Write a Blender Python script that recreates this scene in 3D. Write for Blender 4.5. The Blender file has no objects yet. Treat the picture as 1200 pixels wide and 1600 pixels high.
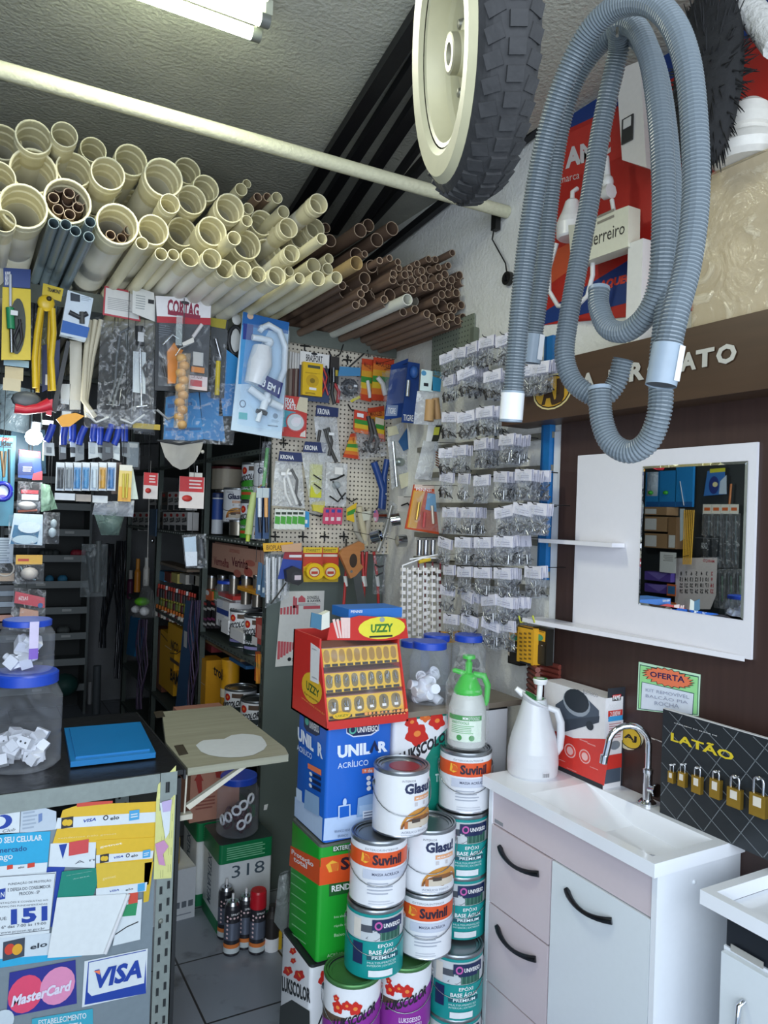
import bpy, math, random
from mathutils import Vector, Matrix
rnd = random.Random(7)
# ---------------------------------------------------------------- camera
FPX = 1178.0; CX, CY = 600.0, 800.0; CAMZ = 1.70
_y, _p, _r = math.radians(29.3), math.radians(0.4), math.radians(1.97)
FW = Vector((math.sin(_y)*math.cos(_p), math.cos(_y)*math.cos(_p), math.sin(_p)))
_r0 = FW.cross(Vector((0, 0, 1))).normalized(); _u0 = _r0.cross(FW)
RT = math.cos(_r)*_r0 + math.sin(_r)*_u0
UP = math.cos(_r)*_u0 - math.sin(_r)*_r0
CAM = Vector((0, 0, CAMZ))
sc = bpy.context.scene
COL = sc.collection
cd = bpy.data.cameras.new('camera'); cam = bpy.data.objects.new('camera', cd); COL.objects.link(cam)
cd.sensor_fit = 'VERTICAL'; cd.sensor_height = 36.0; cd.sensor_width = 27.0; cd.lens = FPX/1600*36.0
cd.clip_start = 0.02
cam.matrix_world = Matrix(((RT.x, UP.x, -FW.x, CAM.x), (RT.y, UP.y, -FW.y, CAM.y), (RT.z, UP.z, -FW.z, CAM.z), (0, 0, 0, 1)))
sc.camera = cam
# ---------------------------------------------------------------- light and exposure
vs = sc.view_settings
vs.view_transform = 'Standard'; vs.look = 'None'; vs.gamma = 1.0; vs.exposure = 0.0; vs.use_curve_mapping = False
W = bpy.data.worlds.new('sky'); sc.world = W; W.use_nodes = True
_bg = W.node_tree.nodes['Background']; _bg.inputs[0].default_value = (0.62, 0.78, 1.0, 1); _bg.inputs[1].default_value = 1.0
sc.cycles.transparent_max_bounces = 28; sc.cycles.max_bounces = 7; sc.cycles.diffuse_bounces = 4
sc.cycles.sample_clamp_indirect = 6.0
sc.cycles.caustics_reflective = False; sc.cycles.caustics_refractive = False

def area(name, loc, target, sx, sy, power, col):
    l = bpy.data.lights.new(name, 'AREA'); l.shape = 'RECTANGLE'; l.size = sx; l.size_y = sy; l.energy = power; l.color = col
    o = bpy.data.objects.new(name, l); COL.objects.link(o); o.location = loc
    o.rotation_euler = (Vector(target)-Vector(loc)).to_track_quat('-Z', 'Y').to_euler()
    return o
# daylight coming in through the open shop front behind the camera
area('daylight_shopfront', (0.2, -1.6, 1.9), (0.7, 3.0, 1.2), 3.2, 2.4, 88, (0.82, 0.90, 1.0))
area('aisle_fill', (-1.0, -0.7, 1.9), (1.2, 4.6, 1.0), 1.4, 2.0, 36, (0.85, 0.93, 1.0))  # fill light added at front left to brighten the aisle shelves
# ---------------------------------------------------------------- helpers
def ray(px, py): return FW + RT*((px-CX)/FPX) - UP*((py-CY)/FPX)
def P(px, py, ax, v):
    d = ray(px, py); return CAM + d*((v-CAM[ax])/d[ax])
def depth(p): return (Vector(p)-CAM).dot(FW)
MIRX = 1.79
def PM(px, py, ax, v):                      # the place seen at a pixel of the wall mirror
    d = ray(px, py); c = Vector((2*MIRX-CAM.x, CAM.y, CAM.z)); d = Vector((-d.x, d.y, d.z))
    return c + d*((v-c[ax])/d[ax])
_mats = {}
def lin(c): return tuple((x/12.92 if x <= .04045 else ((x+.055)/1.055)**2.4) for x in c)
def rgb(h):
    if isinstance(h, str):
        h = h.lstrip('#'); h = tuple(int(h[i:i+2], 16)/255 for i in (0, 2, 4))
    return lin(h)
def new(name):
    m = bpy.data.materials.new(name); m.use_nodes = True
    nt = m.node_tree; return m, nt, nt.nodes['Principled BSDF']
def K(h, rough=.5, metal=0., bump=0., scale=60., var=0.06, emit=0., trans=0.):
    key = (h, rough, metal, bump, scale, var, emit, trans)
    if key in _mats: return _mats[key]
    m, nt, b = new('col_%s' % h.strip('#'))
    c = rgb(h); b.inputs['Roughness'].default_value = rough; b.inputs['Metallic'].default_value = metal
    n = nt.nodes.new('ShaderNodeTexNoise'); n.inputs['Scale'].default_value = scale; n.inputs['Detail'].default_value = 3
    tc = nt.nodes.new('ShaderNodeTexCoord'); nt.links.new(tc.outputs['Object'], n.inputs['Vector'])
    mx = nt.nodes.new('ShaderNodeMix'); mx.data_type = 'RGBA'
    mx.inputs[6].default_value = tuple(x*(1-var) for x in c)+(1,); mx.inputs[7].default_value = tuple(min(1, x*(1+var)) for x in c)+(1,)
    nt.links.new(n.outputs['Fac'], mx.inputs[0]); nt.links.new(mx.outputs[2], b.inputs['Base Color'])
    if bump:
        bp = nt.nodes.new('ShaderNodeBump'); bp.inputs['Strength'].default_value = bump; bp.inputs['Distance'].default_value = .01
        nt.links.new(n.outputs['Fac'], bp.inputs['Height']); nt.links.new(bp.outputs[0], b.inputs['Normal'])
    if emit:
        b.inputs['Emission Color'].default_value = c+(1,); b.inputs['Emission Strength'].default_value = emit
    if trans: b.inputs['Transmission Weight'].default_value = trans
    _mats[key] = m; return m
def film(h='ffffff', fac=.16, rough=.15, scale=28., crink=.5):
    key = ('film', h, fac, rough, scale, crink)
    if key in _mats: return _mats[key]
    m, nt, b = new('clear_plastic'); N = nt.nodes; L = nt.links
    c = rgb(h)
    b.inputs['Base Color'].default_value = c+(1,); b.inputs['Roughness'].default_value = rough
    tr = N.new('ShaderNodeBsdfTransparent'); tr.inputs[0].default_value = tuple(.35+.65*x for x in c)+(1,)
    mix = N.new('ShaderNodeMixShader'); n = N.new('ShaderNodeTexNoise'); n.inputs['Scale'].default_value = scale; n.inputs['Detail'].default_value = 4
    n.inputs['Distortion'].default_value = 1.2
    tc = N.new('ShaderNodeTexCoord'); L.new(tc.outputs['Object'], n.inputs['Vector'])
    lw = N.new('ShaderNodeLayerWeight'); lw.inputs[0].default_value = .25
    rmp = N.new('ShaderNodeMapRange'); rmp.inputs[1].default_value = .54; rmp.inputs[2].default_value = .66
    rmp.inputs[3].default_value = fac; rmp.inputs[4].default_value = fac+.42*crink
    L.new(n.outputs['Fac'], rmp.inputs[0])
    ad = N.new('ShaderNodeMath'); ad.operation = 'MULTIPLY_ADD'; ad.inputs[1].default_value = .22; ad.use_clamp = True
    L.new(lw.outputs['Facing'], ad.inputs[0]); L.new(rmp.outputs[0], ad.inputs[2])
    bp = N.new('ShaderNodeBump'); bp.inputs['Strength'].default_value = crink; bp.inputs['Distance'].default_value = .02
    L.new(n.outputs['Fac'], bp.inputs['Height']); L.new(bp.outputs[0], b.inputs['Normal'])
    L.new(ad.outputs[0], mix.inputs[0]); L.new(tr.outputs[0], mix.inputs[1]); L.new(b.outputs[0], mix.inputs[2])
    L.new(mix.outputs[0], N['Material Output'].inputs[0])
    _mats[key] = m; return m
FILM = film('ffffff', .05, .1); JAR = film('f4f8ff', .03, .06, 9., .12); BLISTER = film('f8fbff', .025, .05, 16., .4)
def steel(h='c8ccd0', rough=.25): return K(h, rough, 1.0)
BLACK = K('141414', .5); WHITE = K('eeeeee', .45); INK = K('1c1e24', .6)
_tc = {}
def tmesh(s, bold=0., shear=0., space=1.):
    k = (s, bold, shear, space)
    if k in _tc: return _tc[k]
    c = bpy.data.curves.new('t', 'FONT'); c.body = s; c.size = 1; c.resolution_u = 2; c.offset = bold; c.shear = shear; c.space_character = space
    o = bpy.data.objects.new('t', c); me = o.to_mesh()
    V = [(v.co.x, v.co.y) for v in me.vertices]; F = [tuple(p.vertices) for p in me.polygons]
    o.to_mesh_clear(); bpy.data.objects.remove(o); bpy.data.curves.remove(c)
    if V:
        x0 = min(v[0] for v in V); x1 = max(v[0] for v in V); y0 = min(v[1] for v in V); y1 = max(v[1] for v in V)
        V = [((x-x0)/max(1e-6, x1-x0), (y-y0)/max(1e-6, y1-y0)) for x, y in V]
        asp = (x1-x0)/max(1e-6, y1-y0)
    else: asp = 1
    _tc[k] = (V, F, asp); return _tc[k]

class MB:
    def __init__(s): s.v = []; s.f = []; s.m = []; s.s = []; s.mats = []
    def mi(s, m):
        if isinstance(m, str): m = K(m)
        if m not in s.mats: s.mats.append(m)
        return s.mats.index(m)
    def add(s, V, F, m, sm=False):
        b = len(s.v); s.v += [tuple(v) for v in V]; k = s.mi(m)
        for f in F: s.f.append(tuple(i+b for i in f)); s.m.append(k); s.s.append(sm)
    def box(s, x0, y0, z0, x1, y1, z1, m, M=None):
        V = [Vector((x, y, z)) for x in (x0, x1) for y in (y0, y1) for z in (z0, z1)]
        if M: V = [M @ v for v in V]
        s.add(V, [(0, 1, 3, 2), (4, 6, 7, 5), (0, 4, 5, 1), (2, 3, 7, 6), (0, 2, 6, 4), (1, 5, 7, 3)], m)
    def rbox(s, x0, y0, z0, x1, y1, z1, m, r=.01, seg=4, M=None, top=None):   # box with rounded upright edges
        pts = []
        for cx, cy, a0 in ((x1-r, y1-r, 0), (x0+r, y1-r, 90), (x0+r, y0+r, 180), (x1-r, y0+r, 270)):
            for i in range(seg+1):
                a = math.radians(a0+90*i/seg); pts.append((cx+r*math.cos(a), cy+r*math.sin(a)))
        n = len(pts); V = [Vector((x, y, z0)) for x, y in pts]+[Vector((x, y, z1)) for x, y in pts]
        if M: V = [M @ v for v in V]
        s.add(V, [(i, (i+1) % n, n+(i+1) % n, n+i) for i in range(n)], m, True)
        s.add(V[:n], [tuple(range(n))[::-1]], m); s.add(V[n:], [tuple(range(n))], top or m)
    def prism(s, pts, d, m, sm=False):           # polygon swept by vector d
        n = len(pts); d = Vector(d); V = [Vector(p) for p in pts]; V += [v+d for v in V]
        s.add(V, [tuple(range(n)), tuple(range(2*n-1, n-1, -1))], m)
        s.add(V, [(i, n+i, n+(i+1) % n, (i+1) % n) for i in range(n)], m, sm)
    def tube(s, pts, r, m, n=8, caps=True, sm=True, flat=None):
        pts = [Vector(p) for p in pts]; k = len(pts)
        rs = r if isinstance(r, (list, tuple)) else [r]*k
        V = []; nrm = None
        for i, p in enumerate(pts):
            t = (pts[min(i+1, k-1)]-pts[max(i-1, 0)])
            if t.length < 1e-9: t = Vector((0, 0, 1))
            t.normalize()
            if nrm is None:
                nrm = t.orthogonal().normalized() if flat is None else (Vector(flat)-t*t.dot(Vector(flat))).normalized()
            else:
                nrm = (nrm-t*nrm.dot(t))
                nrm = nrm.normalized() if nrm.length > 1e-6 else t.orthogonal().normalized()
            b = t.cross(nrm)
            for j in range(n):
                a = 2*math.pi*j/n; V.append(p+(nrm*math.cos(a)+b*math.sin(a))*rs[i])
        F = [(i*n+j, i*n+(j+1) % n, (i+1)*n+(j+1) % n, (i+1)*n+j) for i in range(k-1) for j in range(n)]
        s.add(V, F, m, sm)
        if caps: s.add(V[:n], [tuple(range(n))[::-1]], m); s.add(V[-n:], [tuple(range(n))], m)
    def lathe(s, prof, m, n=20, M=None, sm=True, sy=1.):
        # prof: list of (r, z) or (r, z, mat) - the mat applies to the band that ends there
        V = []
        for q in prof:
            for j in range(n):
                a = 2*math.pi*j/n; v = Vector((q[0]*math.cos(a), sy*q[0]*math.sin(a), q[1])); V.append(M @ v if M else v)
        for i in range(len(prof)-1):
            mm = prof[i+1][2] if len(prof[i+1]) > 2 else m
            s.add(V[i*n:(i+2)*n], [(j, (j+1) % n, n+(j+1) % n, n+j) for j in range(n)], mm, sm)
    def ball(s, c, rx, ry, rz, m, n=10, k=6, M=None):
        V = []
        for i in range(k+1):
            t = math.pi*i/k
            for j in range(n):
                a = 2*math.pi*j/n
                v = Vector((rx*math.sin(t)*math.cos(a), ry*math.sin(t)*math.sin(a), rz*math.cos(t)))
                V.append((M @ v if M else v)+Vector(c))
        s.add(V, [(i*n+j, (i+1)*n+j, (i+1)*n+(j+1) % n, i*n+(j+1) % n) for i in range(k) for j in range(n)], m, True)
    def build(s, name, parent=None, loc=None, rz=0.):
        me = bpy.data.meshes.new(name); me.from_pydata(s.v, [], s.f)
        for m in s.mats: me.materials.append(m)
        me.polygons.foreach_set('material_index', s.m); me.polygons.foreach_set('use_smooth', s.s); me.update()
        o = bpy.data.objects.new(name, me); COL.objects.link(o)
        if parent: o.parent = parent
        if loc is not None: o.location = loc
        if rz: o.rotation_euler = (0, 0, rz)
        return o
def tag(o, label, cat, group=None):
    o['label'] = label; o['category'] = cat
    if group: o['group'] = group
    return o
def thing(name, label, cat, loc=(0, 0, 0), rz=0., group=None):
    o = bpy.data.objects.new(name, None); COL.objects.link(o); o.empty_display_size = .02
    o.location = loc; o.rotation_euler = (0, 0, rz); return tag(o, label, cat, group)
def struct(o): o['kind'] = 'structure'; return o
def dup(root, loc, rz=None, label=None, group=None):
    r = root.copy(); COL.objects.link(r); r.location = loc
    if rz is not None: r.rotation_euler = (0, 0, rz)
    if label: r['label'] = label
    if group: r['group'] = group
    for ch in KIDS.get(root.name, root.children):
        c = ch.copy(); COL.objects.link(c); c.parent = r
        for g in ch.children:
            d = g.copy(); COL.objects.link(d); d.parent = c
    return r
KIDS = {}
ORD = 'first second third fourth fifth sixth seventh eighth ninth tenth eleventh twelfth thirteenth fourteenth fifteenth sixteenth seventeenth eighteenth nineteenth twentieth'.split()
class Fc:
    """A flat face of a thing: pixels are laid on the plane where the face really stands; o lifts towards the viewer's side."""
    def __init__(s, mb, ax, v, loc, mir=False):
        s.mb, s.ax, s.v, s.loc, s.mir = mb, ax, v, Vector(loc), mir
        s.n = {0: Vector((1 if mir else -1, 0, 0)), 1: Vector((0, -1, 0)), 2: Vector((0, 0, 1))}[ax]
        s.U = {0: Vector((0, 1 if mir else -1, 0)), 1: Vector((1, 0, 0)), 2: Vector((1, 0, 0))}[ax]
        s.V = Vector((0, 1, 0)) if ax == 2 else Vector((0, 0, 1)); s.k = 0
    def pt(s, px, py, o=0.): return (PM if s.mir else P)(px, py, s.ax, s.v)-s.loc+s.n*o
    def uv(s, px, py):
        p = s.pt(px, py); return p.dot(s.U), p.dot(s.V)
    def w(s, u, v, o): return s.U*u+s.V*v+s.n*((s.v-s.loc[s.ax])*(s.n[s.ax])+o)
    def off(s, o):
        if o is None: s.k += 1; return .0003*s.k+.0002
        return o
    def rng(s, b):
        (a, c), (d, e) = s.uv(b[0], b[1]), s.uv(b[2], b[3])
        return min(a, d), min(c, e), max(a, d), max(c, e)
    def quad(s, b):
        if isinstance(b, tuple):
            u0, v0, u1, v1 = s.rng(b); return [(u0, v0), (u1, v0), (u1, v1), (u0, v1)]
        return [s.uv(*q) for q in b]
    def poly(s, b, m, o=None):
        o = s.off(o); q = s.quad(b); s.mb.add([s.w(u, v, o) for u, v in q], [tuple(range(len(q)))], m)
    def slab(s, b, m, th=.002, o=0.):
        q = s.quad(b); s.mb.prism([s.w(u, v, o) for u, v in q], -s.n*th, m)
    def ell(s, cx, cy, rx, ry, m, o=None, n=18):
        o = s.off(o); u, v = s.uv(cx, cy); u2, _ = s.uv(cx+rx, cy); _, v2 = s.uv(cx, cy+ry); a, b = abs(u2-u), abs(v2-v)
        s.mb.add([s.w(u+a*math.cos(t*2*math.pi/n), v+b*math.sin(t*2*math.pi/n), o) for t in range(n)], [tuple(range(n))], m)
    def text(s, t, b, m, o=None, bold=.012, shear=0., space=1.):
        o = s.off(o); V, F, _ = tmesh(t, bold, shear, space)
        if len(b) == 4:
            u0, v0, u1, v1 = s.rng(b); W = [s.w(u0+x*(u1-u0), v0+y*(v1-v0), o) for x, y in V]
        else:                        # four corners: bottom-left, bottom-right, top-right, top-left
            q = [s.uv(b[i], b[i+1]) for i in (0, 2, 4, 6)]
            W = []
            for x, y in V:
                e = [(1-x)*(1-y), x*(1-y), x*y, (1-x)*y]
                W.append(s.w(sum(e[i]*q[i][0] for i in range(4)), sum(e[i]*q[i][1] for i in range(4)), o))
        s.mb.add(W, F, m)
    def lines(s, b, m, n, o=None, fill=.45, jag=.25):      # rows of small print
        o = s.off(o); u0, v0, u1, v1 = s.rng(b); h = (v1-v0)/n
        for i in range(n):
            y = v1-h*(i+.5); x1 = u1-(u1-u0)*rnd.random()*jag
            s.mb.add([s.w(u0, y-h*fill/2, o), s.w(x1, y-h*fill/2, o), s.w(x1, y+h*fill/2, o), s.w(u0, y+h*fill/2, o)], [(0, 1, 2, 3)], m)
    def scale(s, px, py): return depth(s.pt(px, py)+s.loc)/FPX
    def tube(s, pts, rpx, m, o=0., n=8, rs=None):
        k = s.scale(pts[0][0], pts[0][1])
        s.mb.tube([s.pt(q[0], q[1], o+(q[2] if len(q) > 2 else 0)) for q in pts], [x*k for x in rs] if rs else rpx*k, m, n)
    def ball(s, cx, cy, rx, ry, m, o=0., t=None, n=10):
        k = s.scale(cx, cy); a = rx*k; b = (t*k if t else a)
        if s.ax == 1: s.mb.ball(s.pt(cx, cy, o), a, b, ry*k, m, n)
        else: s.mb.ball(s.pt(cx, cy, o), b, a, ry*k, m, n)
    def pouch(s, b, m, t=.012, nu=5, nv=7, o=0., jit=.003):
        q = s.quad(b); 
        if len(q) != 4: return
        if isinstance(b, list): q = [q[3], q[2], q[1], q[0]]      # polygons are given top-left first
        V = []
        for side in (1, -1):
            for j in range(nv+1):
                for i in range(nu+1):
                    x, y = i/nu, j/nv; e = [(1-x)*(1-y), x*(1-y), x*y, (1-x)*y]
                    u = sum(e[a]*q[a][0] for a in range(4)); v = sum(e[a]*q[a][1] for a in range(4))
                    bul = math.sin(math.pi*x)**.5*(math.sin(math.pi*min(1, y*.92+.02))**.6)
                    edge = i in (0, nu) or j in (0, nv)
                    V.append(s.w(u+(0 if edge else rnd.uniform(-jit, jit)), v, o+side*(t*bul*.5+(0 if edge else rnd.uniform(0, jit)))))
        a = (nu+1)*(nv+1); F = []
        for j in range(nv):
            for i in range(nu):
                k = j*(nu+1)+i; F.append((k, k+1, k+nu+2, k+nu+1)); F.append((a+k, a+k+nu+1, a+k+nu+2, a+k+1))
        s.mb.add(V, F, m, True)
def prim(fc, op):
    c = op[0]; a = op[1:]
    {'s': fc.slab, 'p': fc.poly, 'r': fc.poly, 'e': fc.ell, 't': fc.text, 'l': fc.lines, 'c': fc.tube, 'b': fc.ball, 'f': fc.pouch}[c](*a)
def bbox_px(parts):
    X, Y = [], []
    for _, ops in parts:
        for op in ops:
            for b in op[1:]:
                if isinstance(b, tuple) and len(b) == 4 and op[0] in 'sprf': X += [b[0], b[2]]; Y += [b[1], b[3]]
                elif isinstance(b, list) and b and isinstance(b[0], tuple): X += [q[0] for q in b]; Y += [q[1] for q in b]
        if op[0] in 'eb': X += [op[1]-op[3], op[1]+op[3]]; Y += [op[2]-op[4], op[2]+op[4]]
    return min(X), min(Y), max(X), max(Y)
def item(name, label, cat, v, parts, ax=1, group=None, mir=False, top=True, hang=None):
    """A hanging or standing flat-ish thing at the plane v; parts = [(part name, [prims])]."""
    x0, y0, x1, y1 = bbox_px(parts)
    loc = (PM if mir else P)((x0+x1)/2, y0 if top else y1, ax, v)
    if len(parts) == 1 and not hang:
        mb = MB(); fc = Fc(mb, ax, v, loc, mir)
        for op in parts[0][1]: prim(fc, op)
        return tag(mb.build(name, None, loc), label, cat, group)
    root = thing(name, label, cat, loc, 0, group); kids = {}
    for pn, ops in parts:
        par = root
        if '>' in pn: a, pn = pn.split('>'); par = kids[a]
        mb = MB(); fc = Fc(mb, ax, v, loc, mir)
        for op in ops: prim(fc, op)
        kids[pn] = mb.build(pn, par)
    if hang:
        e = {'wall': Vector((XW, loc.y, loc.z+.004)), 'peg': Vector((loc.x, YP, loc.z+.004)), 'beam': Vector((loc.x, loc.y, 2.53))}[hang]
        mb = MB(); f_ = Vector((0, .04, 0)) if hang == 'beam' else Vector(); mb.tube([Vector((0, 0, -.004))+f_, e-loc+f_], .0012, K('2c2d2e', .4, .5), 5); mb.build('hang_wire', root)
    return root
class Cyl:
    """Print wrapped round a can: u runs round it in metres from its front (-y), v is height."""
    def __init__(s, mb, r): s.mb, s.r, s.k = mb, r, 0
    def w(s, u, v, o): a = u/s.r; return Vector(((s.r+o)*math.sin(a), -(s.r+o)*math.cos(a), v))
    def off(s, o):
        if o is None: s.k += 1; return .0004+.00025*s.k
        return o
    def rect(s, u0, v0, u1, v1, m, o=None, top=None):
        o = s.off(o); n = max(1, int(abs(u1-u0)/s.r/.2)+1); V = []
        for i in range(n+1):
            u = u0+(u1-u0)*i/n; V += [s.w(u, v0, o), s.w(u, v1 if top is None else v1+(top-v1)*i/n, o)]
        s.mb.add(V, [(2*i, 2*i+2, 2*i+3, 2*i+1) for i in range(n)], m, True)
    def ell(s, u, v, a, b, m, o=None, n=18, t0=0., t1=2*math.pi):
        o = s.off(o); V = [s.w(u, v, o)]+[s.w(u+a*math.cos(t0+(t1-t0)*i/n), v+b*math.sin(t0+(t1-t0)*i/n), o) for i in range(n+1)]
        s.mb.add(V, [(0, i+1, i+2) for i in range(n)], m)
    def poly(s, q, m, o=None): o = s.off(o); s.mb.add([s.w(u, v, o) for u, v in q], [tuple(range(len(q)))], m)
    def text(s, t, u0, v0, u1, v1, m, o=None, bold=.01, shear=0., rise=0.):
        o = s.off(o); V, F, _ = tmesh(t, bold, shear); s.mb.add([s.w(u0+x*(u1-u0), v0+y*(v1-v0)+rise*x, o) for x, y in V], F, m)
    def lines(s, u0, v0, u1, v1, m, n):
        for i in range(n):
            h = (v1-v0)/n; y = v1-h*(i+.5); s.rect(u0, y-h*.2, u1-(u1-u0)*rnd.random()*.3, y+h*.2, m, .0012)
# ---------------------------------------------------------------- the room
XW = 1.82; YP = 3.19; XL = -0.78; YB = 7.0; ZC = 3.13
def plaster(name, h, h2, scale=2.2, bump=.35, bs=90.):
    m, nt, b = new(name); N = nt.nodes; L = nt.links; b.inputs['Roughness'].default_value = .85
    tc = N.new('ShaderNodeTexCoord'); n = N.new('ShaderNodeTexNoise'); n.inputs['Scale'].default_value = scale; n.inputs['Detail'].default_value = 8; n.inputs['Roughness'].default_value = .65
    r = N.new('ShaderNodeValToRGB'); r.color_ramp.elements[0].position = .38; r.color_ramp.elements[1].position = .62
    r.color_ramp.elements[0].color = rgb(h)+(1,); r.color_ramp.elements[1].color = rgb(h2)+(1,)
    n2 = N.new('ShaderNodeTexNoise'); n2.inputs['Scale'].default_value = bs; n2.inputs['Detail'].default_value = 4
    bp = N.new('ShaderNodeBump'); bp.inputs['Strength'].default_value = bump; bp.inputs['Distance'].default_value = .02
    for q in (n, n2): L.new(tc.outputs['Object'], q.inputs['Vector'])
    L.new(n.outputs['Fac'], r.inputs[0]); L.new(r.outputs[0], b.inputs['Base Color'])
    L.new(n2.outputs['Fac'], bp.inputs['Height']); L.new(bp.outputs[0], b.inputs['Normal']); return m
def tiles(name):
    m, nt, b = new(name); N = nt.nodes; L = nt.links; b.inputs['Roughness'].default_value = .32
    tc = N.new('ShaderNodeTexCoord'); mp = N.new('ShaderNodeMapping'); mp.inputs['Location'].default_value = (-.765, -.23, 0)
    br = N.new('ShaderNodeTexBrick'); br.offset = 0; br.inputs['Scale'].default_value = 1; br.inputs['Brick Width'].default_value = .37; br.inputs['Row Height'].default_value = .37
    br.inputs['Mortar Size'].default_value = .004; br.inputs['Color1'].default_value = rgb('8d949c')+(1,); br.inputs['Color2'].default_value = rgb('858c95')+(1,); br.inputs['Mortar'].default_value = rgb('2c2e30')+(1,)
    n = N.new('ShaderNodeTexNoise'); n.inputs['Scale'].default_value = 9; n.inputs['Detail'].default_value = 8
    r = N.new('ShaderNodeValToRGB'); r.color_ramp.elements[0].position = .28; r.color_ramp.elements[1].position = .42; r.color_ramp.elements[0].color = (.35, .34, .32, 1); r.color_ramp.elements[1].color = (1, 1, 1, 1)
    mx = N.new('ShaderNodeMix'); mx.data_type = 'RGBA'; mx.blend_type = 'MULTIPLY'; mx.inputs[0].default_value = .7
    L.new(tc.outputs['Object'], mp.inputs[0]); L.new(mp.outputs[0], br.inputs['Vector']); L.new(tc.outputs['Object'], n.inputs['Vector'])
    L.new(n.outputs['Fac'], r.inputs[0]); L.new(br.outputs[0], mx.inputs[6]); L.new(r.outputs[0], mx.inputs[7]); L.new(mx.outputs[2], b.inputs['Base Color']); return m
def slab(name, b, m):
    o = MB(); o.box(*b, m); return struct(o.build(name))
slab('floor', (XL-.1, -1.0, -.1, XW+.1, YB+.1, 0), tiles('floor_tile'))
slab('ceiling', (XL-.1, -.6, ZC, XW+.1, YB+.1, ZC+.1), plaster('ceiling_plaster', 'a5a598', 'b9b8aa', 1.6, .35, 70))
slab('wall_right', (XW, -.6, 0, XW+.1, YB+.1, ZC), plaster('wall_plaster', 'd8d8ce', 'efefec', 1.1, .25, 70))
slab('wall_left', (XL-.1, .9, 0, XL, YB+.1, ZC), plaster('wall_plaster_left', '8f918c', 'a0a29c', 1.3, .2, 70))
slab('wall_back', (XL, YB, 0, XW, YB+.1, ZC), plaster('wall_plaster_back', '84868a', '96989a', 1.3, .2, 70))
# dark brown board that carries the bathroom display
def wood(name, h, h2, ax='y'):
    m, nt, b = new(name); N = nt.nodes; L = nt.links; b.inputs['Roughness'].default_value = .42
    tc = N.new('ShaderNodeTexCoord'); mp = N.new('ShaderNodeMapping'); mp.inputs['Scale'].default_value = {'y': (30, 2, 30), 'z': (40, 40, 1.6), 'x': (2, 40, 40)}[ax]
    n = N.new('ShaderNodeTexNoise'); n.inputs['Scale'].default_value = 1.5; n.inputs['Detail'].default_value = 6
    mx = N.new('ShaderNodeMix'); mx.data_type = 'RGBA'; mx.inputs[6].default_value = rgb(h)+(1,); mx.inputs[7].default_value = rgb(h2)+(1,)
    L.new(tc.outputs['Object'], mp.inputs[0]); L.new(mp.outputs[0], n.inputs['Vector']); L.new(n.outputs['Fac'], mx.inputs[0]); L.new(mx.outputs[2], b.inputs['Base Color']); return m
BROWN = wood('dark_brown_board', '352522', '47342f', 'z')
slab('trim_1', (1.802, .3, 0, XW, 1.978, 2.06), BROWN)
slab('trim_2', (1.808, 1.978, .9, XW, 2.018, 2.02), K('d9dce0', .5))
# ceiling lamp
root = thing('fluorescent_lamp', 'lit white fluorescent lamp with end caps fixed to the grey ceiling', 'lamp', P(330, 15, 2, ZC))
b = P(408, 44, 2, ZC-.10); a = b-Vector((.5, 0, 0)); d = (b-a).normalized(); s = Vector((-d.y, d.x, 0)); o = root.location
mb = MB(); mb.prism([a-o+s*.06+Vector((0, 0, .045)), a-o-s*.06+Vector((0, 0, .045)), a-o-s*.04+Vector((0, 0, .098)), a-o+s*.04+Vector((0, 0, .098))], b-a, K('dfe2d4', .4)); mb.build('fixture', root)
for k in (-1, 1):
    mb = MB(); mb.tube([a-o+s*.035*k, b-o+s*.035*k], .017, K('f4ffe8', .3, emit=16.0), 10); mb.build('tube', root)
for q in (a, b-d*.004):
    mb = MB()
    for k in (-1, 1): mb.tube([q-o+s*.035*k-d*.012, q-o+s*.035*k+d*.014], .0185, K('6a6c66', .4), 10)
    mb.prism([q-o+s*.045+Vector((0, 0, .015)), q-o-s*.045+Vector((0, 0, .015)), q-o-s*.045+Vector((0, 0, .055)), q-o+s*.045+Vector((0, 0, .055))], d*.02, K('a8aa9a', .5)); mb.build('end_cap', root)
l = bpy.data.lights.new('lamp_light', 'AREA'); l.shape = 'RECTANGLE'; l.size = (b-a).length; l.size_y = .1; l.energy = 11; l.color = (1, 1, .82)
lo = bpy.data.objects.new('lamp_light', l); COL.objects.link(lo); lo.location = (a+b)/2-Vector((0, 0, .07)); lo.rotation_euler = (0, 0, math.atan2(d.y, d.x))
# round white pole across the shop
mb = MB(); y = 2.34; mb.tube([(XL+.01, y, 2.89), (XW-.002, y, 2.905)], .024, K('cfcdb0', .6, bump=.3, var=.15), 14)
tag(mb.build('ceiling_pole'), 'long dusty cream pole crossing the shop under the ceiling', 'pole')
mb = MB(); p = P(775, 340, 0, XW-.02); mb.box(p.x-.012, p.y-.015, p.z-.05, p.x+.012, p.y+.015, p.z+.02, BLACK)
mb.tube([p, p+Vector((0, .02, -.08)), p+Vector((0, -.01, -.12)), p+Vector((0, -.07, -.2)), p+Vector((0, -.09, -.28))], .003, BLACK, 6)
tag(mb.build('wall_cable'), 'black cable and clip dangling on the white wall below the pole end', 'cable')
mb = MB(); p = P(797, 436, 0, XW-.004); mb.lathe([(.0, 0), (.026, 0), (.026, .02), (.014, .02), (.012, .005), (0, .005)], BLACK, 14, Matrix.Translation(p) @ Matrix.Rotation(-math.pi/2, 4, 'Y'))
tag(mb.build('wall_grommet'), 'small round black grommet on the white wall beside the hoses', 'grommet')
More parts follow.
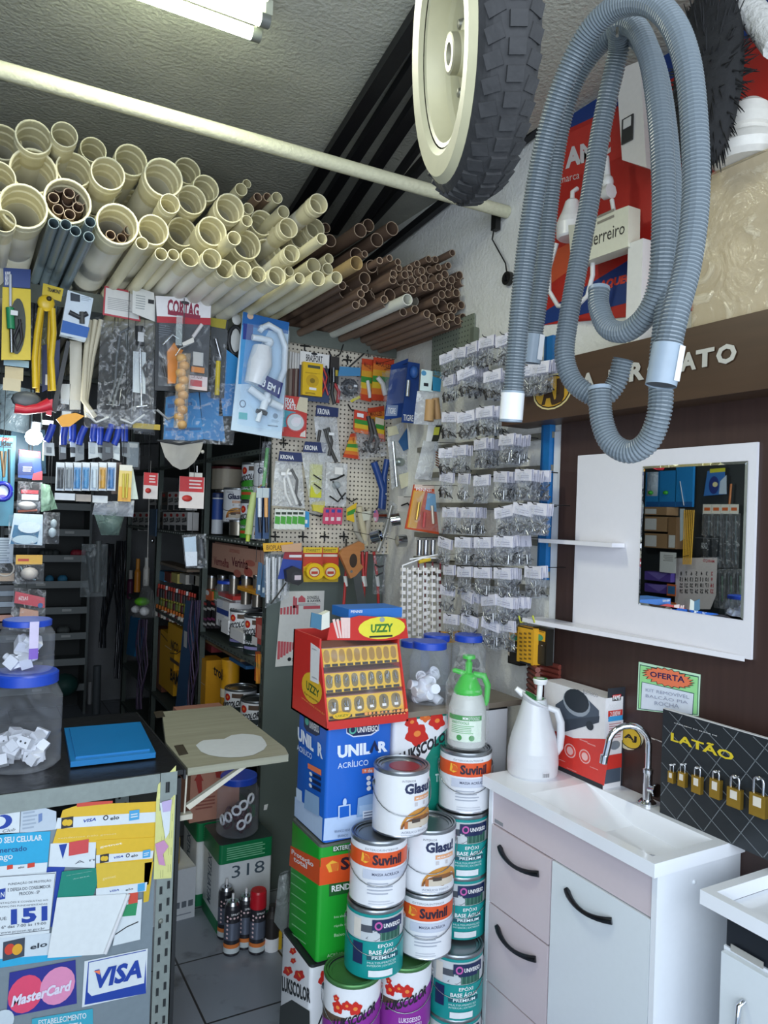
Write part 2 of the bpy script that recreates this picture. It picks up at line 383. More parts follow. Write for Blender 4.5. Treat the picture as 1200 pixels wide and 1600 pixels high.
# dark steel bars stored along the ceiling
bars = [(P(455, 345, 2, 3.09), P(640, 60, 2, 3.09), .05, 'thick dark steel profile, farthest from the white wall, under the ceiling'),
        (P(500, 335, 2, 3.08), P(690, 45, 2, 3.08), .042, 'thick dark steel profile second from the fluorescent lamp, under the ceiling'),
        (P(535, 345, 2, 3.06), P(690, 112, 2, 3.06), .045, 'dark steel profile in the middle of the bars under the ceiling'),
        (P(575, 345, 2, 3.02), P(690, 185, 2, 3.02), .02, 'thin dark steel bar between two thicker profiles under the ceiling'),
        (P(590, 340, 2, 3.04), P(700, 218, 2, 3.04), .032, 'dark steel profile next to the bar along the white wall'),
        (P(585, 408, 0, 1.79), P(842, 205, 0, 1.79), .03, 'dark steel profile running where the white wall meets the ceiling')]
for i, (p, q, w, lb) in enumerate(bars):
    d = q-p; q = q+d*.35; p = p-d*.15; mb = MB(); t = Vector((d.y, -d.x, 0)).normalized()*w*.5
    if p.x > XW-.03: p.x = XW-.03
    if q.x > XW-.03: q.x = XW-.03
    mb.prism([p+t, p-t, p-t+Vector((0, 0, .035)), p+t+Vector((0, 0, .035))], q-p, K('26272b', .45, .6, var=.2))
    tag(mb.build('steel_bar'), lb, 'steel bar', 'steel bars stored under the ceiling')
# ---------------------------------------------------------------- pipe rack
mb = MB(); GG = K('6e746c', .5, .3, var=.15)
mb.box(XL+.05, YP-.03, 2.505, XW-.01, YP+.03, 2.54, GG); mb.box(XL+.05, YP-.035, 2.47, XW-.01, YP-.028, 2.54, GG)
root = thing('pipe_rack', 'grey green steel angle rack that carries the pipes over the pegboard', 'rack', (.6, YP, 2.47))
for o in (mb,): o.v = [(x-.6, y-YP, z-2.47) for x, y, z in o.v]; o.build('front_beam', root)
mb = MB(); mb.box(XL+.05-.6, 2.0, .035, XW-.01-.6, 2.06, .07, GG); mb.build('rear_beam', root)
mb = MB()
for x in (-.5, .35, 1.0): mb.box(x-.6, .03, .035, x+.04-.6, 2.0, .06, GG)
mb.build('cross_beam', root)
CREAM = K('ddd6b4', .45, var=.07, scale=8); CREAMW = K('e2dfcf', .4, var=.05, scale=6); TAN = K('b49a6c', .5); PB = K('6b5648', .5, var=.1, scale=9); PB2 = K('7a6353', .5); PGREY = K('6f7f86', .35, var=.1)
ROTY = Matrix.Rotation(-math.pi/2, 4, 'X')      # lathe z -> +y
def pipe(px, py, rp, kind, lb, grp, y=2.6, ln=2.6):
    y += rnd.uniform(-.03, .03); p = P(px, py, 1, y); r = rp*depth(p)/FPX; M = ROTY
    t = max(.0018, r*.05)
    if kind == 'bell':
        root = thing('pvc_pipe', lb, 'pipe', p, 0, grp)
        mb = MB(); rb = r*.93
        mb.lathe([(rb*.93, ln), (rb*.93, .14), (rb, .14), (rb, ln)][::-1], CREAMW, 24, M); mb.build('tube', root)
        mb = MB()
        mb.lathe([(rb*.93, .15), (rb*.95, .11), (r*.93, .10), (r*.93, .055), (r*1.0, .05), (r*1.0, .032), (r*.93, .028), (r*.93, .003), (r*.96, 0), (r*1.03, 0), (r*1.05, .004), (r*1.05, .02), (r*1.0, .026), (r*1.06, .034), (r*1.06, .05), (r, .06), (r, .105), (rb, .14)], CREAM, 24, M)
        mb.build('socket', root); return root
    m = {'plain': CREAM, 'brown': PB, 'thin': PB2, 'tan': TAN, 'grey': PGREY, 'white': K('d8d8cc', .4), 'pale': K('a9a394', .45)}[kind]
    n = 12 if rp < 9 else 20; mb = MB(); ri = r-t*1.3
    e = K('a28d78', .5) if kind in ('brown', 'thin') else m
    mb.lathe([(ri, ln), (ri, .003), (ri, 0, e), (r, 0, e), (r, .003, e), (r, ln)], m, n, M)
    return tag(mb.build('pvc_pipe', None, p), lb, 'pipe', grp)
GC = 'cream pipes on the overhead rack'
rows = {'topmost row': [(53, 214, 26, 0), (101, 210, 19, -.05), (146, 234, 19, .1), (205, 250, 24, .05), (256, 277, 29, 0), (293, 267, 20, .2)],
        'row under the topmost one': [(4, 222, 27, .1), (-2, 276, 24, 0), (53, 267, 34, .03), (116, 265, 26, .06), (169, 271, 25, 0), (300, 312, 22, .05), (322, 294, 20, .12), (360, 325, 22, 0), (410, 348, 19, .15)],
        'middle row': [(37, 322, 34, -.04), (106, 314, 34, -.02), (206, 324, 28, .2), (266, 318, 15, -.06), (285, 362, 22, .08), (332, 361, 22, -.02), (451, 356, 15, 0), (468, 373, 14, .1), (493, 357, 15, .08), (498, 318, 15, -.1)],
        'row above the lowest one': [(6, 345, 17, -.1), (184, 350, 31, -.08), (240, 359, 23, -.03), (386, 382, 22, .06), (418, 398, 24, .16), (456, 396, 13, -.05)],
        'lowest row': [(297, 402, 14, -.06), (331, 404, 15, -.08), (351, 420, 14, -.02), (380, 421, 13.5, -.06), (404, 429, 12, -.06), (433, 431, 14, -.08)]}
for rn, L in rows.items():
    L.sort(key=lambda q: -q[0])
    for i, (x, y, r, dy) in enumerate(L):
        pipe(x, y, r, 'bell', 'cream bell-mouthed pipe, %s along the %s counting from the brown pipes' % (ORD[i], rn), GC, 2.6+dy)
PL = [(366, 372, 11, -.12), (252, 397, 10, -.06), (222, 380, 10, -.1), (271, 398, 9, -.04), (468, 435, 9, -.1), (452, 424, 8, -.02), (497, 435, 12, -.1), (526, 434, 10, -.1), (490, 415, 12, 0), (512, 420, 9, 0), (514, 404, 8, .12), (503, 373, 9, -.14), (386, 345, 9, 0), (388, 326, 9, .06), (443, 331, 10, 0), (433, 309, 9, .08), (377, 296, 10, .1), (386, 287, 7, .2), (476, 432, 9, .05), (147, 326, 12, .22), (480, 440, 8, .1)]
for i, (x, y, r, dy) in enumerate(sorted(PL)):
    pipe(x, y, r, 'plain', 'plain-ended slim cream PVC pipe, %s of its kind counted from the grey tubes' % (ORD+['twenty-first', 'twenty-second'])[i], GC, 2.6+dy)
GB = 'brown pipes on the overhead rack'
BR = [(563, 360, 11, 0), (576, 352, 10, .1), (613, 357, 11, 0), (589, 375, 11, .02), (557, 398, 11, .08), (581, 416, 10, 0), (599, 427, 11, .12), (570, 435, 10, 0), (589, 457, 11, .1), (576, 464, 11, .1), (609, 461, 10, .05), (540, 456, 11, .08), (682, 448, 10, .1), (665, 470, 11, .15), (691, 478, 10, -.03), (516, 376, 10, .1), (509, 356, 8, .2)]
for i, (x, y, r, dy) in enumerate(sorted(BR)):
    pipe(x, y, r, 'brown', 'wide brown PVC pipe, %s of the wide brown ones counted from the cream pipes' % ORD[i], GB, 2.65+dy)
pipe(557, 411, 11, 'tan', 'tan orange PVC pipe among the brown pipes on the rack', None, 2.55)
pipe(637, 468, 9, 'white', 'single white pipe sticking out of the brown pipe bundle', None, 2.5)
pipe(647, 470, 8.5, 'pale', 'greyish pipe just behind the single white pipe in the brown bundle', None, 2.7)
for x, y in ((403, 308), (418, 308), (535, 446)):
    pipe(x, y, 7, 'thin', 'narrow brown pipe lying among the cream pipes', 'narrow brown pipes among the cream ones', 2.7)
TH = '522,462 578,448 625,470 600,540 595,572 632,505 637,580 665,542 692,505 735,480 800,453 838,455 735,532 702,572 745,580 770,565 805,515 818,562 855,500 912,490 935,418 893,540 668,620 707,628 778,612 810,608 910,650 930,572 912,608 958,603 975,545 998,583 1035,567 1050,605 958,645 1003,630 1030,662 992,675 1050,690 925,725 942,740 985,715 1018,740 930,780 900,785 963,803 995,785 1000,825 900,832 858,812 820,785 790,765 722,740 655,755 612,730 560,705 548,683 385,715 425,700 437,620 415,650 437,425 600,535 690,540 760,520 860,560 880,590 875,655 840,690'
for q in TH.split():
    x, y = map(float, q.split(',')); x, y = 450+x/3.636, 280+y/3.636
    pipe(x, y, 6.6 if y > 420 else 5.5, 'thin', 'thin brown PVC water pipe in the tight bundle against the white wall', 'thin brown pipes in the bundle by the wall', 2.62 if x < 731 else 2.75)
for x, y in ((92, 292), (108, 302), (84, 309), (106, 315), (126, 312), (91, 327), (122, 324), (109, 335)):
    pipe(x, y, 8.5, 'thin', 'thin brown pipe stored inside a wide cream pipe mouth', 'brown pipes inside the wide cream pipe', 2.62)
for x, y in ((173, 367), (190, 372), (201, 360)):
    pipe(x, y, 7.5, 'thin', 'thin brown pipe, one of three inside a wide cream pipe', 'three brown pipes inside a cream pipe', 2.6)
for i, (x, y) in enumerate(((84, 349), (103, 351), (118, 361), (139, 370), (141, 347))):
    pipe(x, y, 8.5, 'grey', 'dark grey metal conduit tube, %s of five under the wide cream pipes' % ORD[i], 'grey conduit tubes on the rack', 2.48)
# ---------------------------------------------------------------- bathroom display on the brown board
VW = K('e9edf2', .22, var=.02); PINK = K('d3c6ca', .3, var=.02); DOORC = K('dfe6ea', .25, var=.02); GUN = K('3a3d42', .22, .9)
root = thing('vanity_cabinet', 'white bathroom vanity with inset basin, two drawers and one door', 'cabinet', (1.64, 1.57, 0))
L0 = Vector((1.64, 1.57, 0))
def lb(m, x0, y0, z0, x1, y1, z1, mat): m.box(x0-L0.x, y0-L0.y, z0-L0.z, x1-L0.x, y1-L0.y, z1-L0.z, mat)
mb = MB(); lb(mb, 1.488, 1.248, .06, 1.80, 1.264, .865, VW); lb(mb, 1.488, 1.892, .06, 1.80, 1.908, .865, VW); lb(mb, 1.505, 1.264, .06, 1.80, 1.892, .08, VW); lb(mb, 1.79, 1.264, .08, 1.80, 1.892, .865, VW); lb(mb, 1.492, 1.264, .752, 1.51, 1.892, .865, PINK)
lb(mb, 1.4905, 1.84, .758, 1.492, 1.88, .768, K('8c8d92', .3)); mb.build('body', root)
mb = MB(); mb.ball((-.02+.0, -.323, .82), .006, .004, .006, VW); mb.build('screw_cap', root)
def pull(par, y0, y1, z0, z1):          # arched bow handle
    mb = MB(); pts = []
    for i in range(11):
        t = i/10; pts.append(Vector((1.487-.022*math.sin(math.pi*t)**.7, y0+(y1-y0)*t, z0+(z1-z0)*t-.012*math.sin(math.pi*t)))-L0)
    rs = [.010-.004*math.sin(math.pi*i/10) for i in range(11)]
    mb.tube(pts, rs, GUN, 6, True, True); mb.build('handle', par)
for n, y0, y1, z0, z1, mt, h in (('drawer', 1.619, 1.89, .508, .748, PINK, 1), ('drawer', 1.619, 1.89, .262, .503, PINK, 2), ('door', 1.266, 1.612, .085, .748, DOORC, 3), ('drawer', 1.619, 1.89, .085, .257, PINK, 0)):
    mb = MB(); lb(mb, 1.488, y0, z0, 1.504, y1, z1, mt); d = mb.build(n, root)
    if h in (1, 2): pull(d, 1.845, 1.665, z1-.055, z1-.06)
    if h == 3: pull(d, 1.55, 1.385, z1-.055, z1-.06)
TOP = K('eef1f6', .12, var=.01)
mb = MB(); X0, X1, Y0, Y1, Z0, Z1 = 1.462, 1.80, 1.236, 1.912, .866, .9; bx0, bx1, by0, by1 = 1.492, 1.715, 1.268, 1.72
lb(mb, X0, Y0, Z0, bx0, Y1, Z1, TOP); lb(mb, bx1, Y0, Z0, X1, Y1, Z1, TOP); lb(mb, bx0, Y0, Z0, bx1, by0, Z1, TOP); lb(mb, bx0, by1, Z0, bx1, Y1, Z1, TOP)
mb.build('countertop', root)
mb = MB(); r1 = [(bx0, by0, Z1), (bx1, by0, Z1), (bx1, by1, Z1), (bx0, by1, Z1)]; r2 = [(bx0+.012, by0+.03, .835), (bx1-.012, by0+.03, .835), (bx1-.012, by1-.20, .845), (bx0+.012, by1-.20, .845)]
V = [Vector(q)-L0 for q in r1+r2]; mb.add(V, [(0, 4, 5, 1), (1, 5, 6, 2), (2, 6, 7, 3), (3, 7, 4, 0), (4, 7, 6, 5)], TOP); mb.build('basin', root)
mb = MB(); mb.lathe([(0, .0), (.016, 0), (.018, -.004)], steel(), 14, Matrix.Translation(Vector((1.60, 1.36, .84))-L0)); mb.build('drain', root)
mb = MB()
for x in (1.52, 1.77):
    for y in (1.28, 1.87): lb(mb, x-.015, y-.015, 0, x+.015, y+.015, .06, GUN)
mb.build('foot', root)
# tap
CH = K('d8dbe0', .06, 1.0)
root = thing('faucet', 'chrome gooseneck tap standing at the back of the vanity', 'tap', (1.752, 1.515, .9))
mb = MB(); mb.lathe([(0, 0), (.026, 0), (.026, .006), (.02, .012), (.0, .012)], CH, 18); mb.build('base', root)
mb = MB(); mb.lathe([(.013, .01), (.013, .09), (.015, .09), (.015, .1), (.01, .104)], CH, 14); mb.build('stem', root)
mb = MB(); pts = [(0, 0, .1), (0, 0, .17)]+[(-.055+.055*math.cos(a*math.pi/10), .025*(1-math.cos(a*math.pi/10)), .17+.055*math.sin(a*math.pi/10)) for a in range(1, 11)]+[(-.113, .055, .14), (-.117, .058, .125)]
mb.tube(pts, .0095, CH, 12); mb.tube([(-.116, .057, .138), (-.118, .059, .115)], .0115, CH, 12); mb.build('spout', root)
mb = MB(); mb.tube([(0, 0, .045), (.0, -.03, .05)], .011, CH, 12); mb.tube([(0, -.03, .05), (0, -.036, .05)], .02, CH, 8); mb.build('handle', root)
# padlock board
BD = K('23282c', .35, var=.08)
XB = 1.735
p = P(1031, 1190, 0, XB); root = thing('padlock_display_board', 'black chain-link patterned display board with yellow word LATÃO leaning by the tap', 'display board', (XB, 1.455, .9))
mb = MB(); mb.box(0, -.62, 0, .012, .0, .29, BD); mb.box(.001, -.621, .29, .012, .001, .292, K('d8d8d8'))
fc = Fc(mb, 0, XB, root.location); GW = K('70767a', .5)
def wln(a, b, w=.0022):
    d = Vector((0, b[0]-a[0], b[1]-a[1])); n = Vector((0, -d.z, d.y)).normalized()*w/2; o = Vector((-.0006, 0, 0))
    A, B = Vector((0, a[0], a[1])), Vector((0, b[0], b[1])); mb.add([A+n+o, B+n+o, B-n+o, A-n+o], [(0, 1, 2, 3)], GW)
def clipln(x0, y0, dx, dy):
    t0, t1 = 0., 9.
    pts = []
    for k in range(0, 400):
        x, y = x0+dx*k*.004, y0+dy*k*.004
        if -.619 <= x <= -.001 and .001 <= y <= .289: pts.append((x, y))
    if len(pts) > 2: wln(pts[0], pts[-1])
for i in range(-8, 14):
    clipln(-.9+i*.085, -.1, 1, .62); clipln(-.9+i*.085, .4, .62*.8, -1*.8)
fc.text('CADEADO SÓ SE FOR DE', (1054, 1130, 1121, 1149), WHITE, .0016, .008); fc.text('LATÃO', (1049, 1141, 1147, 1190), K('d8c02c', .35), .0016, .03)
mb.build('board', root)
BR1 = K('b8923a', .3, .75, var=.1); SH = K('c9cbd0', .2, 1.0)
for i, (x, y0, y1, y2, w) in enumerate(((1050, 1194, 1205, 1222, 13), (1067, 1193, 1206, 1228, 17), (1090, 1198, 1212, 1238, 21), (1119, 1204, 1217, 1246, 23), (1149, 1212, 1231, 1260, 30), (1186, 1214, 1240, 1274, 34))):
    p = P(x, y0, 0, XB-.012); k = depth(p)/FPX*1.28; w *= k*.62; h0 = (y1-y0)*k*.8; h = (y2-y1)*k*.8
    pr = thing('padlock', 'brass padlock on the black board, %s from the smallest up' % ORD[i], 'padlock', p, 0, 'padlocks on the black board')
    mb = MB(); mb.box(-.005, -w/2, -h0-h, .008, w/2, -h0, BR1); mb.build('body', pr)
    mb = MB(); r = w*.3; pts = [(0, -r, -h0-.003), (0, -r, -r)]+[(0, -r*math.cos(a*math.pi/6), -r+r*math.sin(a*math.pi/6)) for a in range(1, 6)]+[(0, r, -r), (0, r, -h0-.003)]
    mb.tube(pts, w*.075, SH, 8); mb.build('shackle', pr)
    mb = MB(); mb.box(-.0058, -w*.25, -h0-h*.55, -.005, w*.25, -h0-h*.12, K('d9d2c4')); mb.build('price_tag', pr)
    mb = MB(); mb.tube([(.012, 0, -r*.4), (-.006, 0, -r*.4), (-.008, 0, -r*.1)], .0022, WHITE, 6); mb.build('hook', pr)
# offer sign and round logo on the brown board
XS = 1.799
GRN = K('9fe39a', .5); ORG = K('ee7d55', .5)
star = []
for i in range(44):
    a = 2*math.pi*i/44; q = 1.0 if i % 2 == 0 else .82; star.append((1045+42*q*math.cos(a), 1059+8*math.cos(a)+15*q*math.sin(a)))
item('offer_sign', 'green OFERTA price sign with an orange burst on the dark brown board', 'sign', XS, [('sheet', [('s', [(998, 1034), (1094, 1054), (1091, 1119), (995, 1109)], K('c9f0cf'), .002), ('p', [(1000, 1038), (1092, 1057), (1090, 1117), (997, 1107)], K('2b5a58')), ('p', [(1001, 1039.5), (1091, 1058.5), (1089, 1116), (998, 1106)], GRN), ('p', [(1003, 1065), (1085, 1083), (1083, 1117), (1001, 1108)], K('2b5a58')), ('p', [(1004, 1066), (1084, 1084), (1082, 1116), (1002, 1107)], K('dfe6f2'))]), ('burst', [('p', star, INK, .0028), ('p', [(1045+(x-1045)*.95, 1059+(y-1059)*.93) for x, y in star], ORG, .0031), ('t', 'OFERTA', (1017, 1057, 1071, 1057+10, 1071, 1057, 1017, 1048.5), K('1d1d55'), .0036, .02)]), ('handwriting', [('t', 'KIT REMOVÍVEL', (1010, 1080, 1078, 1092, 1078, 1085, 1010, 1074), K('9aa0b4'), .0034, 0), ('t', 'BALCÃO PIA', (1010, 1089, 1076, 1100, 1076, 1094, 1010, 1083), K('9aa0b4'), .0034, 0), ('t', 'ROCHA', (1024, 1101, 1062, 1107, 1062, 1100, 1024, 1095), K('9aa0b4'), .0034, 0)])], 0)
YL = K('d9b531', .35)
item('round_logo', 'small yellow and black round logo on the brown board behind the tap', 'logo sign', XS, [('disc', [('s', [(985+20*math.cos(i*.35), 1153+19*math.sin(i*.35)) for i in range(18)], K('d8d0b0'), .003), ('e', 985, 1153, 18, 17, K('1a1a1a')), ('e', 985, 1153, 16.5, 15.5, YL), ('t', 'AJ', (975, 1144, 995, 1162), K('1a1614'), None, .04)]), ('lettering', [('t', 'RO', (1017, 1152, 1075, 1174), K('cfc8c4'), .001, .03)])], 0)
# white mirror panel with two ledges
PW = K('e4e2e6', .35, var=.02)
root = thing('mirror_panel', 'white wall panel with a framed-edge mirror and two shallow ledges', 'mirror', P(1040, 1010, 0, XS))
lo = root.location
mb = MB(); fc = Fc(mb, 0, 1.792, lo); fc.slab((903, 712, 1173, 1031), PW, .009); mb.build('panel', root)
u0, v0, u1, v1 = fc.rng((1005, 729, 1162, 969))
m, nt, b = new('mirror_glass'); b.inputs['Metallic'].default_value = 1; b.inputs['Roughness'].default_value = .012; b.inputs['Base Color'].default_value = (.86, .9, .9, 1); MIR = m
mb = MB(); fc = Fc(mb, 0, MIRX, lo); w = .007
V = [fc.w(*q) for q in ((u0, v0, 0), (u1, v0, 0), (u1, v1, 0), (u0, v1, 0), (u0+w, v0+w, .0018), (u1-w, v0+w, .0018), (u1-w, v1-w, .0018), (u0+w, v1-w, .0018))]
mb.add(V, [(4, 5, 6, 7), (0, 1, 5, 4), (1, 2, 6, 5), (2, 3, 7, 6), (3, 0, 4, 7)], MIR); mb.build('mirror_glass', root)
mb = MB(); z = 1.632; mb.box(1.735-lo.x, 1.665-lo.y, z-lo.z, 1.79-lo.x, 2.0-lo.y, z+.013-lo.z, PW); mb.build('ledge', root)
mb = MB(); z = 1.357; mb.prism([Vector(q)-lo for q in ((1.79, 1.247, z), (1.79, 2.03, z), (1.70, 2.03, z), (1.70, 1.96, z))], (0, 0, .014), PW); mb.build('ledge', root)
# second vanity at the frame's edge
root = thing('vanity_cabinet', 'second white washbasin cabinet with dark band, cut off beside the larger vanity', 'cabinet', (1.66, .9, 0)); L0 = Vector((1.66, .9, 0))
mb = MB(); lb(mb, 1.562, .55, .1, 1.80, 1.118, .745, VW); lb(mb, 1.568, .55, .745, 1.80, 1.116, .825, K('22262c', .3)); lb(mb, 1.5605, 1.02, .742, 1.562, 1.10, .757, K('a8a6a0', .4)); mb.build('body', root)
mb = MB(); lb(mb, 1.545, .60, .12, 1.56, 1.112, .738, DOORC); d = mb.build('door', root)
mb = MB(); q = [Vector(v)-L0 for v in ((1.542, 1.05, .66), (1.524, 1.05, .655), (1.52, 1.05, .6), (1.524, 1.05, .53), (1.542, 1.05, .525))]; mb.tube(q, .006, CH, 8); mb.build('handle', d)
mb = MB(); lb(mb, 1.515, .53, .835, 1.54, 1.15, .868, TOP); lb(mb, 1.54, 1.125, .835, 1.80, 1.15, .868, TOP); lb(mb, 1.76, .53, .835, 1.8, 1.125, .868, TOP); lb(mb, 1.54, .53, .835, 1.76, .56, .868, TOP); mb.build('basin_rim', root)
mb = MB(); lb(mb, 1.54, .56, .826, 1.76, 1.125, .834, TOP); mb.build('basin', root)
# shop sign box above the display
root = thing('shop_sign', 'dark brown sign box with silver lettering and a yellow oval emblem', 'sign', (1.76, 1.4, 2.045)); lo = root.location
SB = wood('sign_brown', '3f2d20', '523c2b', 'y')
mb = MB(); mb.box(-.06, -.95, 0, .06, .78, .195, SB); mb.build('box', root)
mb = MB(); fc = Fc(mb, 0, 1.70, lo); SI = K('d5d3cc', .3, .3)
for t, x0, y0, x1, y1 in (('A', 909, 585, 931, 607), ('.', 936, 601, 940, 605), ('J', 944, 580, 962, 603), ('R', 985, 568, 1008, 593), ('O', 1013, 563, 1038, 588), ('R', 1043, 559, 1060, 583), ('A', 1065, 553, 1089, 577), ('T', 1089, 548, 1117, 571), ('O', 1121, 541, 1152, 566)):
    fc.text(t, (x0, y0, x1, y1), SI, .004, .045)
mb.build('lettering', root)
mb = MB(); fc = Fc(mb, 0, 1.70, lo); fc.ell(863, 612, 31, 28, K('e0cf94', .3), .0015); fc.ell(863, 612, 28.5, 25.5, K('2a1a10', .4), .002); fc.ell(863, 612, 27, 23.5, K('d3a436', .3, .2), .0025); fc.text('A', (848, 597, 868, 630), K('3a2614'), .003, .05); fc.text('J', (862, 594, 882, 630), K('3a2614'), .0032, .05); mb.build('emblem', root)
# stove box, watering jug, sheet roll on the vanity
RED = K('d1382f', .35); SL = K('4b5563', .4)
root = thing('stove_box', 'white and red carton of a two-burner electric stove on the vanity', 'box', (1.757, 1.79, .9)); lo = root.location
mb = MB(); mb.box(-.037, -.135, 0, .037, .14, .275, K('e6e3e4', .4)); fc = Fc(mb, 0, 1.72, lo)
fc.poly([(855, 1152), (955, 1155), (944, 1228), (860, 1193)], RED, .0004)
u0, u1 = -1.926+lo.y, -1.655+lo.y
def sq(a, b, c, d, m, o): mb.add([fc.w(a, b, o), fc.w(c, b, o), fc.w(c, d, o), fc.w(a, d, o)], [(0, 1, 2, 3)], m)
sq(u0-.004, 0, u1, .12, RED, .0006); sq(u0-.004, 0, u1, .014, K('20242a'), .0008)
for x, y in ((891, 1173), (914, 1182)): fc.ell(x, y, 9, 11, K('e8b8b4'), .001); fc.ell(x, y, 7.5, 9.3, K('d84a40'), .0012); fc.ell(x, y, 5, 6.3, K('e8b8b4'), .0014)
for a, b in ((870, 1184), (886, 1199), (906, 1154), (922, 1197), (918, 1160)): fc.lines((a, b, a+16, b+8), K('efc4be'), 2, .001)
mb.build('carton', root)
mb = MB(); fc = Fc(mb, 0, 1.7195, lo); fc.poly([(868, 1101), (903, 1077), (936, 1110), (936, 1124), (872, 1145)], SL); fc.poly([(874, 1125), (937, 1119), (936, 1129), (874, 1146)], K('3a424e')); fc.ell(901, 1098, 22, 21, K('9aa2ac')); fc.ell(901, 1095, 20, 18, K('2c323a')); fc.ell(922, 1134, 6, 7, K('2c323a')); fc.text('ELÉTRICO', (912, 1076, 935, 1090), K('8a8a90'), None, 0); mb.build('picture', root)
mb = MB(); fc = Fc(mb, 1, 1.6555, lo); fc.slab((950, 1076, 972, 1231), K('2a2c33'), .0005); fc.poly((957, 1086, 970, 1094), RED); fc.text('FAME', (958, 1087, 969, 1093), WHITE, None, .03); fc.poly((950, 1111, 972, 1120), RED); fc.text('2.000W', (953, 1112, 969, 1118), WHITE); fc.poly((950, 1120, 972, 1128), K('3fa0d8')); fc.poly((948, 1128, 972, 1156), K('e6dee2')); fc.lines((951, 1130, 970, 1152), K('c08a90'), 7); fc.ell(960, 1164, 8, 7, K('7a828c')); fc.poly((944, 1181, 970, 1199), RED); fc.poly((944, 1203, 968, 1220), SL); fc.text('FOGÃO', (951, 1099, 970, 1104), WHITE, None, .0); mb.build('side_print', root)
root = thing('watering_jug', 'white plastic jug sprayer with green mouth and white pump knob', 'sprayer', (1.615, 1.855, .9), math.radians(-38))
TW = K('eef0f4', .3, trans=.25, var=.02)
mb = MB(); mb.lathe([(0, .0), (.074, 0), (.079, .008), (.081, .04), (.079, .08), (.07, .125), (.057, .165), (.047, .2), (.04, .228), (.037, .24), (.03, .24)], TW, 28); mb.build('body', root)
mb = MB(); mb.tube([(.04, 0, .215), (.07, 0, .205), (.083, 0, .17), (.085, 0, .13), (.082, 0, .09), (.072, 0, .07)], [.009, .012, .013, .013, .012, .01], TW, 10); mb.build('handle', root)
GG2 = K('1f9a50', .35)
mb = MB(); T = Matrix.Translation((0, 0, .235)) @ Matrix.Rotation(math.radians(28), 4, 'Y'); mb.lathe([(.038, -.012), (.048, .0), (.048, .006), (.043, .006), (.036, .001), (0, .001)], TW, 20, T); mb.lathe([(.0425, .0062), (.03, .004), (0, .004)], GG2, 20, T); mb.build('mouth', root)
mb = MB(); mb.tube([(-.036, 0, .25), (-.06, 0, .268)], [.012, .008], WHITE, 10); mb.build('spout', root)
mb = MB(); mb.tube([(.014, 0, .235), (.016, 0, .29)], .009, WHITE, 10); mb.lathe([(0, .287), (.02, .287), (.024, .3), (.022, .304), (.0, .304)], WHITE, 16, Matrix.Translation((.016, 0, 0))); mb.lathe([(.0222, .3045), (.014, .3048)], GG2, 16, Matrix.Translation((.016, 0, 0))); mb.build('pump_knob', root)
mb = MB(); cy = Cyl(mb, .0812); cy.rect(.028, .014, .052, .03, K('d8d8dc')); 
for i in range(7): cy.rect(.03+i*.003, .015, .0312+i*.003, .027, INK)
mb.build('barcode', root)
mb = MB()
for i in range(16): mb.tube([(1.69, 1.93, .94+i*.018), (1.73, 2.02, .94+i*.018), (1.785, 2.03, .94+i*.018), (1.797, 2.0, .94+i*.018), (1.797, 1.94, .94+i*.018)], .0098, K('7a3a30', .5, var=.15), 6, True)
o = mb.build('corrugated_rib_roll'); tag(o, 'brick-red ribbed roll standing behind the stove carton', 'roll')
# ---------------------------------------------------------------- paint tins, cans and what stands on them
TINM = steel('b9bcc0', .3); DKM = K('3b4043', .35, .7)
def flower(fc, cx, cy, r, c=None, ox=1.):
    c = c or K('c8281f', .35)
    fc.poly([(cx+r*ox*(1+.16*math.sin(5*t))*math.cos(t), cy+r*(1+.16*math.sin(5*t))*math.sin(t)) for t in [2*math.pi*i/20 for i in range(20)]], c); fc.ell(cx+r*.05, cy-r*.1, r*.32*ox, r*.28, K('e8873c', .4))
TY, TX = 2.055, .985
def tin(name_lb, x0, z0, top, body, front=None, side=None, grp='square paint tins in the stack', y=TY, dpt=.225, wd=.225):
    root = thing('paint_tin', name_lb, 'paint tin', (x0+wd/2, y+dpt/2, z0), 0, grp); lo = root.location
    mb = MB(); mb.rbox(-wd/2, -dpt/2, .004, wd/2, dpt/2, .345, body, .012); mb.build('body', root)
    mb = MB(); mb.rbox(-wd/2+.002, -dpt/2+.002, 0, wd/2-.002, dpt/2-.002, .006, DKM, .01); mb.rbox(-wd/2+.001, -dpt/2+.001, .343, wd/2-.001, dpt/2-.001, .354, top, .014)
    mb.build('lid', root)
    mb = MB(); mb.lathe([(.0, .354), (.022, .354), (.022, .3548), (.016, .3549), (0, .3546)], TINM, 14, Matrix.Translation((wd*.2, -dpt*.2, 0))); mb.build('spout_cap', root)
    mb = MB(); n = 0
    if front: fc = Fc(mb, 1, y, lo); front(fc); n += 1
    if side: fc = Fc(mb, 0, x0, lo); side(fc); n += 1
    if n: mb.build('label_print', root)
    return root
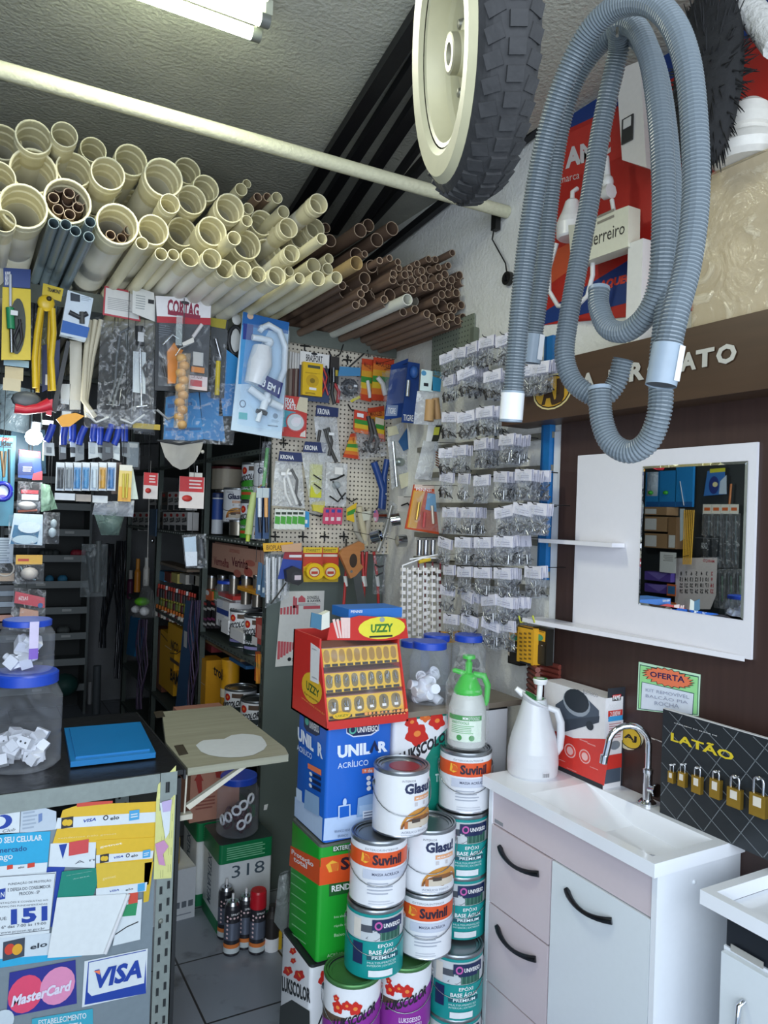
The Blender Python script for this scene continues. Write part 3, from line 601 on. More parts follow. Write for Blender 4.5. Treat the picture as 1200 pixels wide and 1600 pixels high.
# blue acrylic tin
BLU = K('1f63c4', .3, var=.03); NAV = K('1b2950', .35); LB = K('b9cfee', .4)
def blue_front(f):
    f.poly([(507, 1279), (612, 1266), (610, 1300), (505, 1314)], LB)
    f.poly([(541, 1127), (592, 1124), (592, 1141), (580, 1149), (552, 1152), (541, 1146)], K('cfd8ee')); f.poly([(542, 1128), (591, 1125), (591, 1140), (579, 1147), (552, 1150), (542, 1144)], NAV)
    f.ell(551, 1140, 6, 7, K('58b09a')); f.ell(551, 1140, 3.6, 4.4, NAV); f.text('UNIVERSO', (558, 1142, 590, 1148.5, 590, 1136, 558, 1132)[:0] or (558, 1145, 590, 1142, 590, 1133, 558, 1136), WHITE, None, .02)
    f.text('UNIL  R', (527, 1185, 605, 1174, 605, 1157, 527, 1165), K('e4ecfa'), None, .05); f.poly([(576, 1176), (585, 1156), (592, 1173), (587, 1173), (584, 1165), (581, 1176)], NAV)
    f.text('ACRÍLICO', (527, 1201, 575, 1195, 575, 1184, 527, 1190), K('cfdcf4'), None, .01)
    f.poly([(565, 1201), (602, 1196), (602, 1205), (565, 1208)], ORG); f.text('+ de 100m²', (568, 1207, 601, 1204, 601, 1198, 568, 1201), WHITE)
    for i in range(3): f.ell(575, 1215+i*8, 3.4, 3.6, WHITE); f.poly([(580, 1211.5+i*8), (602, 1210+i*8), (602, 1215.5+i*8), (580, 1217.5+i*8)], NAV); f.text('Rende mais', (583, 1216+i*8, 600, 1214.5+i*8, 600, 1211.5+i*8, 583, 1213+i*8), WHITE, None, 0)
    f.poly([(558, 1246), (575, 1240), (601, 1237), (601, 1268), (556, 1276)], K('8fb0d6')); f.poly([(560, 1258), (598, 1252), (598, 1266), (560, 1272)], K('a9c4e2')); f.poly([(527, 1258), (546, 1255), (546, 1276), (527, 1279)], K('c3d6ee')); f.poly([(529, 1260), (544, 1257), (544, 1274), (529, 1277)], BLU); f.ell(537, 1252, 3, 6, K('c3d6ee'))
    f.poly([(565, 1266), (600, 1262), (600, 1274), (565, 1278)], K('dfe6f2')); f.lines((567, 1267, 598, 1274), K('6f7b94'), 3)
    f.text('BRANCO NEVE', (521, 1300, 545, 1297, 545, 1293, 521, 1296), K('5a6a8c'), None, 0); f.text('BRANCO', (526, 1307, 542, 1305, 542, 1301, 526, 1303), K('5a6a8c'), None, 0)
def blue_side(f):
    f.poly([(461, 1244), (504, 1278), (503, 1314), (460, 1274)], LB); f.poly([(475, 1113), (500, 1128), (500, 1148), (494, 1150), (479, 1142), (475, 1134)], NAV)
    f.ell(480, 1127, 3, 6, K('58b09a')); f.text('UNIVERSO', (484, 1137, 499, 1146, 499, 1134, 484, 1126), WHITE, None, .02)
    f.text('UNIL  R', (466, 1156, 505, 1187, 505, 1165, 466, 1135), K('e4ecfa'), None, .05); f.text('ACRÍLICO', (465, 1171, 488, 1187, 488, 1176, 465, 1160), K('cfdcf4'))
    f.poly([(482, 1192), (503, 1203), (503, 1212), (482, 1200)], ORG); f.poly([(478, 1233), (500, 1246), (500, 1276), (476, 1262)], K('8fb0d6')); f.poly([(464, 1230), (473, 1236), (473, 1254), (464, 1248)], K('c3d6ee'))
    for i in range(3): f.ell(487, 1209+i*9, 2.4, 3, WHITE); f.poly([(490, 1208+i*9), (503, 1215+i*9), (503, 1220+i*9), (490, 1213+i*9)], NAV)
tin('blue square tin of acrylic paint under the red drill-bit display', TX, .71, BLU, BLU, blue_front, blue_side)
GRT = K('1f9a2e', .3, var=.03); ORT = K('dd5423', .35)
def suv_front(f):
    f.poly([(501, 1341), (612, 1320), (612, 1345), (500, 1370)], ORT, .0004); f.poly([(499, 1355), (615, 1335), (614, 1365), (498, 1384)], ORT, .0006)
    f.poly([(520, 1322), (612, 1308), (612, 1318), (520, 1332)], K('1d5a28'), .0005); f.text('EXTERIOR/INTERIOR', (521, 1330, 590, 1319, 590, 1312, 521, 1323), WHITE, .0009)
    f.poly([(509, 1352), (519, 1344), (529, 1348), (528, 1360), (514, 1363)], K('f0b53a'), .0009); f.poly([(516, 1350), (529, 1347), (527, 1360), (519, 1362)], K('e0702a'), .0011)
    f.text('Suvinil', (532, 1360, 604, 1348, 604, 1328, 532, 1340), K('2c1a2c'), .0011, .04)
    f.poly([(514, 1381), (612, 1364), (612, 1382), (514, 1401)], K('1d5a28'), .0004); f.text('RENDE & COBRE', (518, 1394, 600, 1380, 600, 1370, 518, 1384), WHITE, .0008, .03)
    for i, t in enumerate(('boa alta e rápida', 'rápida secagem', 'Baixo odor')): f.text(t, (522, 1436+i*14, 556, 1430+i*14, 556, 1425+i*14, 522, 1431+i*14), K('c8e6c4'), .0006, 0)
    f.text('ACRÍLICO PREMIUM', (511, 1496, 570, 1486, 570, 1480, 511, 1490), K('cfe6c4'), .0006, 0)
def suv_side(f):
    f.poly([(454, 1321), (500, 1344), (499, 1384), (452, 1352)], ORT, .0004); f.text('Proteção', (456, 1336, 490, 1357, 490, 1347, 456, 1326), WHITE, .0008, .02); f.text('total', (459, 1345, 480, 1358, 480, 1350, 459, 1337), WHITE, .0008, .02)
    for i in range(7): f.poly([(455+i*.2, 1362+i*16), (478, 1378+i*16), (478, 1380+i*16), (455+i*.2, 1364+i*16)], K('7fc486'), .0005)
tin('bright green and orange square paint tin below the blue one', TX-.012, .355, K('5a5f58', .4), GRT, suv_front, suv_side)
WT = K('e4e6ea', .35, var=.03)
def luks_front(f):
    f.text('LUKSCOLOR', (492, 1612, 580, 1590, 590, 1560, 502, 1580), INK, .0006, .04, .2); flower(f, 512, 1530, 14)
def luks_side(f):
    for x, y, r in ((450, 1505, 7), (458, 1474, 5), (468, 1512, 8), (459, 1489, 4)): flower(f, x, y+12, r)
    f.text('LUKSCOLOR', (441, 1548, 485, 1568, 485, 1545, 441, 1524), K('22282c'), .0008, .04)
    f.poly([(438, 1572), (456, 1562), (484, 1580), (484, 1640), (436, 1610)], K('3a3e3e'), .0005)
tin('white square tin with red flowers on the floor below the green tin', TX-.03, 0, DKM, WT, luks_front, luks_side)
TEAL = K('12826f', .35)
def luks2(f):
    f.poly([(684, 1152), (709, 1127), (712, 1112), (711, 1290), (650, 1305), (650, 1212)], TEAL, .0004)
    f.poly([(697, 1112), (711, 1108), (711, 1125), (700, 1140)], K('35b8b0'), .0007)
    for x, y, r, c in ((651, 1148, 17, None), (643, 1129, 10, None), (664, 1120, 8, K('d8682c', .4)), (682, 1127, 12, None)): flower(f, x, y, r, c)
    f.text('LUKSCOLOR', (625, 1200, 705, 1152, 705, 1138, 622, 1178), INK, .0012, .045, .1); f.poly([(695, 1172), (705, 1168), (705, 1183), (695, 1185)], K('dfe8e6'), .0008)
    f.text('GUPA', (686, 1203, 706, 1201, 706, 1189, 686, 1192), K('cfe4e0'), .0009, .03); f.text('TEMPO', (680, 1222, 706, 1219, 706, 1206, 680, 1209), K('cfe4e0'), .0009, .03)
tin('white and teal square tin with red flowers beside the blue tin', 1.218, .71, TEAL, WT, luks2)
def luks3(f):
    for x, y, r in ((733, 1127, 10), (729, 1145, 9)): flower(f, x, y, r)
tin('white square tin with red flowers behind the farthest row of cans', 1.452, .71, DKM, WT, luks3)
for z, x in ((.355, 1.218), (.355, 1.452), (0, 1.218), (0, 1.452)):
    tin('plain tin hidden behind the round cans, %s' % ('upper' if z else 'floor level'), x, z, DKM, WT)
# round cans
R, H = .0835, .192
def can(lb, loc, style, ang=0., s=1.0):
    root = thing('paint_can', lb, 'paint can', loc, ang, 'round paint cans in the stack'); r, h = R*s, H*s
    bm = WT if style != 'epoxy' else K('128f8c', .35)
    mb = MB(); mb.lathe([(0, .001), (r*.97, .001), (r*1.01, .003, TINM), (r*1.01, .006, TINM), (r, .008, TINM), (r, h-.012)], bm, 32); mb.build('body', root)
    lc = {'luks': K('4d7f4a', .4, .5), 'red': None}.get(style, K('8d9296', .3, .8))
    mb = MB(); mb.lathe([(r, h-.012), (r*1.015, h-.010), (r*1.02, h-.004), (r*1.0, h), (r*.95, h), (r*.93, h-.006), (r*.90, h-.006), (r*.89, h-.002), (r*.85, h-.002), (r*.83, h-.006, DKM), (r*.74, h-.006), (r*.72, h-.009), (0, h-.009)], lc, 32)
    if style == 'glasu_red': mb.lathe([(r*.55, h-.0085), (r*.5, h-.008), (0, h-.008)], K('8c2f3c', .4), 24, Matrix.Translation((.008, 0, 0)))
    mb.build('lid', root)
    mb = MB()
    for k in (-1, 1): mb.lathe([(0, .006), (.006, .005), (.011, 0)], TINM, 10, Matrix.Translation((k*r, 0, h*.74)) @ Matrix.Rotation(k*math.pi/2, 4, 'Y'))
    mb.build('handle_ear', root)
    mb = MB(); pts = []
    for i in range(15):
        t = i/14; a = -math.pi/2+math.pi*t; dz = -.075*math.sin(math.pi*t)**.7
        q = (r+.006); pts.append((q*math.sin(a), -q*math.cos(a), h*.74+dz))
    mb.tube(pts, .0014, steel('9ea2a6'), 6); mb.build('handle', root)
    mb = MB(); c = Cyl(mb, r)
    if style == 'suvinil':
        c.rect(-.13, .118*s, .13, .162*s, ORT); c.text('EXTERIOR/INTERIOR', -.045, .166*s, .055, .172*s, K('8c8f96'), None, 0)
        c.poly([(-.058, .132), (-.055, .157), (-.035, .152), (-.028, .136), (-.044, .128)], K('f0b53a')); c.poly([(-.05, .133), (-.046, .152), (-.028, .15), (-.028, .134)], K('d9622a'))
        c.text('Suvinil', -.022, .126*s, .068, .156*s, K('2c1a2c'), None, .04); c.rect(-.05, .085, .13, .112, K('c3c9d8')); c.text('MASSA ACRÍLICA', -.022, .096, .06, .106, K('3a3f58'), None, .012); c.lines(-.035, .04, .05, .078, K('a9aeba'), 4); c.lines(-.03, .012, .05, .026, K('c3c6ce'), 2)
    elif style.startswith('glasu'):
        c.text('INTERIOR', -.02, .163, .022, .169, K('77757a'), None, .0); c.text('Glasu!', -.012, .128, .085, .160, K('1f2a4e'), None, .045)
        c.rect(.018, .108, .085, .121, K('e2a272')); c.text('MUDA FÁCIL', .024, .111, .08, .118, WHITE, None, .02); c.rect(.02, .092, .03, .103, K('c9c4c4')); c.rect(.052, .092, .06, .103, K('c9c4c4'))
        c.ell(.045, .028, .066, .056, K('cf8f3e'), None, 16, 0, math.pi); c.ell(.045, .028, .066, .035, K('8a5a34'), None, 14, .0, math.pi); c.rect(.0, .03, .085, .05, K('cfc3b0')); c.rect(.012, .045, .04, .056, K('4c4038')); c.rect(-.01, .03, .0, .05, K('b56a34'))
        c.text('ACRÍLICO FOSCO', -.018, .016, .065, .024, K('8d90a0'), None, 0); c.text('ECONÔMICO | CONT. 3,6L', -.018, .007, .065, .013, K('9a9dac'), None, 0)
    elif style == 'epoxy':
        c.rect(-.13, .105, .13, .172, K('c3c9cc')); c.rect(-.07, .11, -.045, .165, K('d8d2c8')); c.rect(-.045, .13, -.01, .15, K('4a4f58')); c.poly([(-.03, .112), (.0, .14), (.02, .12), (.0, .107)], K('5d6066')); c.rect(.012, .107, .08, .14, K('2c5a4c'))
        for i in range(5): c.rect(.014+i*.013, .108, .0155+i*.013, .14, K('6a9a86'))
        c.rect(-.13, .0, .13, .105, K('128f8c', .35)); c.rect(-.012, .138, .085, .168, NAV); c.rect(.004, .131, .066, .138, NAV)
        c.ell(.006, .151, .011, .012, K('c05aa0')); c.ell(.006, .151, .0065, .007, NAV); c.text('UNIVERSO', .02, .144, .075, .157, WHITE, None, .025)
        c.text('EPÓXI', .006, .089, .05, .102, WHITE, None, .01); c.text('BASE ÁGUA', -.018, .071, .066, .086, WHITE, None, .02); c.rect(-.024, .055, .07, .068, K('14525e')); c.text('PREMIUM', -.01, .057, .058, .066, K('e4f2f2'), None, .012)
        c.text('MULTISUPERFÍCIES', -.022, .045, .062, .052, K('cfe9e6'), None, 0); c.text('INTERIOR | EXTERIOR', -.022, .035, .062, .042, K('cfe9e6'), None, 0)
        c.rect(-.066, .04, -.036, .1, NAV); c.lines(-.062, .05, -.042, .085, K('8fa6c0'), 6); c.rect(-.018, .008, .05, .026, K('dfe4e6'))
        for i in range(12): c.rect(-.012+i*.0026, .011, -.0107+i*.0026, .022, INK, .0022)
    elif style in ('lgreen', 'ldark'):
        lw = K('3f9a2e', .4) if style == 'lgreen' else K('1f2a2a', .4); c.rect(-.26, .008, .26, .085, lw, None, .12); c.ell(-.02, .15, .02, .018, K('c8281f')); c.ell(-.02, .15, .008, .007, K('e8873c')); c.rect(.01, .15, .07, .172, K('5a4638'))
        c.text('LUKSCOLOR', -.065, .085, .065, .115, INK, .0028, .04, .2, .03); c.text('ESMALTE', -.04, .055, .04, .072, K('c9d0d4'), .0028, .03); c.rect(-.04, .03, .04, .044, K('c9502a') if style == 'lgreen' else K('8a86b8'), .0028)
    elif style == 'luks':
        c.rect(-.13, .008, .13, .06, K('8e2f96', .35), None, .14); c.rect(-.13, .066, -.02, .10, K('5a4638'), .0003)
        for u, v, q in ((-.045, .125, .017), (-.018, .135, .013), (.006, .128, .018), (-.05, .15, .009)):
            c.poly([(u+q*(1+.16*math.sin(5*t))*math.cos(t), v+q*(1+.16*math.sin(5*t))*math.sin(t)) for t in [2*math.pi*i/20 for i in range(20)]], K('c8281f', .35)); c.ell(u, v, q*.35, q*.3, K('e8873c'))
        c.text('LUKSCOLOR', -.058, .062, .07, .09, INK, .0028, .04, .25, .045); c.text('LUKSGESSO', -.015, .038, .05, .052, K('e9d8ee'), .0028, .02); c.text('TINTA PARA GESSO', -.015, .022, .055, .034, K('e9d8ee'), .0028, .01)
    mb.build('label_print', root); return root
A = math.radians
def deg(x, y): return math.atan2(-x, y)*.55
CL = [((1.04, 1.945), .193, 'luks', 'violet and white can with red flowers nearest the floor aisle, green metal lid'), ((1.215, 1.945), .193, 'luks', 'violet and white can with red flowers under the teal can stack'), ((1.395, 1.93), .193, 'epoxy', 'teal epoxy can low beside the vanity drawers'),
      ((1.108, 1.945), .386, 'epoxy', 'teal epoxy can right under the orange-band can, third from the top'), ((1.288, 1.95), .386, 'suvinil', 'white can with orange band under the lower landscape-picture can'), ((1.452, 2.0), .386, 'epoxy', 'teal epoxy can behind, next to the vanity side, middle level'),
      ((1.115, 1.948), .579, 'suvinil', 'white can with orange band directly under the topmost red-lidded can'), ((1.29, 1.95), .579, 'glasu', 'white can with landscape picture, lower one, silver lid'), ((1.452, 2.0), .579, 'epoxy', 'teal can behind the white cans below the orange-band can'),
      ((1.18, 1.94), .772, 'glasu_red', 'white can with landscape picture and red spot on its lid, topmost of the stack'), ((1.462, 2.005), .772, 'suvinil', 'white can with orange band that carries the green sprayer'),
      ((1.04, 1.945), 0, 'luks', 'lowest can on the floor under the violet can by the aisle'), ((1.215, 1.945), 0, 'luks', 'lowest can on the floor under the second violet can'), ((1.395, 1.93), 0, 'epoxy', 'lowest teal can on the floor beside the vanity'), ((1.452, 2.0), .193, 'epoxy', 'teal can half hidden between the low epoxy can and the tins')]
for (x, y), z, st, lbl in CL:
    if lbl.startswith('teal can half hidden'): continue
    can(lbl, (x, y, z), st, deg(x, y)*(.9 if st == 'glasu_red' else 1.6))
# plank and jars
mb = MB(); mb.box(1.235, 2.04, 1.066, 1.72, 2.33, 1.084, wood('plank', '6f665a', '8a8072', 'x')); tag(mb.build('wooden_plank'), 'thin grey wooden plank lying on the square tins under the jars', 'plank')
LIDB = K('2148b8', .35); PVC = K('e8e8ea', .35, var=.03)
def jar(lb, p, r, h, fill, n, grp=None, sy=1., fm=None, big=False):
    root = thing('plastic_jar', lb, 'jar', p, 0, grp)
    mb = MB(); q = r*.78
    mb.lathe([(0, .002), (r*.9, .002), (r, .012), (r*1.0, h*.3), (r*.97, h*.34), (r*1.0, h*.38), (r, h*.72), (q*1.05, h*.87), (q, h*.9), (q, h*.94)], JAR, 28, None, True, sy); mb.build('jar', root)
    mb = MB(); mb.lathe([(q*1.06, h*.88), (q*1.12, h*.885), (q*1.12, h*.985), (q*1.06, h), (0, h)], LIDB, 28, None, True, sy); mb.build('lid', root)
    return root
CONN = MB(); CONN.lathe([(.0, 0), (.011, 0), (.011, .05), (.0125, .05), (.0125, .058), (.009, .058), (.009, .05), (0, .05)], PVC, 12)
def fill_jar(root, kind, n, r, h, scl=1., grp='things in the jars', lb='', z0=.006):
    base = root.location; proto = None
    for i in range(n):
        a = rnd.random()*6.28; q = math.sqrt(rnd.random())*r*.62; lv = int(i/(max(1, n/3)))
        z = z0+.014*scl+lv*.026*scl+rnd.random()*.012; rot = (rnd.uniform(.7, 2.0), rnd.uniform(-.5, .5), rnd.random()*6.28)
        if kind == 'socket' or kind == 'terminal':
            mb = MB(); s = .019*scl
            mb.box(-s, -s*.8, -s*.75, s, s*.8, s*.75, PVC); f = MB()
            for k in (-1, 1): mb.lathe([(0, s*.76), (s*.18, s*.76)], INK, 8, Matrix.Translation((k*s*.4, 0, 0)))
            if kind == 'terminal': mb.lathe([(s*.55, s*.7), (s*.45, s*1.5), (0, s*1.5)], PVC, 10)
            nm = 'white_socket' if kind == 'socket' else 'white_plug'
        elif kind == 'conn':
            mb = MB(); mb.v, mb.f, mb.m, mb.s, mb.mats = [(a_*1.5, b_*1.5, (c_-.028)*1.25) for a_, b_, c_ in CONN.v], list(CONN.f), list(CONN.m), list(CONN.s), list(CONN.mats); nm = 'pipe_connector'
        elif kind == 'black':
            mb = MB(); mb.lathe([(0, 0), (.014, 0), (.014, .03), (.008, .032), (0, .032)], BLACK, 10); nm = 'black_fitting'
        elif kind in ('ring', 'dark_ring'):
            mb = MB(); pts = [(.017*math.cos(t*.6283), .017*math.sin(t*.6283), 0) for t in range(11)]; mb.tube(pts, .0055, PVC if kind == 'ring' else K('4a2530', .4), 6, False); nm = 'sealing_ring'
        o = mb.build(nm, None, (base.x+q*math.cos(a), base.y+q*math.sin(a), base.z+z)); o.rotation_euler = rot
        tag(o, lb, nm.split('_')[-1], grp)
p = P(684, 1103, 2, 1.084); j = jar('clear blue-lidded jar of white pipe connectors in front on the plank', (p.x, p.y+.06, 1.084), .066, .205, None, 0, 'blue-lidded jars on the plank'); fill_jar(j, 'conn', 15, .062, .1, 1, 'connectors in the plank jar', 'white pipe connector lying inside the front jar on the plank')
p = P(735, 1093, 2, 1.084); j = jar('blue-lidded jar of black fittings on the plank near the wall', (1.632, 2.24, 1.084), .062, .20, None, 0, 'blue-lidded jars on the plank'); fill_jar(j, 'black', 22, .06, .1, 1.3, 'black fittings in the jar', 'black fitting piled inside the jar on the plank')
jar('blue-lidded jar half hidden behind the red drill-bit display', (1.40, 2.245, 1.084), .055, .19, None, 0, 'blue-lidded jars on the plank')
jar('blue-lidded jar behind the jar of white connectors on the plank', (1.515, 2.28, 1.084), .055, .20, None, 0, 'blue-lidded jars on the plank')
# green sprayer in a bag
SG = K('27b52e', .35); root = thing('garden_sprayer', 'white and green pressure sprayer wrapped in clear plastic on the paint can', 'sprayer', (1.462, 2.005, .964), math.radians(-30))
mb = MB(); mb.lathe([(0, .002), (.055, .002), (.062, .01), (.063, .1), (.06, .13), (.052, .16), (.04, .185), (.03, .19)], K('e2e6e2', .35, trans=.3), 26); mb.build('tank', root)
mb = MB(); mb.lathe([(.045, .165), (.047, .18), (.044, .19), (.022, .235), (.012, .24), (.012, .275), (.008, .275), (.008, .285), (.022, .286), (.02, .296), (0, .297)], SG, 20); mb.build('pump_head', root)
mb = MB(); mb.tube([(.015, 0, .235), (.05, 0, .23), (.064, 0, .2), (.062, 0, .15), (.058, 0, .135)], [.01, .012, .011, .009, .007], SG, 8); mb.tube([(-.01, 0, .235), (-.045, 0, .245), (-.052, 0, .243)], [.01, .008, .006], SG, 8); mb.build('handle', root)
mb = MB(); c = Cyl(mb, .063); c.rect(-.075, .098, .045, .113, K('2b8f3a')); c.rect(-.075, .03, .045, .097, K('d9e8d8')); c.text('MIMOTOOLS', -.02, .1, .035, .110, WHITE); c.text('SEEDTOOLS', -.06, .086, .0, .094, K('2b8f3a')); c.lines(-.06, .055, .03, .083, K('6fae74'), 5); c.ell(-.03, .043, .009, .009, K('2b8f3a')); c.ell(.01, .043, .009, .009, K('2b8f3a')); mb.build('label_print', root)
mb = MB(); mb.lathe([(.069, .001), (.072, .05), (.071, .13), (.074, .2), (.05, .26), (.03, .31), (.034, .325)], film('ffffff', .04, .1, 22., .35), 20); mb.build('clear_wrap', root)
# drill bit display on the blue tin
root = thing('drill_bit_display', 'red and yellow slanted counter display of drill bits on the blue tin', 'display', (1.09, 2.13, 1.065)); lo = root.location
DR = K('c9302a', .4); DY = K('e0b32e', .4)
def dp(u, y, z): return Vector((u-lo.x, y-lo.y, z-lo.z))
x0, x1 = .962, 1.243
pr = [(2.015, 1.065), (2.015, 1.09), (2.085, 1.30), (2.085, 1.325), (2.29, 1.325), (2.29, 1.065)]
mb = MB(); mb.prism([dp(x0, y, z) for y, z in pr], (.006, 0, 0), DR); mb.prism([dp(x1-.006, y, z) for y, z in pr], (.006, 0, 0), DR); mb.prism([dp(x0, 2.28, 1.065), dp(x1, 2.28, 1.065), dp(x1, 2.28, 1.325), dp(x0, 2.28, 1.325)], (0, .01, 0), DR)
mb.prism([dp(x0, 2.015, 1.065), dp(x1, 2.015, 1.065), dp(x1, 2.29, 1.065), dp(x0, 2.29, 1.065)], (0, 0, .006), DR); mb.prism([dp(x0, 2.015, 1.066), dp(x1, 2.015, 1.066), dp(x1, 2.0155, 1.09), dp(x0, 2.0155, 1.09)], (0, .004, 0), DR); mb.build('carton', root)
f = Fc(MB(), 1, 2.0148, lo); mb = f.mb; f.ell(534, 1118, 14, 5.5, DY, .0004); f.text('UZZY', (524, 1121, 545, 1115.5), K('5a7a2a'), .0008, .02)
for i in range(11): f.ell(572+i*6.3, 1115-i*.55, 2.6 if i < 2 or i > 7 else 1.8, 2.4 if i < 2 or i > 7 else 1.6, K('f0a060'), .0004, 10); f.ell(580+i*5.2, 1119.5-i*.5, 1.2, 1.2, K('f0a060'), .0004, 8)
mb.build('front_print', root)
f = Fc(MB(), 0, x0-.0003, lo); mb = f.mb; f.ell(487, 1075, 16.5, 24, DY, .0004); f.text('UZZY', (479, 1077, 499, 1091, 499, 1079, 479, 1063), K('2f5a2a'), .0008, .03); f.text('Ferramentas', (476, 1084, 498, 1099, 498, 1095, 476, 1080), INK, .0008, 0); f.slab([(486, 1004), (500, 1014), (498, 1069), (485, 1063)], K('e4e4e6'), .0003, .0009); f.lines((488, 1012, 497, 1018), K('8a8a90'), 2, .0013); f.lines((488, 1056, 497, 1063), K('8a8a90'), 2, .0013); f.text('www.uzzy.com.br', (471, 1092, 508, 1120, 508, 1115, 471, 1087), K('e8a050'), .0006, 0); mb.build('side_print', root)
mb = MB()                       # sloping trays
def sl(t): return 2.03+.06*t, 1.092+.205*t
n0 = [6, 9, 10]
for k, (t0, t1) in enumerate(((.0, .3), (.36, .63), (.72, .98))):
    (ya, za), (yb, zb) = sl(t0), sl(t1); mb.prism([dp(x0+.006, ya, za), dp(x1-.006, ya, za), dp(x1-.006, yb, zb), dp(x0+.006, yb, zb)], (0, .004, 0), DY); mb.prism([dp(x0+.006, yb, zb), dp(x1-.006, yb, zb), dp(x1-.006, yb+.12, zb), dp(x0+.006, yb+.12, zb)], (0, 0, .003), K('8a5a50'))
mb.build('tray', root)
mb = MB(); cup = []
for k, (t0, t1) in enumerate(((.0, .3), (.36, .63), (.72, .98))):
    n = n0[k]; w = (x1-x0-.02)/n; d = Vector((0, .06, .205)).normalized(); nn = Vector((0, -.205, .06)).normalized()
    for i in range(n):
        cx = x0+.01+w*(i+.5); y, z = sl(t0+(t1-t0)*.58); c = dp(cx, y, z)+nn*.0006; h = (t1-t0)*.213*.36
        mb.add([c+Vector((w*.40*math.cos(a), 0, 0))+d*h*math.copysign(abs(math.sin(a))**.6, math.sin(a)) for a in [q*.4488 for q in range(14)]], [tuple(range(14))], K('a0782c' if k == 2 else '7a6a44', .5)); 
        y, z = sl(t0+(t1-t0)*.08); c = dp(cx, y, z)+nn*.0006; mb.add([c+Vector((-w*.38, 0, 0))-d*.004, c+Vector((w*.38, 0, 0))-d*.004, c+Vector((w*.38, 0, 0))+d*.004, c+Vector((-w*.38, 0, 0))+d*.004], [(0, 1, 2, 3)], K('1d1712'))
        if k == 0: y, z = sl(t0+(t1-t0)*.42); c = dp(cx, y, z)+nn*.0012; mb.add([c+Vector((-.007, 0, 0))-d*.004, c+Vector((.007, 0, 0))-d*.004, c+Vector((.007, 0, 0))+d*.004, c+Vector((-.007, 0, 0))+d*.004], [(0, 1, 2, 3)], WHITE)
mb.build('cup_print', root)
mb = MB()
for k, (t0, t1) in enumerate(((.0, .3), (.36, .63))):
    for i in range(n0[k]):
        w = (x1-x0-.02)/n0[k]; 
        for q in range(4): y, z = sl(t0+(t1-t0)*.5); c = dp(x0+.01+w*(i+.5)+rnd.uniform(-.006, .006), y-.003, z+rnd.uniform(-.004, .006)); mb.tube([c, c+Vector((rnd.uniform(-.006, .006), .002, rnd.uniform(.008, .02)))], .0016, steel('8a8d90'), 5)
m = mb.build('drill_bit', root); m['kind'] = 'stuff'
mb = MB(); (ya, za), (yb, zb) = sl(-.01), sl(1.0); mb.prism([dp(x0+.008, ya-.006, za), dp(x1-.008, ya-.006, za), dp(x1-.008, yb-.006, zb), dp(x0+.008, yb-.006, zb)], (0, -.0008, 0), film('ffffff', .02, .05, 9., .12)); mb.build('clear_cover', root)
f = Fc(MB(), 1, 2.075, lo); mb = f.mb; f.slab([(511, 1000), (516, 974), (562, 962), (634, 967), (638, 997), (600, 1001)][::-1], DR, .004); f.ell(597, 981, 36, 17.5, K('e8dc40'), .0006); f.text('UZZY', (579, 989, 614, 974), K('3f7a30'), .001, .05); f.ell(597, 968, 4, 4, K('9aa6a0'), .0012); f.lines((577, 992, 621, 996), INK, 1, .001)
for i in range(5): f.poly([(522+i*5, 965), (527+i*5, 965), (530+i*4.2, 997), (526+i*4.2, 997)] if i > 1 else [(519+i*6, 968), (523+i*6, 967), (530+i*4, 997), (527+i*4, 997)], K('e6c8c0'), .001)
mb.build('header_sign', root)
f = Fc(MB(), 1, 2.09, lo); mb = f.mb; f.slab((545, 952, 628, 964), K('2a6fc0'), .12); f.text('PENNSI', (548, 958, 566, 953), WHITE, .001); mb.build('back_box', root)
item('sandpaper_pack', 'stack of small cards with a blue picture beside the display header', 'card pack', 2.06, [('pack', [('s', [(487, 957), (503, 961), (502, 984), (485, 980)], K('3f6f8a'), .004), ('s', [(503, 961), (515, 955), (515, 980), (502, 985)], K('d8d8cc'), .03)])], 1, None, False, False)
# ---------------------------------------------------------------- small hardware bags on the white wall
RAILC = K('77756a', .6, var=.2)
for i, (x0, x1, y) in enumerate(((700, 868, 690), (690, 866, 737), (688, 862, 790), (690, 862, 843), (694, 858, 887), (694, 868, 930))):
    a, b = P(x0, y, 0, XW-.008), P(x1, y, 0, XW-.008); z = (a.z+b.z)/2
    if i == 5: z = P(868, 925, 0, XW).z
    mb = MB(); mb.box(XW-.02, 2.02, z-.011, XW-.001, 2.92, z+.011, RAILC); tag(mb.build('hook_rail'), 'grey wooden rail holding hooks on the white wall, %s rail down' % ORD[i], 'rail', 'hook rails on the white wall')
root = thing('blue_post', 'blue painted steel post screwed to the white wall beside the sign box', 'post', (XW-.01, 2.045, 1.50)); mb = MB()
BP = K('1e6ba8', .4, var=.1); mb.box(-.02, -.022, 0, .005, .022, .86, BP); mb.box(-.024, .008, 0, -.02, .016, .86, K('14507e')); mb.build('post', root)
for z in (.02, .3, .62): mb = MB(); mb.lathe([(0, .006), (.006, .005), (.007, 0)], steel(), 8, Matrix.Translation((-.02, -.006, z)) @ Matrix.Rotation(-math.pi/2, 4, 'Y')); mb.build('screw', root)
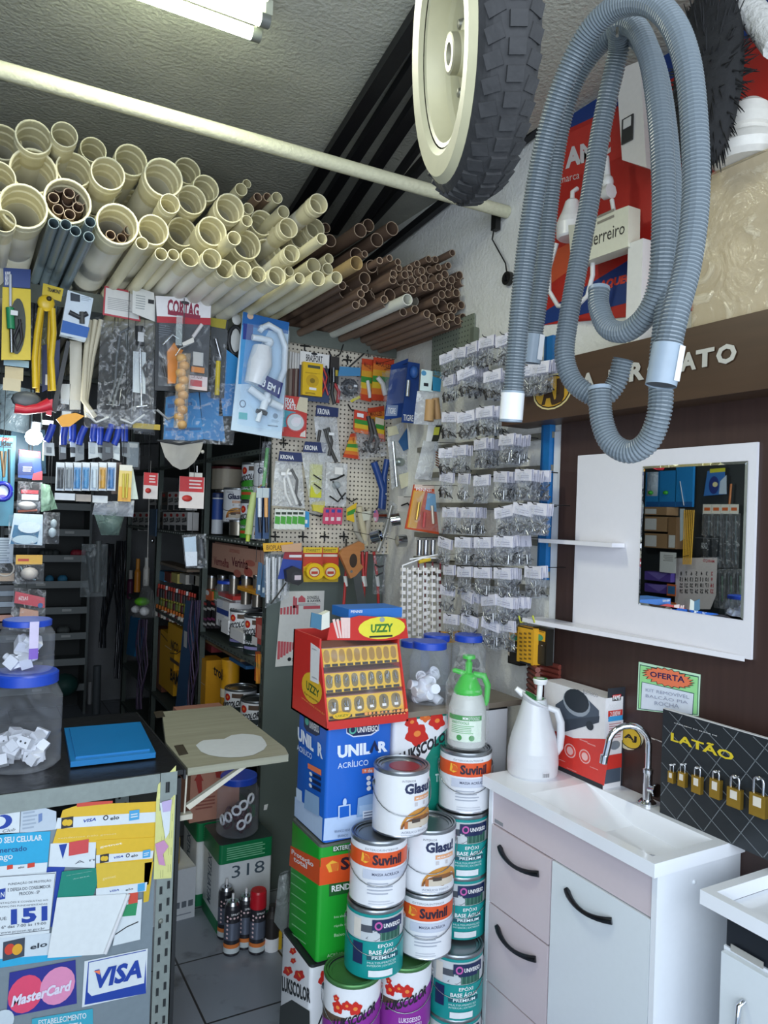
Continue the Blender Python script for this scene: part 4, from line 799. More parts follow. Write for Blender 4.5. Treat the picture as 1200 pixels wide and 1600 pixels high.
# grey-green perforated plate above the bags
def pegmat(name, base, hole, sc=48., r=.17):
    m, nt, b = new(name); N = nt.nodes; L = nt.links; b.inputs['Roughness'].default_value = .5
    tc = N.new('ShaderNodeTexCoord'); sep = N.new('ShaderNodeSeparateXYZ'); L.new(tc.outputs['Object'], sep.inputs[0])
    ds = []
    for ax in ('A', 'Z'):
        if ax == 'A':
            s = N.new('ShaderNodeMath'); s.operation = 'ADD'; L.new(sep.outputs['X'], s.inputs[0]); L.new(sep.outputs['Y'], s.inputs[1]); src = s.outputs[0]
        else: src = sep.outputs['Z']
        m1 = N.new('ShaderNodeMath'); m1.operation = 'MULTIPLY'; m1.inputs[1].default_value = sc; L.new(src, m1.inputs[0])
        f = N.new('ShaderNodeMath'); f.operation = 'FRACT'; L.new(m1.outputs[0], f.inputs[0])
        q = N.new('ShaderNodeMath'); q.operation = 'SUBTRACT'; q.inputs[1].default_value = .5; L.new(f.outputs[0], q.inputs[0])
        p = N.new('ShaderNodeMath'); p.operation = 'POWER'; p.inputs[1].default_value = 2; L.new(q.outputs[0], p.inputs[0]); ds.append(p)
    a = N.new('ShaderNodeMath'); a.operation = 'ADD'; L.new(ds[0].outputs[0], a.inputs[0]); L.new(ds[1].outputs[0], a.inputs[1])
    g = N.new('ShaderNodeMath'); g.operation = 'LESS_THAN'; g.inputs[1].default_value = r*r; L.new(a.outputs[0], g.inputs[0])
    mx = N.new('ShaderNodeMix'); mx.data_type = 'RGBA'; mx.inputs[6].default_value = rgb(base)+(1,); mx.inputs[7].default_value = rgb(hole)+(1,)
    L.new(g.outputs[0], mx.inputs[0]); L.new(mx.outputs[2], b.inputs['Base Color']); return m
o = item('perforated_plate', 'grey green perforated metal plate on the wall under the brown pipes', 'pegboard', XW-.012, [('plate', [('s', (676, 513, 738, 575), pegmat('peg_green', '7f8777', '3c4038'), .006)])], 0)
mb = MB(); p = P(741, 512, 0, XW-.02); mb.box(p.x-.01, p.y-.012, p.z-.12, p.x+.015, p.y+.012, p.z, K('6d7466', .5, .2)); tag(mb.build('corner_post'), 'short grey green post at the end of the perforated plate', 'post')
# one bag, then copies
HEADW = K('e6e4ee', .6, var=.03); BAGF = film('f4f6fa', .05, .1, 50., .7)
def screws(seed, dark):
    r = random.Random(seed); mb = MB(); cs = [steel('d4d6d8', .3), steel('b4b6b8', .35), steel('8a8c8e', .4)] if not dark else [K('3d3a36', .4, .5), steel('77736c', .4), K('22211f', .4)]
    for i in range(22):
        p = Vector((r.uniform(-.008, .006), r.uniform(-.040, .040), -.088+abs(r.gauss(0, .016)))); d = Vector((r.uniform(-.1, .1), r.uniform(-1, 1), r.uniform(-.8, .8))).normalized()*r.uniform(.008, .016)
        mb.tube([p-d, p+d], r.uniform(.0018, .0034), cs[i % 3], 5); 
    return mb
def bagroot(kind):
    root = bpy.data.objects.new('hardware_bag', None); COL.objects.link(root); root.empty_display_size = .01
    mb = MB(); w = .047
    V = []; F = []
    nu, nv = 5, 6
    r = random.Random(kind*7+3)
    for s in (1, -1):
        for j in range(nv+1):
            for i in range(nu+1):
                x, y = i/nu, j/nv; e = i in (0, nu) or j in (0, nv)
                V.append((-s*(.0005+.009*(math.sin(math.pi*x)*math.sin(math.pi*y*.97+.03))**.7+(0 if e else r.uniform(0, .003))), (x-.5)*2*w*(1-.04*r.random()), -.100+y*.10))
    a = (nu+1)*(nv+1)
    for j in range(nv):
        for i in range(nu):
            k = j*(nu+1)+i; F += [(k, k+nu+1, k+nu+2, k+1), (a+k, a+k+1, a+k+nu+2, a+k+nu+1)]
    mb.add(V, F, BAGF, True); mb.build('bag', root)
    mb = MB(); V = [Vector((.001, -w*1.03, -.034)), Vector((.001, w*1.03, -.034)), Vector((.001, w*1.03, .004)), Vector((.001, -w*1.03, .004))]
    mb.prism([v+Vector((-.0045, 0, 0)) for v in V], (.001, 0, 0), HEADW); mb.prism([v+Vector((.0035, 0, 0)) for v in V], (.001, 0, 0), HEADW); mb.prism([Vector((-.0035, -w*1.03, .004)), Vector((.0055, -w*1.03, .004)), Vector((.0055, w*1.03, .004)), Vector((-.0035, w*1.03, .004))], (0, 0, .0008), HEADW)
    for i in range(2): mb.box(-.0042, -.034, -.018-i*.007, -.0036, .03-.012*i, -.0165-i*.007, K('9d9cb0', .6))
    mb.build('header_card', root)
    scr = screws(kind, kind in (1, 3)).build('contents', root); scr['kind'] = 'stuff'
    return root
BAGS = [bagroot(k) for k in range(5)]; BK = [list(b.children) for b in BAGS]; first = [True]*5
def putbag(k, loc, rx, rz, label, group):
    if first[k]: r = BAGS[k]; first[k] = False
    else:
        r = BAGS[k].copy(); COL.objects.link(r)
        for ch in BK[k]:
            c = ch.copy(); COL.objects.link(c); c.parent = r
    r.location = loc; r.rotation_euler = (rx, rnd.uniform(-.05, .05), rz); return tag(r, label, 'hardware bag', group)
HROW = [[(698, 555, 1, 0), (717, 547, 2, 0), (735, 540, 3, 0), (760, 530, 2, 0), (788, 526, 2, 0)],
        [(700, 591, 2, 1), (726, 579, 4, 1), (769, 583, 3, 1), (824, 574, 3, 0), (843, 570, 3, 0)],
        [(702, 648, 1, 1), (727, 647, 2, 3), (756, 640, 4, 1)],
        [(699, 704, 1, 1), (718, 700, 2, 0), (750, 690, 4, 0), (791, 683, 4, 2)],
        [(697, 742, 1, 1), (724, 744, 1, 2), (751, 747, 1, 0), (782, 741, 4, 2), (818, 738, 4, 4)],
        [(702, 797, 2, 0), (732, 797, 3, 2), (786, 796, 3, 0), (816, 792, 4, 4), (838, 791, 2, 4)],
        [(694, 845, 1, 0), (723, 844, 2, 2), (754, 844, 2, 0), (786, 842, 4, 2)],
        [(700, 887, 1, 4), (725, 890, 1, 0), (752, 891, 1, 2), (783, 892, 3, 4), (831, 890, 2, 0)],
        [(698, 919, 1, 4), (730, 928, 2, 0), (762, 934, 1, 2), (787, 936, 4, 4)],
        [(704, 964, 1, 0), (733, 966, 1, 4), (766, 972, 2, 2), (790, 974, 1, 4)]]
FB = K('2a2a2a', .4, .6)
for ri, row in enumerate(HROW):
    for i, (x, y, n, k) in enumerate(row):
        X = XW-.165; p = P(x, y, 0, X); p.z += .006
        nm = '%s hook from the corner, %s row of bags down' % (ORD[i], ORD[ri])
        mb = MB(); mb.tube([(XW-.002, p.y, p.z+.001), (X-.012, p.y, p.z+.001), (X-.02, p.y, p.z+.008)], .0017, FB, 6); tag(mb.build('wall_hook'), 'black wire hook, ' + nm, 'hook', 'hooks on the white wall')
        rz = rnd.uniform(-.12, .12); rx = rnd.uniform(-.12, .12)
        for j in range(n):
            putbag(k if j == 0 else (k+j) % 5 if j < 2 else k, (X+.004+j*.024, p.y+rnd.uniform(-.003, .003)+j*.001, p.z), rx+rnd.uniform(-.06, .06), rz+rnd.uniform(-.1, .1),
                   ('front screw bag, ' if j == 0 else 'bag behind the front screw bag, ') + nm, None if j == 0 else 'bags behind the front one, ' + nm)
# black and yellow packs on yellow hooks under the bags
YEL = K('dba22a', .4); YH = K('c9cc4a', .4)
def bypack(name, x0, x1, v, lbl):
    item('bulb_pack', lbl, 'pack', v, [('box', [('s', (x0, 979, x1, 1041), K('1f1d18', .4), .03), ('r', (x0+1, 983, x1-1, 1003), YEL), ('t', 'BRASMIX', (x0+2, 984, x1-2, 989), INK, None, .02), ('e', (x0+x1)/2, 996, 6, 5, K('3f8f6a')), ('r', (x0+2, 1006, x1-2, 1038), K('2a2620'))] ), ('bulb_print', [('e', (x0+x1)/2-5, 1013, 5, 4, K('d9c9b0'), .0012), ('e', (x0+x1)/2-5, 1022, 5, 4, K('d9c9b0'), .0012), ('e', (x0+x1)/2+4, 1017, 4, 9, K('b8b4ae'), .0012)])], 0)
bypack('a', 795, 812, 1.72, 'black and yellow pack with bulb picture, half hidden, on a yellow hook')
item('wing_plug_pack', 'tall yellow pack with a grid of small pictures on the nearer yellow hook', 'pack', 1.70, [('box', [('s', (809, 977, 833, 1040), YEL, .03), ('r', (809, 977, 833, 984), K('1f1d18'))]), ('grid_print', [('r', (812+7*i, 988+6.5*j, 816+7*i, 992+6.5*j), K('7a5a20'), .0012) for i in range(3) for j in range(7)]+[('r', (812, 1035, 830, 1037), INK, .0012)])], 0)
bypack('b', 833, 853, 1.72, 'black and yellow pack with bulb picture nearest the brown board')
for i, x in enumerate((827, 849)):
    p = P(x, 975, 0, 1.74); mb = MB(); mb.tube([(XW, p.y, p.z+.01), (1.74, p.y, p.z+.012), (1.70, p.y, p.z+.008), (1.692, p.y, p.z+.03)], .0035, YH, 8); tag(mb.build('yellow_hook'), 'yellow plastic hook %s the brown board' % ('farther from' if i == 0 else 'nearer'), 'hook')
# ---------------------------------------------------------------- display above the sign box
ZT = 2.241
UR = K('b52b23', .4, var=.05); UB = K('1c3a7a', .4)
item('shower_banner', 'large red and blue shower advertising banner on the wall above the sign', 'banner', XW-.004, [('sheet', [('s', [(846, 120), (1240, -60), (1240, 470), (846, 508)], UR, .003), ('p', [(880, 150), (1240, -60), (1240, 20), (1000, 150), (880, 205)], UB), ('p', [(878, 213), (998, 160), (994, 235), (878, 286)], K('c4372d', .4)), ('p', [(846, 490), (985, 405), (985, 472), (846, 508)], UB), ('p', [(850, 400), (990, 330), (990, 350), (852, 450)], K('cf5a38', .4))]), ('lettering', [('t', 'AMC', (884, 265, 955, 240, 955, 212, 884, 232), K('d9d3d0'), .002, .05), ('t', 'marca', (876, 287, 906, 279, 906, 271, 876, 279), K('d9c6c0'), .002, 0), ('t', 'AQUECE', (936, 455, 998, 440, 998, 424, 936, 440), K('d04030'), .0022, .06, .2)])], 0)
CB = K('d8d4cc', .5)
root = item('cardboard_sign_box', 'cream box lettered Guerreiro standing on top of the sign box', 'box', 1.70, [('carton', [('s', [(903, 350), (982, 321), (981, 385), (905, 412)], K('d9d7c2', .5), .05), ('s', [(888, 352), (903, 350), (905, 412), (892, 412)], K('c6c4b4', .5), .05)]), ('lettering', [('t', 'Guerreiro', (908, 392, 976, 365, 977, 345, 909, 368), K('2a2622'), .001, 0), ('l', (934, 335, 960, 342), K('8a8478'), 2, .001)])], 0, None, False, False)
def shower(lb, cx, cy, s, v):
    p = P(cx, cy, 0, v); k = depth(p)/FPX*s; root = thing('electric_shower', lb, 'shower', p)
    mb = MB(); mb.lathe([(0, -38*k), (26*k, -38*k), (30*k, -34*k), (31*k, -8*k), (27*k, 4*k), (20*k, 20*k), (14*k, 40*k), (10*k, 44*k), (0, 45*k)], K('dedcd8', .3), 22); mb.build('body', root)
    mb = MB(); mb.tube([(0, 0, 43*k), (0, 0, 60*k), (.02, 0, 70*k)], 5*k, K('dedcd8', .3), 10); mb.build('arm', root); return root
shower('white rounded electric shower behind the strands of hose, above the cream box', 893, 345, .75, 1.74)
mb = MB(); q = [P(x, y, 0, 1.73) for x, y in ((870, 380), (858, 420), (858, 455), (872, 478), (900, 480), (918, 462), (926, 430), (926, 390))]; mb.tube(q, .008, K('d6d4d0', .35), 8); tag(mb.build('shower_hose'), 'thin white shower hose loop in front of the red banner', 'hose')
root = thing('shower_box', 'white shower unit with a small black tag hanging above the cream box', 'shower', P(988, 250, 0, 1.70)); lo = root.location
mb = MB(); fc = Fc(mb, 0, 1.70, lo); fc.slab([(962, 110), (1000, 95), (1010, 262), (972, 250), (966, 160)], K('d4cfc9', .35), .07); mb.build('body', root)
mb = MB(); fc = Fc(mb, 0, 1.70, lo); fc.slab((974, 188, 990, 218), K('2a2a2a', .4), .004, .006); fc.slab((977, 189, 988, 197), K('c9c7c2'), .002, .008); mb.build('black_tag', root)
root = thing('hand_shower', 'small white shower head with nozzle hanging before the red banner', 'shower', P(955, 300, 0, 1.72)); lo = root.location
mb = MB(); fc = Fc(mb, 0, 1.72, lo); fc.tube([(946, 246), (948, 275), (950, 298)], 6, K('dad8d4', .35)); fc.ball(949, 285, 10, 12, K('dad8d4', .35)); fc.tube([(944, 303), (955, 298)], 10, K('dad8d4', .35), rs=[10, 12]); fc.tube([(956, 312), (960, 335)], 3.5, K('dad8d4', .35)); mb.build('body', root)
mb = MB(); z = ZT; p = P(989, 500, 0, 1.71); mb.box(1.71, p.y-.028, z, 1.80, p.y+.028, z+.30, K('dcdad4', .5)); tag(mb.build('white_carton'), 'tall plain white carton behind the hose on the sign box', 'box')
root = thing('wrapped_package', 'large package in yellowish crinkled plastic wrap on top of the sign box', 'package', (1.76, 1.245, ZT)); lo = root.location
mb = MB(); mb.rbox(-.045, -.10, 0, .05, .14, .40, K('b5aca0', .5, var=.3, scale=6), .01); mb.build('package', root)
mb = MB(); mb.rbox(-.049, -.104, 0, .052, .143, .404, film('fff4d8', .18, .12, 9., .9), .012); mb.build('plastic_wrap', root)
mb = MB(); mb.box(1.70, .93, ZT, 1.80, 1.125, ZT+.42, K('e2dfd8', .5)); tag(mb.build('white_carton'), 'white carton cut off beside the yellowish wrapped package', 'box')
root = thing('ceramic_dome_lamp', 'dusty white dome-shaped lamp holder on top of the wrapped package', 'lamp', (1.755, 1.255, ZT+.406)); mb = MB()
mb.lathe([(0, 0), (.085, 0), (.098, .012), (.102, .035), (.085, .06), (.06, .075), (.058, .085), (.066, .09), (.06, .12), (.05, .15), (.03, .166), (0, .17)], K('dedad2', .4, var=.1), 28, None, True, .9); mb.build('dome', root)
mb = MB(); mb.tube([(-.055, .03, .13), (-.08, .05, .135)], .003, BLACK, 6); mb.build('wire', root)
mb = MB(); r2 = random.Random(3)
ctr = P(1105, 120, 0, 1.62)
mb.ball(ctr, .05, .10, .24, K('1d1d1f', .8, bump=.6, scale=30), 14, 10)
for i in range(420):
    a, b = r2.random()*6.28, math.acos(r2.uniform(-1, 1)); d = Vector((.05*math.sin(b)*math.cos(a), .10*math.sin(b)*math.sin(a), .24*math.cos(b))); e = d+d.normalized()*r2.uniform(.015, .04)+Vector((0, 0, r2.uniform(-.02, .02)))
    mb.tube([ctr+d*.95, ctr+e], [.003, .0008], K('1d1d1f', .8, bump=.6, scale=30), 3, False)
tag(mb.build('bristle_brush'), 'large black bristle brush head hanging behind the hoses', 'brush')
mb = MB(); mb.tube([P(1140, -20, 0, 1.66), P(1185, 30, 0, 1.66), P(1215, 70, 0, 1.66)], .035, K('d2d0cc', .9, bump=.8, scale=60), 12); tag(mb.build('paint_roller_sleeve'), 'fluffy white roller sleeve hanging beside the black brush', 'roller')
# ---------------------------------------------------------------- wheelbarrow wheel hung from the ceiling
hub = CAM+ray(735, 84)*1.04
root = thing('wheelbarrow_wheel', 'cream-rimmed wheelbarrow wheel with a dusty black lugged tyre under the ceiling', 'wheel', hub); n = Vector((-.925, .34, -.13)).normalized()
root.rotation_euler = n.to_track_quat('Z', 'Y').to_euler(); RW = .192; TW2 = .086
mb = MB(); RUB = K('303031', .8, bump=.5, scale=30, var=.35); CRM = K('c9c3a0', .45, var=.12, scale=25)
prof = []
for i in range(15):
    a = math.pi*i/14; prof.append((RW-.055+.055*math.sin(a)**.75, TW2/2*math.cos(a)))
mb.lathe(prof, RUB, 48)
for i in range(44):
    for s in (-1, 0, 1):
        a = 2*math.pi*(i+(.5 if s == 0 else 0))/44; T = Matrix.Rotation(a, 4, 'Z') @ Matrix.Translation((RW-.003-(.009 if s else 0), 0, s*.023)) @ Matrix.Rotation(-s*.5, 4, 'Y') @ Matrix.Rotation(s*.35, 4, 'X')
        mb.box(-.006, -.0085, -.0105, .006, .0085, .0105, RUB, T)
mb.build('tyre_tread', root)
mb = MB(); mb.lathe([(RW-.02, TW2/2-.010), (RW-.038, TW2/2+.005), (RW-.066, TW2/2+.002), (RW-.074, TW2/2-.004)], CRM, 48); mb.lathe([(RW-.03, -TW2/2+.004), (RW-.074, -TW2/2+.002)], CRM, 48); mb.build('sidewall', root)
mb = MB(); mb.lathe([(RW-.072, .033), (RW-.076, .038), (RW-.082, .036), (RW-.088, .008), (RW-.094, .002), (.05, -.004), (.045, .006), (.028, .012), (.026, .02)], CRM, 40); mb.lathe([(RW-.075, -.034), (.03, -.01)], CRM, 32); mb.build('rim', root)
mb = MB(); mb.lathe([(.026, -.04), (.026, .03), (.022, .031), (.014, .031), (.013, .02), (0, .02)], K('a8a48c', .4, .3), 20); mb.build('hub', root)
for k in range(4):
    a = k*math.pi/2+.4; mb = MB(); mb.lathe([(0, .010), (.006, .009), (.008, .002)], K('8d8c80', .4, .5), 8, Matrix.Translation((.06*math.cos(a), .06*math.sin(a), -.003))); mb.build('bolt', root)
mb = MB(); mb.tube([(hub.x, hub.y, hub.z+.13), (hub.x, hub.y, ZC)], .0025, K('55524a'), 6); tag(mb.build('hanging_wire'), 'thin wire that holds the wheelbarrow wheel to the ceiling', 'wire')
# ---------------------------------------------------------------- grey corrugated hoses
def spline(pts, n):
    pts = [Vector(p) for p in pts]; P4 = [pts[0]*2-pts[1]]+pts+[pts[-1]*2-pts[-2]]; o = []
    for i in range(1, len(P4)-2):
        a, b, c, d = P4[i-1:i+3]
        for k in range(n):
            t = k/n; o.append(.5*((2*b)+(c-a)*t+(2*a-5*b+4*c-d)*t*t+(3*b-a-3*c+d)*t**3))
    o.append(pts[-1]); return o
def resamp(pts, step):
    o = [pts[0]]; acc = 0.
    for a, b in zip(pts, pts[1:]):
        l = (b-a).length
        while acc+l >= step and l > 1e-9:
            t = (step-acc)/l; a = a.lerp(b, t); o.append(a); l = (b-a).length; acc = 0.
        acc += l
    return o
HG = K('788289', .34, var=.05); HG2 = K('8f9daa', .4)
def hose(lb, pix, r, cuffs):
    pts = [CAM+ray(x, y)*t for x, y, t in pix]; base = min(pts, key=lambda v: v.z).copy()
    root = thing('corrugated_hose', lb, 'hose', base, 0, 'grey corrugated hoses')
    line = [v-base for v in resamp(spline(pts, 14), .0023)]
    mb = MB(); mb.tube(line, [r*(.83 if i % 3 == 0 else 1.0) for i in range(len(line))], HG, 14, False, False); mb.build('hose', root)
    for end, kind in cuffs:
        a, b = (line[0], line[10]) if end == 0 else (line[-1], line[-11]); d = (a-b).normalized()
        if kind == 'open':
            mb = MB(); mb.tube([a-d*.004, a+d*.004], r*1.02, HG2, 16, False); mb.tube([a-d*.01, a+d*.003], r*.82, K('33383c'), 16, True); mb.build('rim', root); continue
        mb = MB(); mb.tube([a-d*.035, a+d*.035], r*1.1, HG2, 18, False); mb.tube([a+d*.02, a+d*.033], r*1.0, K('3a4046'), 18, True); c = mb.build('cuff', root)
        mb = MB(); 
        if kind == 'label': mb.tube([a-d*.03, a+d*.03], r*1.13, K('e9ebee', .4), 18, False)
        else: 
            t = RT; mb.prism([a-d*.03+t*r*.5-FW*r, a+d*.03+t*r*.5-FW*r, a+d*.03+t*r*1.1-FW*r*.45, a-d*.03+t*r*1.1-FW*r*.45], (-FW)*.002, K('e9ebee', .4))
        mb.build('cuff_label', c)
hose('grey corrugated hose whose white-labelled end hangs farthest from the mirror', [(800, 635, 1.72), (806, 560, 1.71), (818, 430, 1.69), (833, 320, 1.66), (851, 225, 1.62), (878, 135, 1.57), (915, 58, 1.52), (962, 12, 1.46), (1012, 4, 1.40), (1050, 35, 1.36), (1074, 100, 1.33), (1085, 200, 1.31), (1087, 310, 1.30), (1075, 410, 1.29), (1055, 490, 1.28), (1043, 545, 1.28), (1038, 572, 1.28)], .0235, [(0, 'label'), (1, 'half')])
hose('grey corrugated hose that ends in a plain cuff and a low U-shaped bend', [(831, 545, 1.86), (838, 490, 1.85), (850, 395, 1.83), (860, 300, 1.80), (874, 205, 1.76), (896, 130, 1.72), (928, 78, 1.67), (965, 50, 1.62), (998, 58, 1.59), (1020, 100, 1.55), (1035, 170, 1.53), (1046, 280, 1.50), (1050, 400, 1.47), (1040, 500, 1.46), (1033, 570, 1.46), (1031, 640, 1.45), (1014, 688, 1.47), (985, 706, 1.5), (955, 692, 1.53), (940, 655, 1.55), (937, 607, 1.56)], .0235, [(0, 'half'), (1, 'open')])
hose('grey corrugated hose with an open end turned upward in its upper bend', [(936, 453, 1.62), (936, 480, 1.61), (950, 512, 1.58), (978, 518, 1.54), (1008, 495, 1.50), (1027, 455, 1.47), (1035, 395, 1.45), (1037, 300, 1.45), (1032, 200, 1.46), (1018, 100, 1.49), (995, 45, 1.53), (968, 40, 1.57), (966, 80, 1.62), (950, 150, 1.65), (936, 220, 1.67), (922, 310, 1.68), (904, 410, 1.69), (888, 500, 1.69), (882, 555, 1.685), (893, 592, 1.675), (914, 612, 1.66), (940, 622, 1.65), (962, 600, 1.64), (974, 560, 1.63)], .0225, [(0, 'open')])
mb = MB(); a = CAM+ray(965, 30)*1.5; mb.tube([a, Vector((a.x, a.y, ZC))], .002, K('55524a'), 6); mb.tube([a+Vector((.02, .02, 0)), a+Vector((-.03, -.03, -.06))], .003, K('55524a'), 6); tag(mb.build('hanging_wire'), 'thin wire that holds the grey hoses to the ceiling', 'wire')
# ---------------------------------------------------------------- shelving unit whose end carries the pegboard
XF = 1.21
ST = K('5d6660', .45, .4, var=.15); STD = K('4a5250', .45, .4, var=.2)
root = thing('shelving_unit', 'long grey green steel shelving unit down the aisle, packed with paint and sundries', 'shelving', (1.5, 4.9, 0)); lo = root.location
def sb(x0, y0, z0, x1, y1, z1, m, nm, par=root):
    o = MB(); o.box(x0-lo.x, y0-lo.y, z0-lo.z, x1-lo.x, y1-lo.y, z1-lo.z, m); return o.build(nm, par)
sb(XF, YP+.012, 0, 1.80, YP+.024, 2.46, K('69746f', .45, .3, var=.12, scale=6), 'end_panel')
sb(1.795, YP+.03, .05, 1.802, 6.6, 2.3, STD, 'back_panel')
for y in (YP+.025, 4.26, 5.42, 6.5):
    o = MB(); o.box(XF-lo.x, y-lo.y, 0, XF+.004-lo.x, y+.04-lo.y, 2.4, ST); o.box(XF-lo.x, y-lo.y, 0, XF+.035-lo.x, y+.004-lo.y, 2.4, ST)
    for z in range(46): o.box(XF-.0006-lo.x, y+.015-lo.y, .05+z*.05, XF+.0001-lo.x, y+.024-lo.y, .075+z*.05, K('22262a'))
    o.build('upright', root)
for z in (2.0, 1.565, 1.01, .60, .42, .10):
    o = MB(); ye = 4.26 if z == .60 else 6.55; o.box(XF+.002-lo.x, (4.27 if z == .42 else YP+.03)-lo.y, z-.022, 1.79-lo.x, ye-lo.y, z, ST)
    for q in range(60 if z not in (.60, .42) else 18): o.box(XF+.0012-lo.x, YP+.1+q*.055-lo.y, z-.015, XF+.002-lo.x, YP+.12+q*.055-lo.y, z-.007, K('2a2e30') if z != 1.565 else K('b9bdb8', .4))
    o.build('shelf_board', root)
# cans and boxes standing on it
GREEN = K('3f9a2e', .4)
def shelf_can(lb, px, z, st, rot=-62, xo=.012):
    p = P(px, 800, 0, XF+xo+.02); return can(lb, (XF+xo+R, p.y, z), st, math.radians(rot))
SG1 = 'round cans on the side shelves'
for lb, px, z, st in (('white and green can with a red flower, upper of two on the top visible shelf', 383, 1.758, 'lgreen'), ('white and green can with a red flower, lower of two, beside the hanging green brush', 383, 1.566, 'lgreen'), ('white can with dark lettering, standing above the other at the shelf end', 402, 1.758, 'glasu'), ('white can with dark lettering below the first at the shelf end', 402, 1.566, 'glasu')): shelf_can(lb, px, z, st)['group'] = SG1
shelf_can('white can with dark lettering standing on a silver can mid shelf', 355, 1.64, 'glasu', -55, .03)['group'] = SG1
def drum(name, lb, px0, px1, y0, y1, c, lid=None, xo=.03, cat='can', bands=(), grp=None):
    p, q = P(px0, y1, 0, XF+xo), P(px1, y1, 0, XF+xo); r = (px1-px0)/2*depth((p+q)/2)/FPX*.93; t = P((px0+px1)/2, y0, 0, XF+xo).z; z = (p.z+q.z)/2
    root = thing(name, lb, cat, (XF+xo+r, (p.y+q.y)/2, z), 0, grp); h = t-z
    mb = MB(); mb.lathe([(0, 0), (r, 0), (r, h*.9), (r*1.0, h*.9)], c, 20)
    for b in bands: mb.lathe([(r*1.01, h*b[0]), (r*1.01, h*b[1])], b[2], 20)
    mb.build('body', root); mb = MB(); mb.lathe([(r*1.04, h*.88), (r*1.05, h*.97), (r*.98, h), (0, h)], lid or TINM, 20); mb.build('lid', root); return root
drum('silver_can', 'plain silver can under the white lettered can on the top visible shelf', 343, 375, 812, 836, K('9a9488', .3, .8), None, .04)
drum('blue_can', 'blue and white can next to the shelf upright', 321, 340, 770, 834, K('d3d8df', .4), K('2a3a66', .4), .02, 'can', [(.35, .85, K('2d4f9a'))])
drum('cream_bucket', 'cream bucket with dark red lid high on the side shelf', 306, 360, 728, 764, K('d8cdb8', .45), K('6a2c30', .4), .1, 'bucket')
drum('brown_carton_can', 'brown can under the cream bucket', 324, 350, 764, 800, K('6d5238', .5), None, .22)
item('cardboard_box', 'pinkish cardboard box printed with red worm characters on the middle shelf'.replace('worm characters', 'lettering and pictures'), 'box', XF+.06, [('carton', [('s', (332, 848, 405, 905), K('c99a86', .6), .28)]), ('carton_print', [('t', 'Verinha', (362, 884, 388, 875), K('6a2430'), .001, .02), ('t', 'Vermelha', (334, 882, 358, 874), K('8a3a3a'), .001, .02), ('l', (359, 857, 378, 866), K('b05a4e'), 3, .001), ('e', 371, 896, 6, 6, K('b86a5c'), .001), ('e', 388, 894, 7, 7, K('b0584e'), .001), ('e', 391, 880, 8, 5, K('b86a5c'), .001), ('l', (336, 851, 402, 854), K('a0705e'), 1, .001)])], 0, None, False, False)
jar('small clear blue-lidded jar before the pinkish cardboard box', (XF+.07, P(347, 915, 0, XF+.03).y, 1.19), .075, .14, None, 0, None)
for i, x in enumerate((323, 340, 358, 377, 395)): drum('silver_can', 'silver can in the low row under the cardboard box, %s from the upright' % ORD[i], x-9, x+8, 898, 932+i*4, K('a39a8e', .3, .8), None, .05, 'can', (), 'silver cans under the cardboard box')
def sbox(name, lb, b, c, xo=.02, th=.12, pr=(), grp=None, cat='box'):
    x0, y0, x1, y1 = b; parts = [('carton', [('s', b, c if not isinstance(c, str) else K(c, .45), th)])]
    if pr: parts.append(('carton_print', list(pr)))
    return item(name, lb, cat, XF+xo, parts, 0, grp, False, False)
def strip(b, cols, o=.001):
    x0, y0, x1, y1 = b; n = len(cols); return [('r', (x0, y0+(y1-y0)*i/n, x1, y0+(y1-y0)*(i+.8)/n), K(c), o) for i, c in enumerate(cols) if c]
sbox('orange_box', 'small orange and white box below the silver cans', (319, 920, 331, 940), 'd8602a', .03, .1, [('e', 324, 926, 3, 4, WHITE, .001)])
sbox('green_box', 'small green box beside the orange box', (330, 922, 342, 942), '4f9a3a', .04, .1, [('r', (331, 934, 341, 940), K('d8d2c8'), .001)])
sbox('red_tube_box', 'red and white striped box over the white cartons', (341, 924, 364, 938), 'c23a36', .03, .1, [('r', (342, 932, 363, 938), K('e2e0de'), .001)])
sbox('yellow_strip_box', 'flat yellow box lying at the end of the shelf row', (371, 915, 400, 930), 'd8962a', .02, .1, [('l', (374, 919, 398, 927), INK, 2, .001)])
for i, (x, c) in enumerate(((317, 'b83a3a'), (324, '2a2a2e'), (330, 'b83a3a'))):
    sbox('spray_can_box', 'dark small can with red label near the upright, %s one' % ORD[i], (x, 938, x+6, 982), '2a2528', .02, .06, strip((x, 940, x+6, 980), [c, 'd8d4d0', None, '8a3a6a', 'd8d4d0']), 'dark small cans by the upright', 'can')
sbox('white_carton', 'white carton with blue print on the second shelf', (339, 935, 357, 985), 'dfdfe2', .02, .12, [('r', (339, 948, 357, 964), K('28408a'), .001), ('t', 'VEDA', (341, 984, 354, 973), INK, .001)])
sbox('white_carton', 'white carton tilted behind the dark flower tins', (356, 930, 368, 948), 'e0e0e2', .06, .12)
for lb, px, z in (('dark can with white flower label, farther one on the second shelf', 372, 1.011), ('dark can with white flower label at the second shelf end', 395, 1.011), ('dark can lettered in white low on the shelf beside the yellow bucket', 368, .60), ('dark can lettered in white at the low shelf end', 394, .60)): shelf_can(lb, px, z, 'ldark', -58)['group'] = SG1
sbox('white_bottle_box', 'small white bottle pack standing before the dark tins', (346, 965, 356, 992), 'e4e4e6', .005, .05); sbox('white_bottle_box', 'white pack in front of the farther dark tin', (360, 980, 380, 1006), 'dcdcdf', .004, .05, [('l', (362, 970, 378, 976), K('b0b2b8'), 2, .001)])
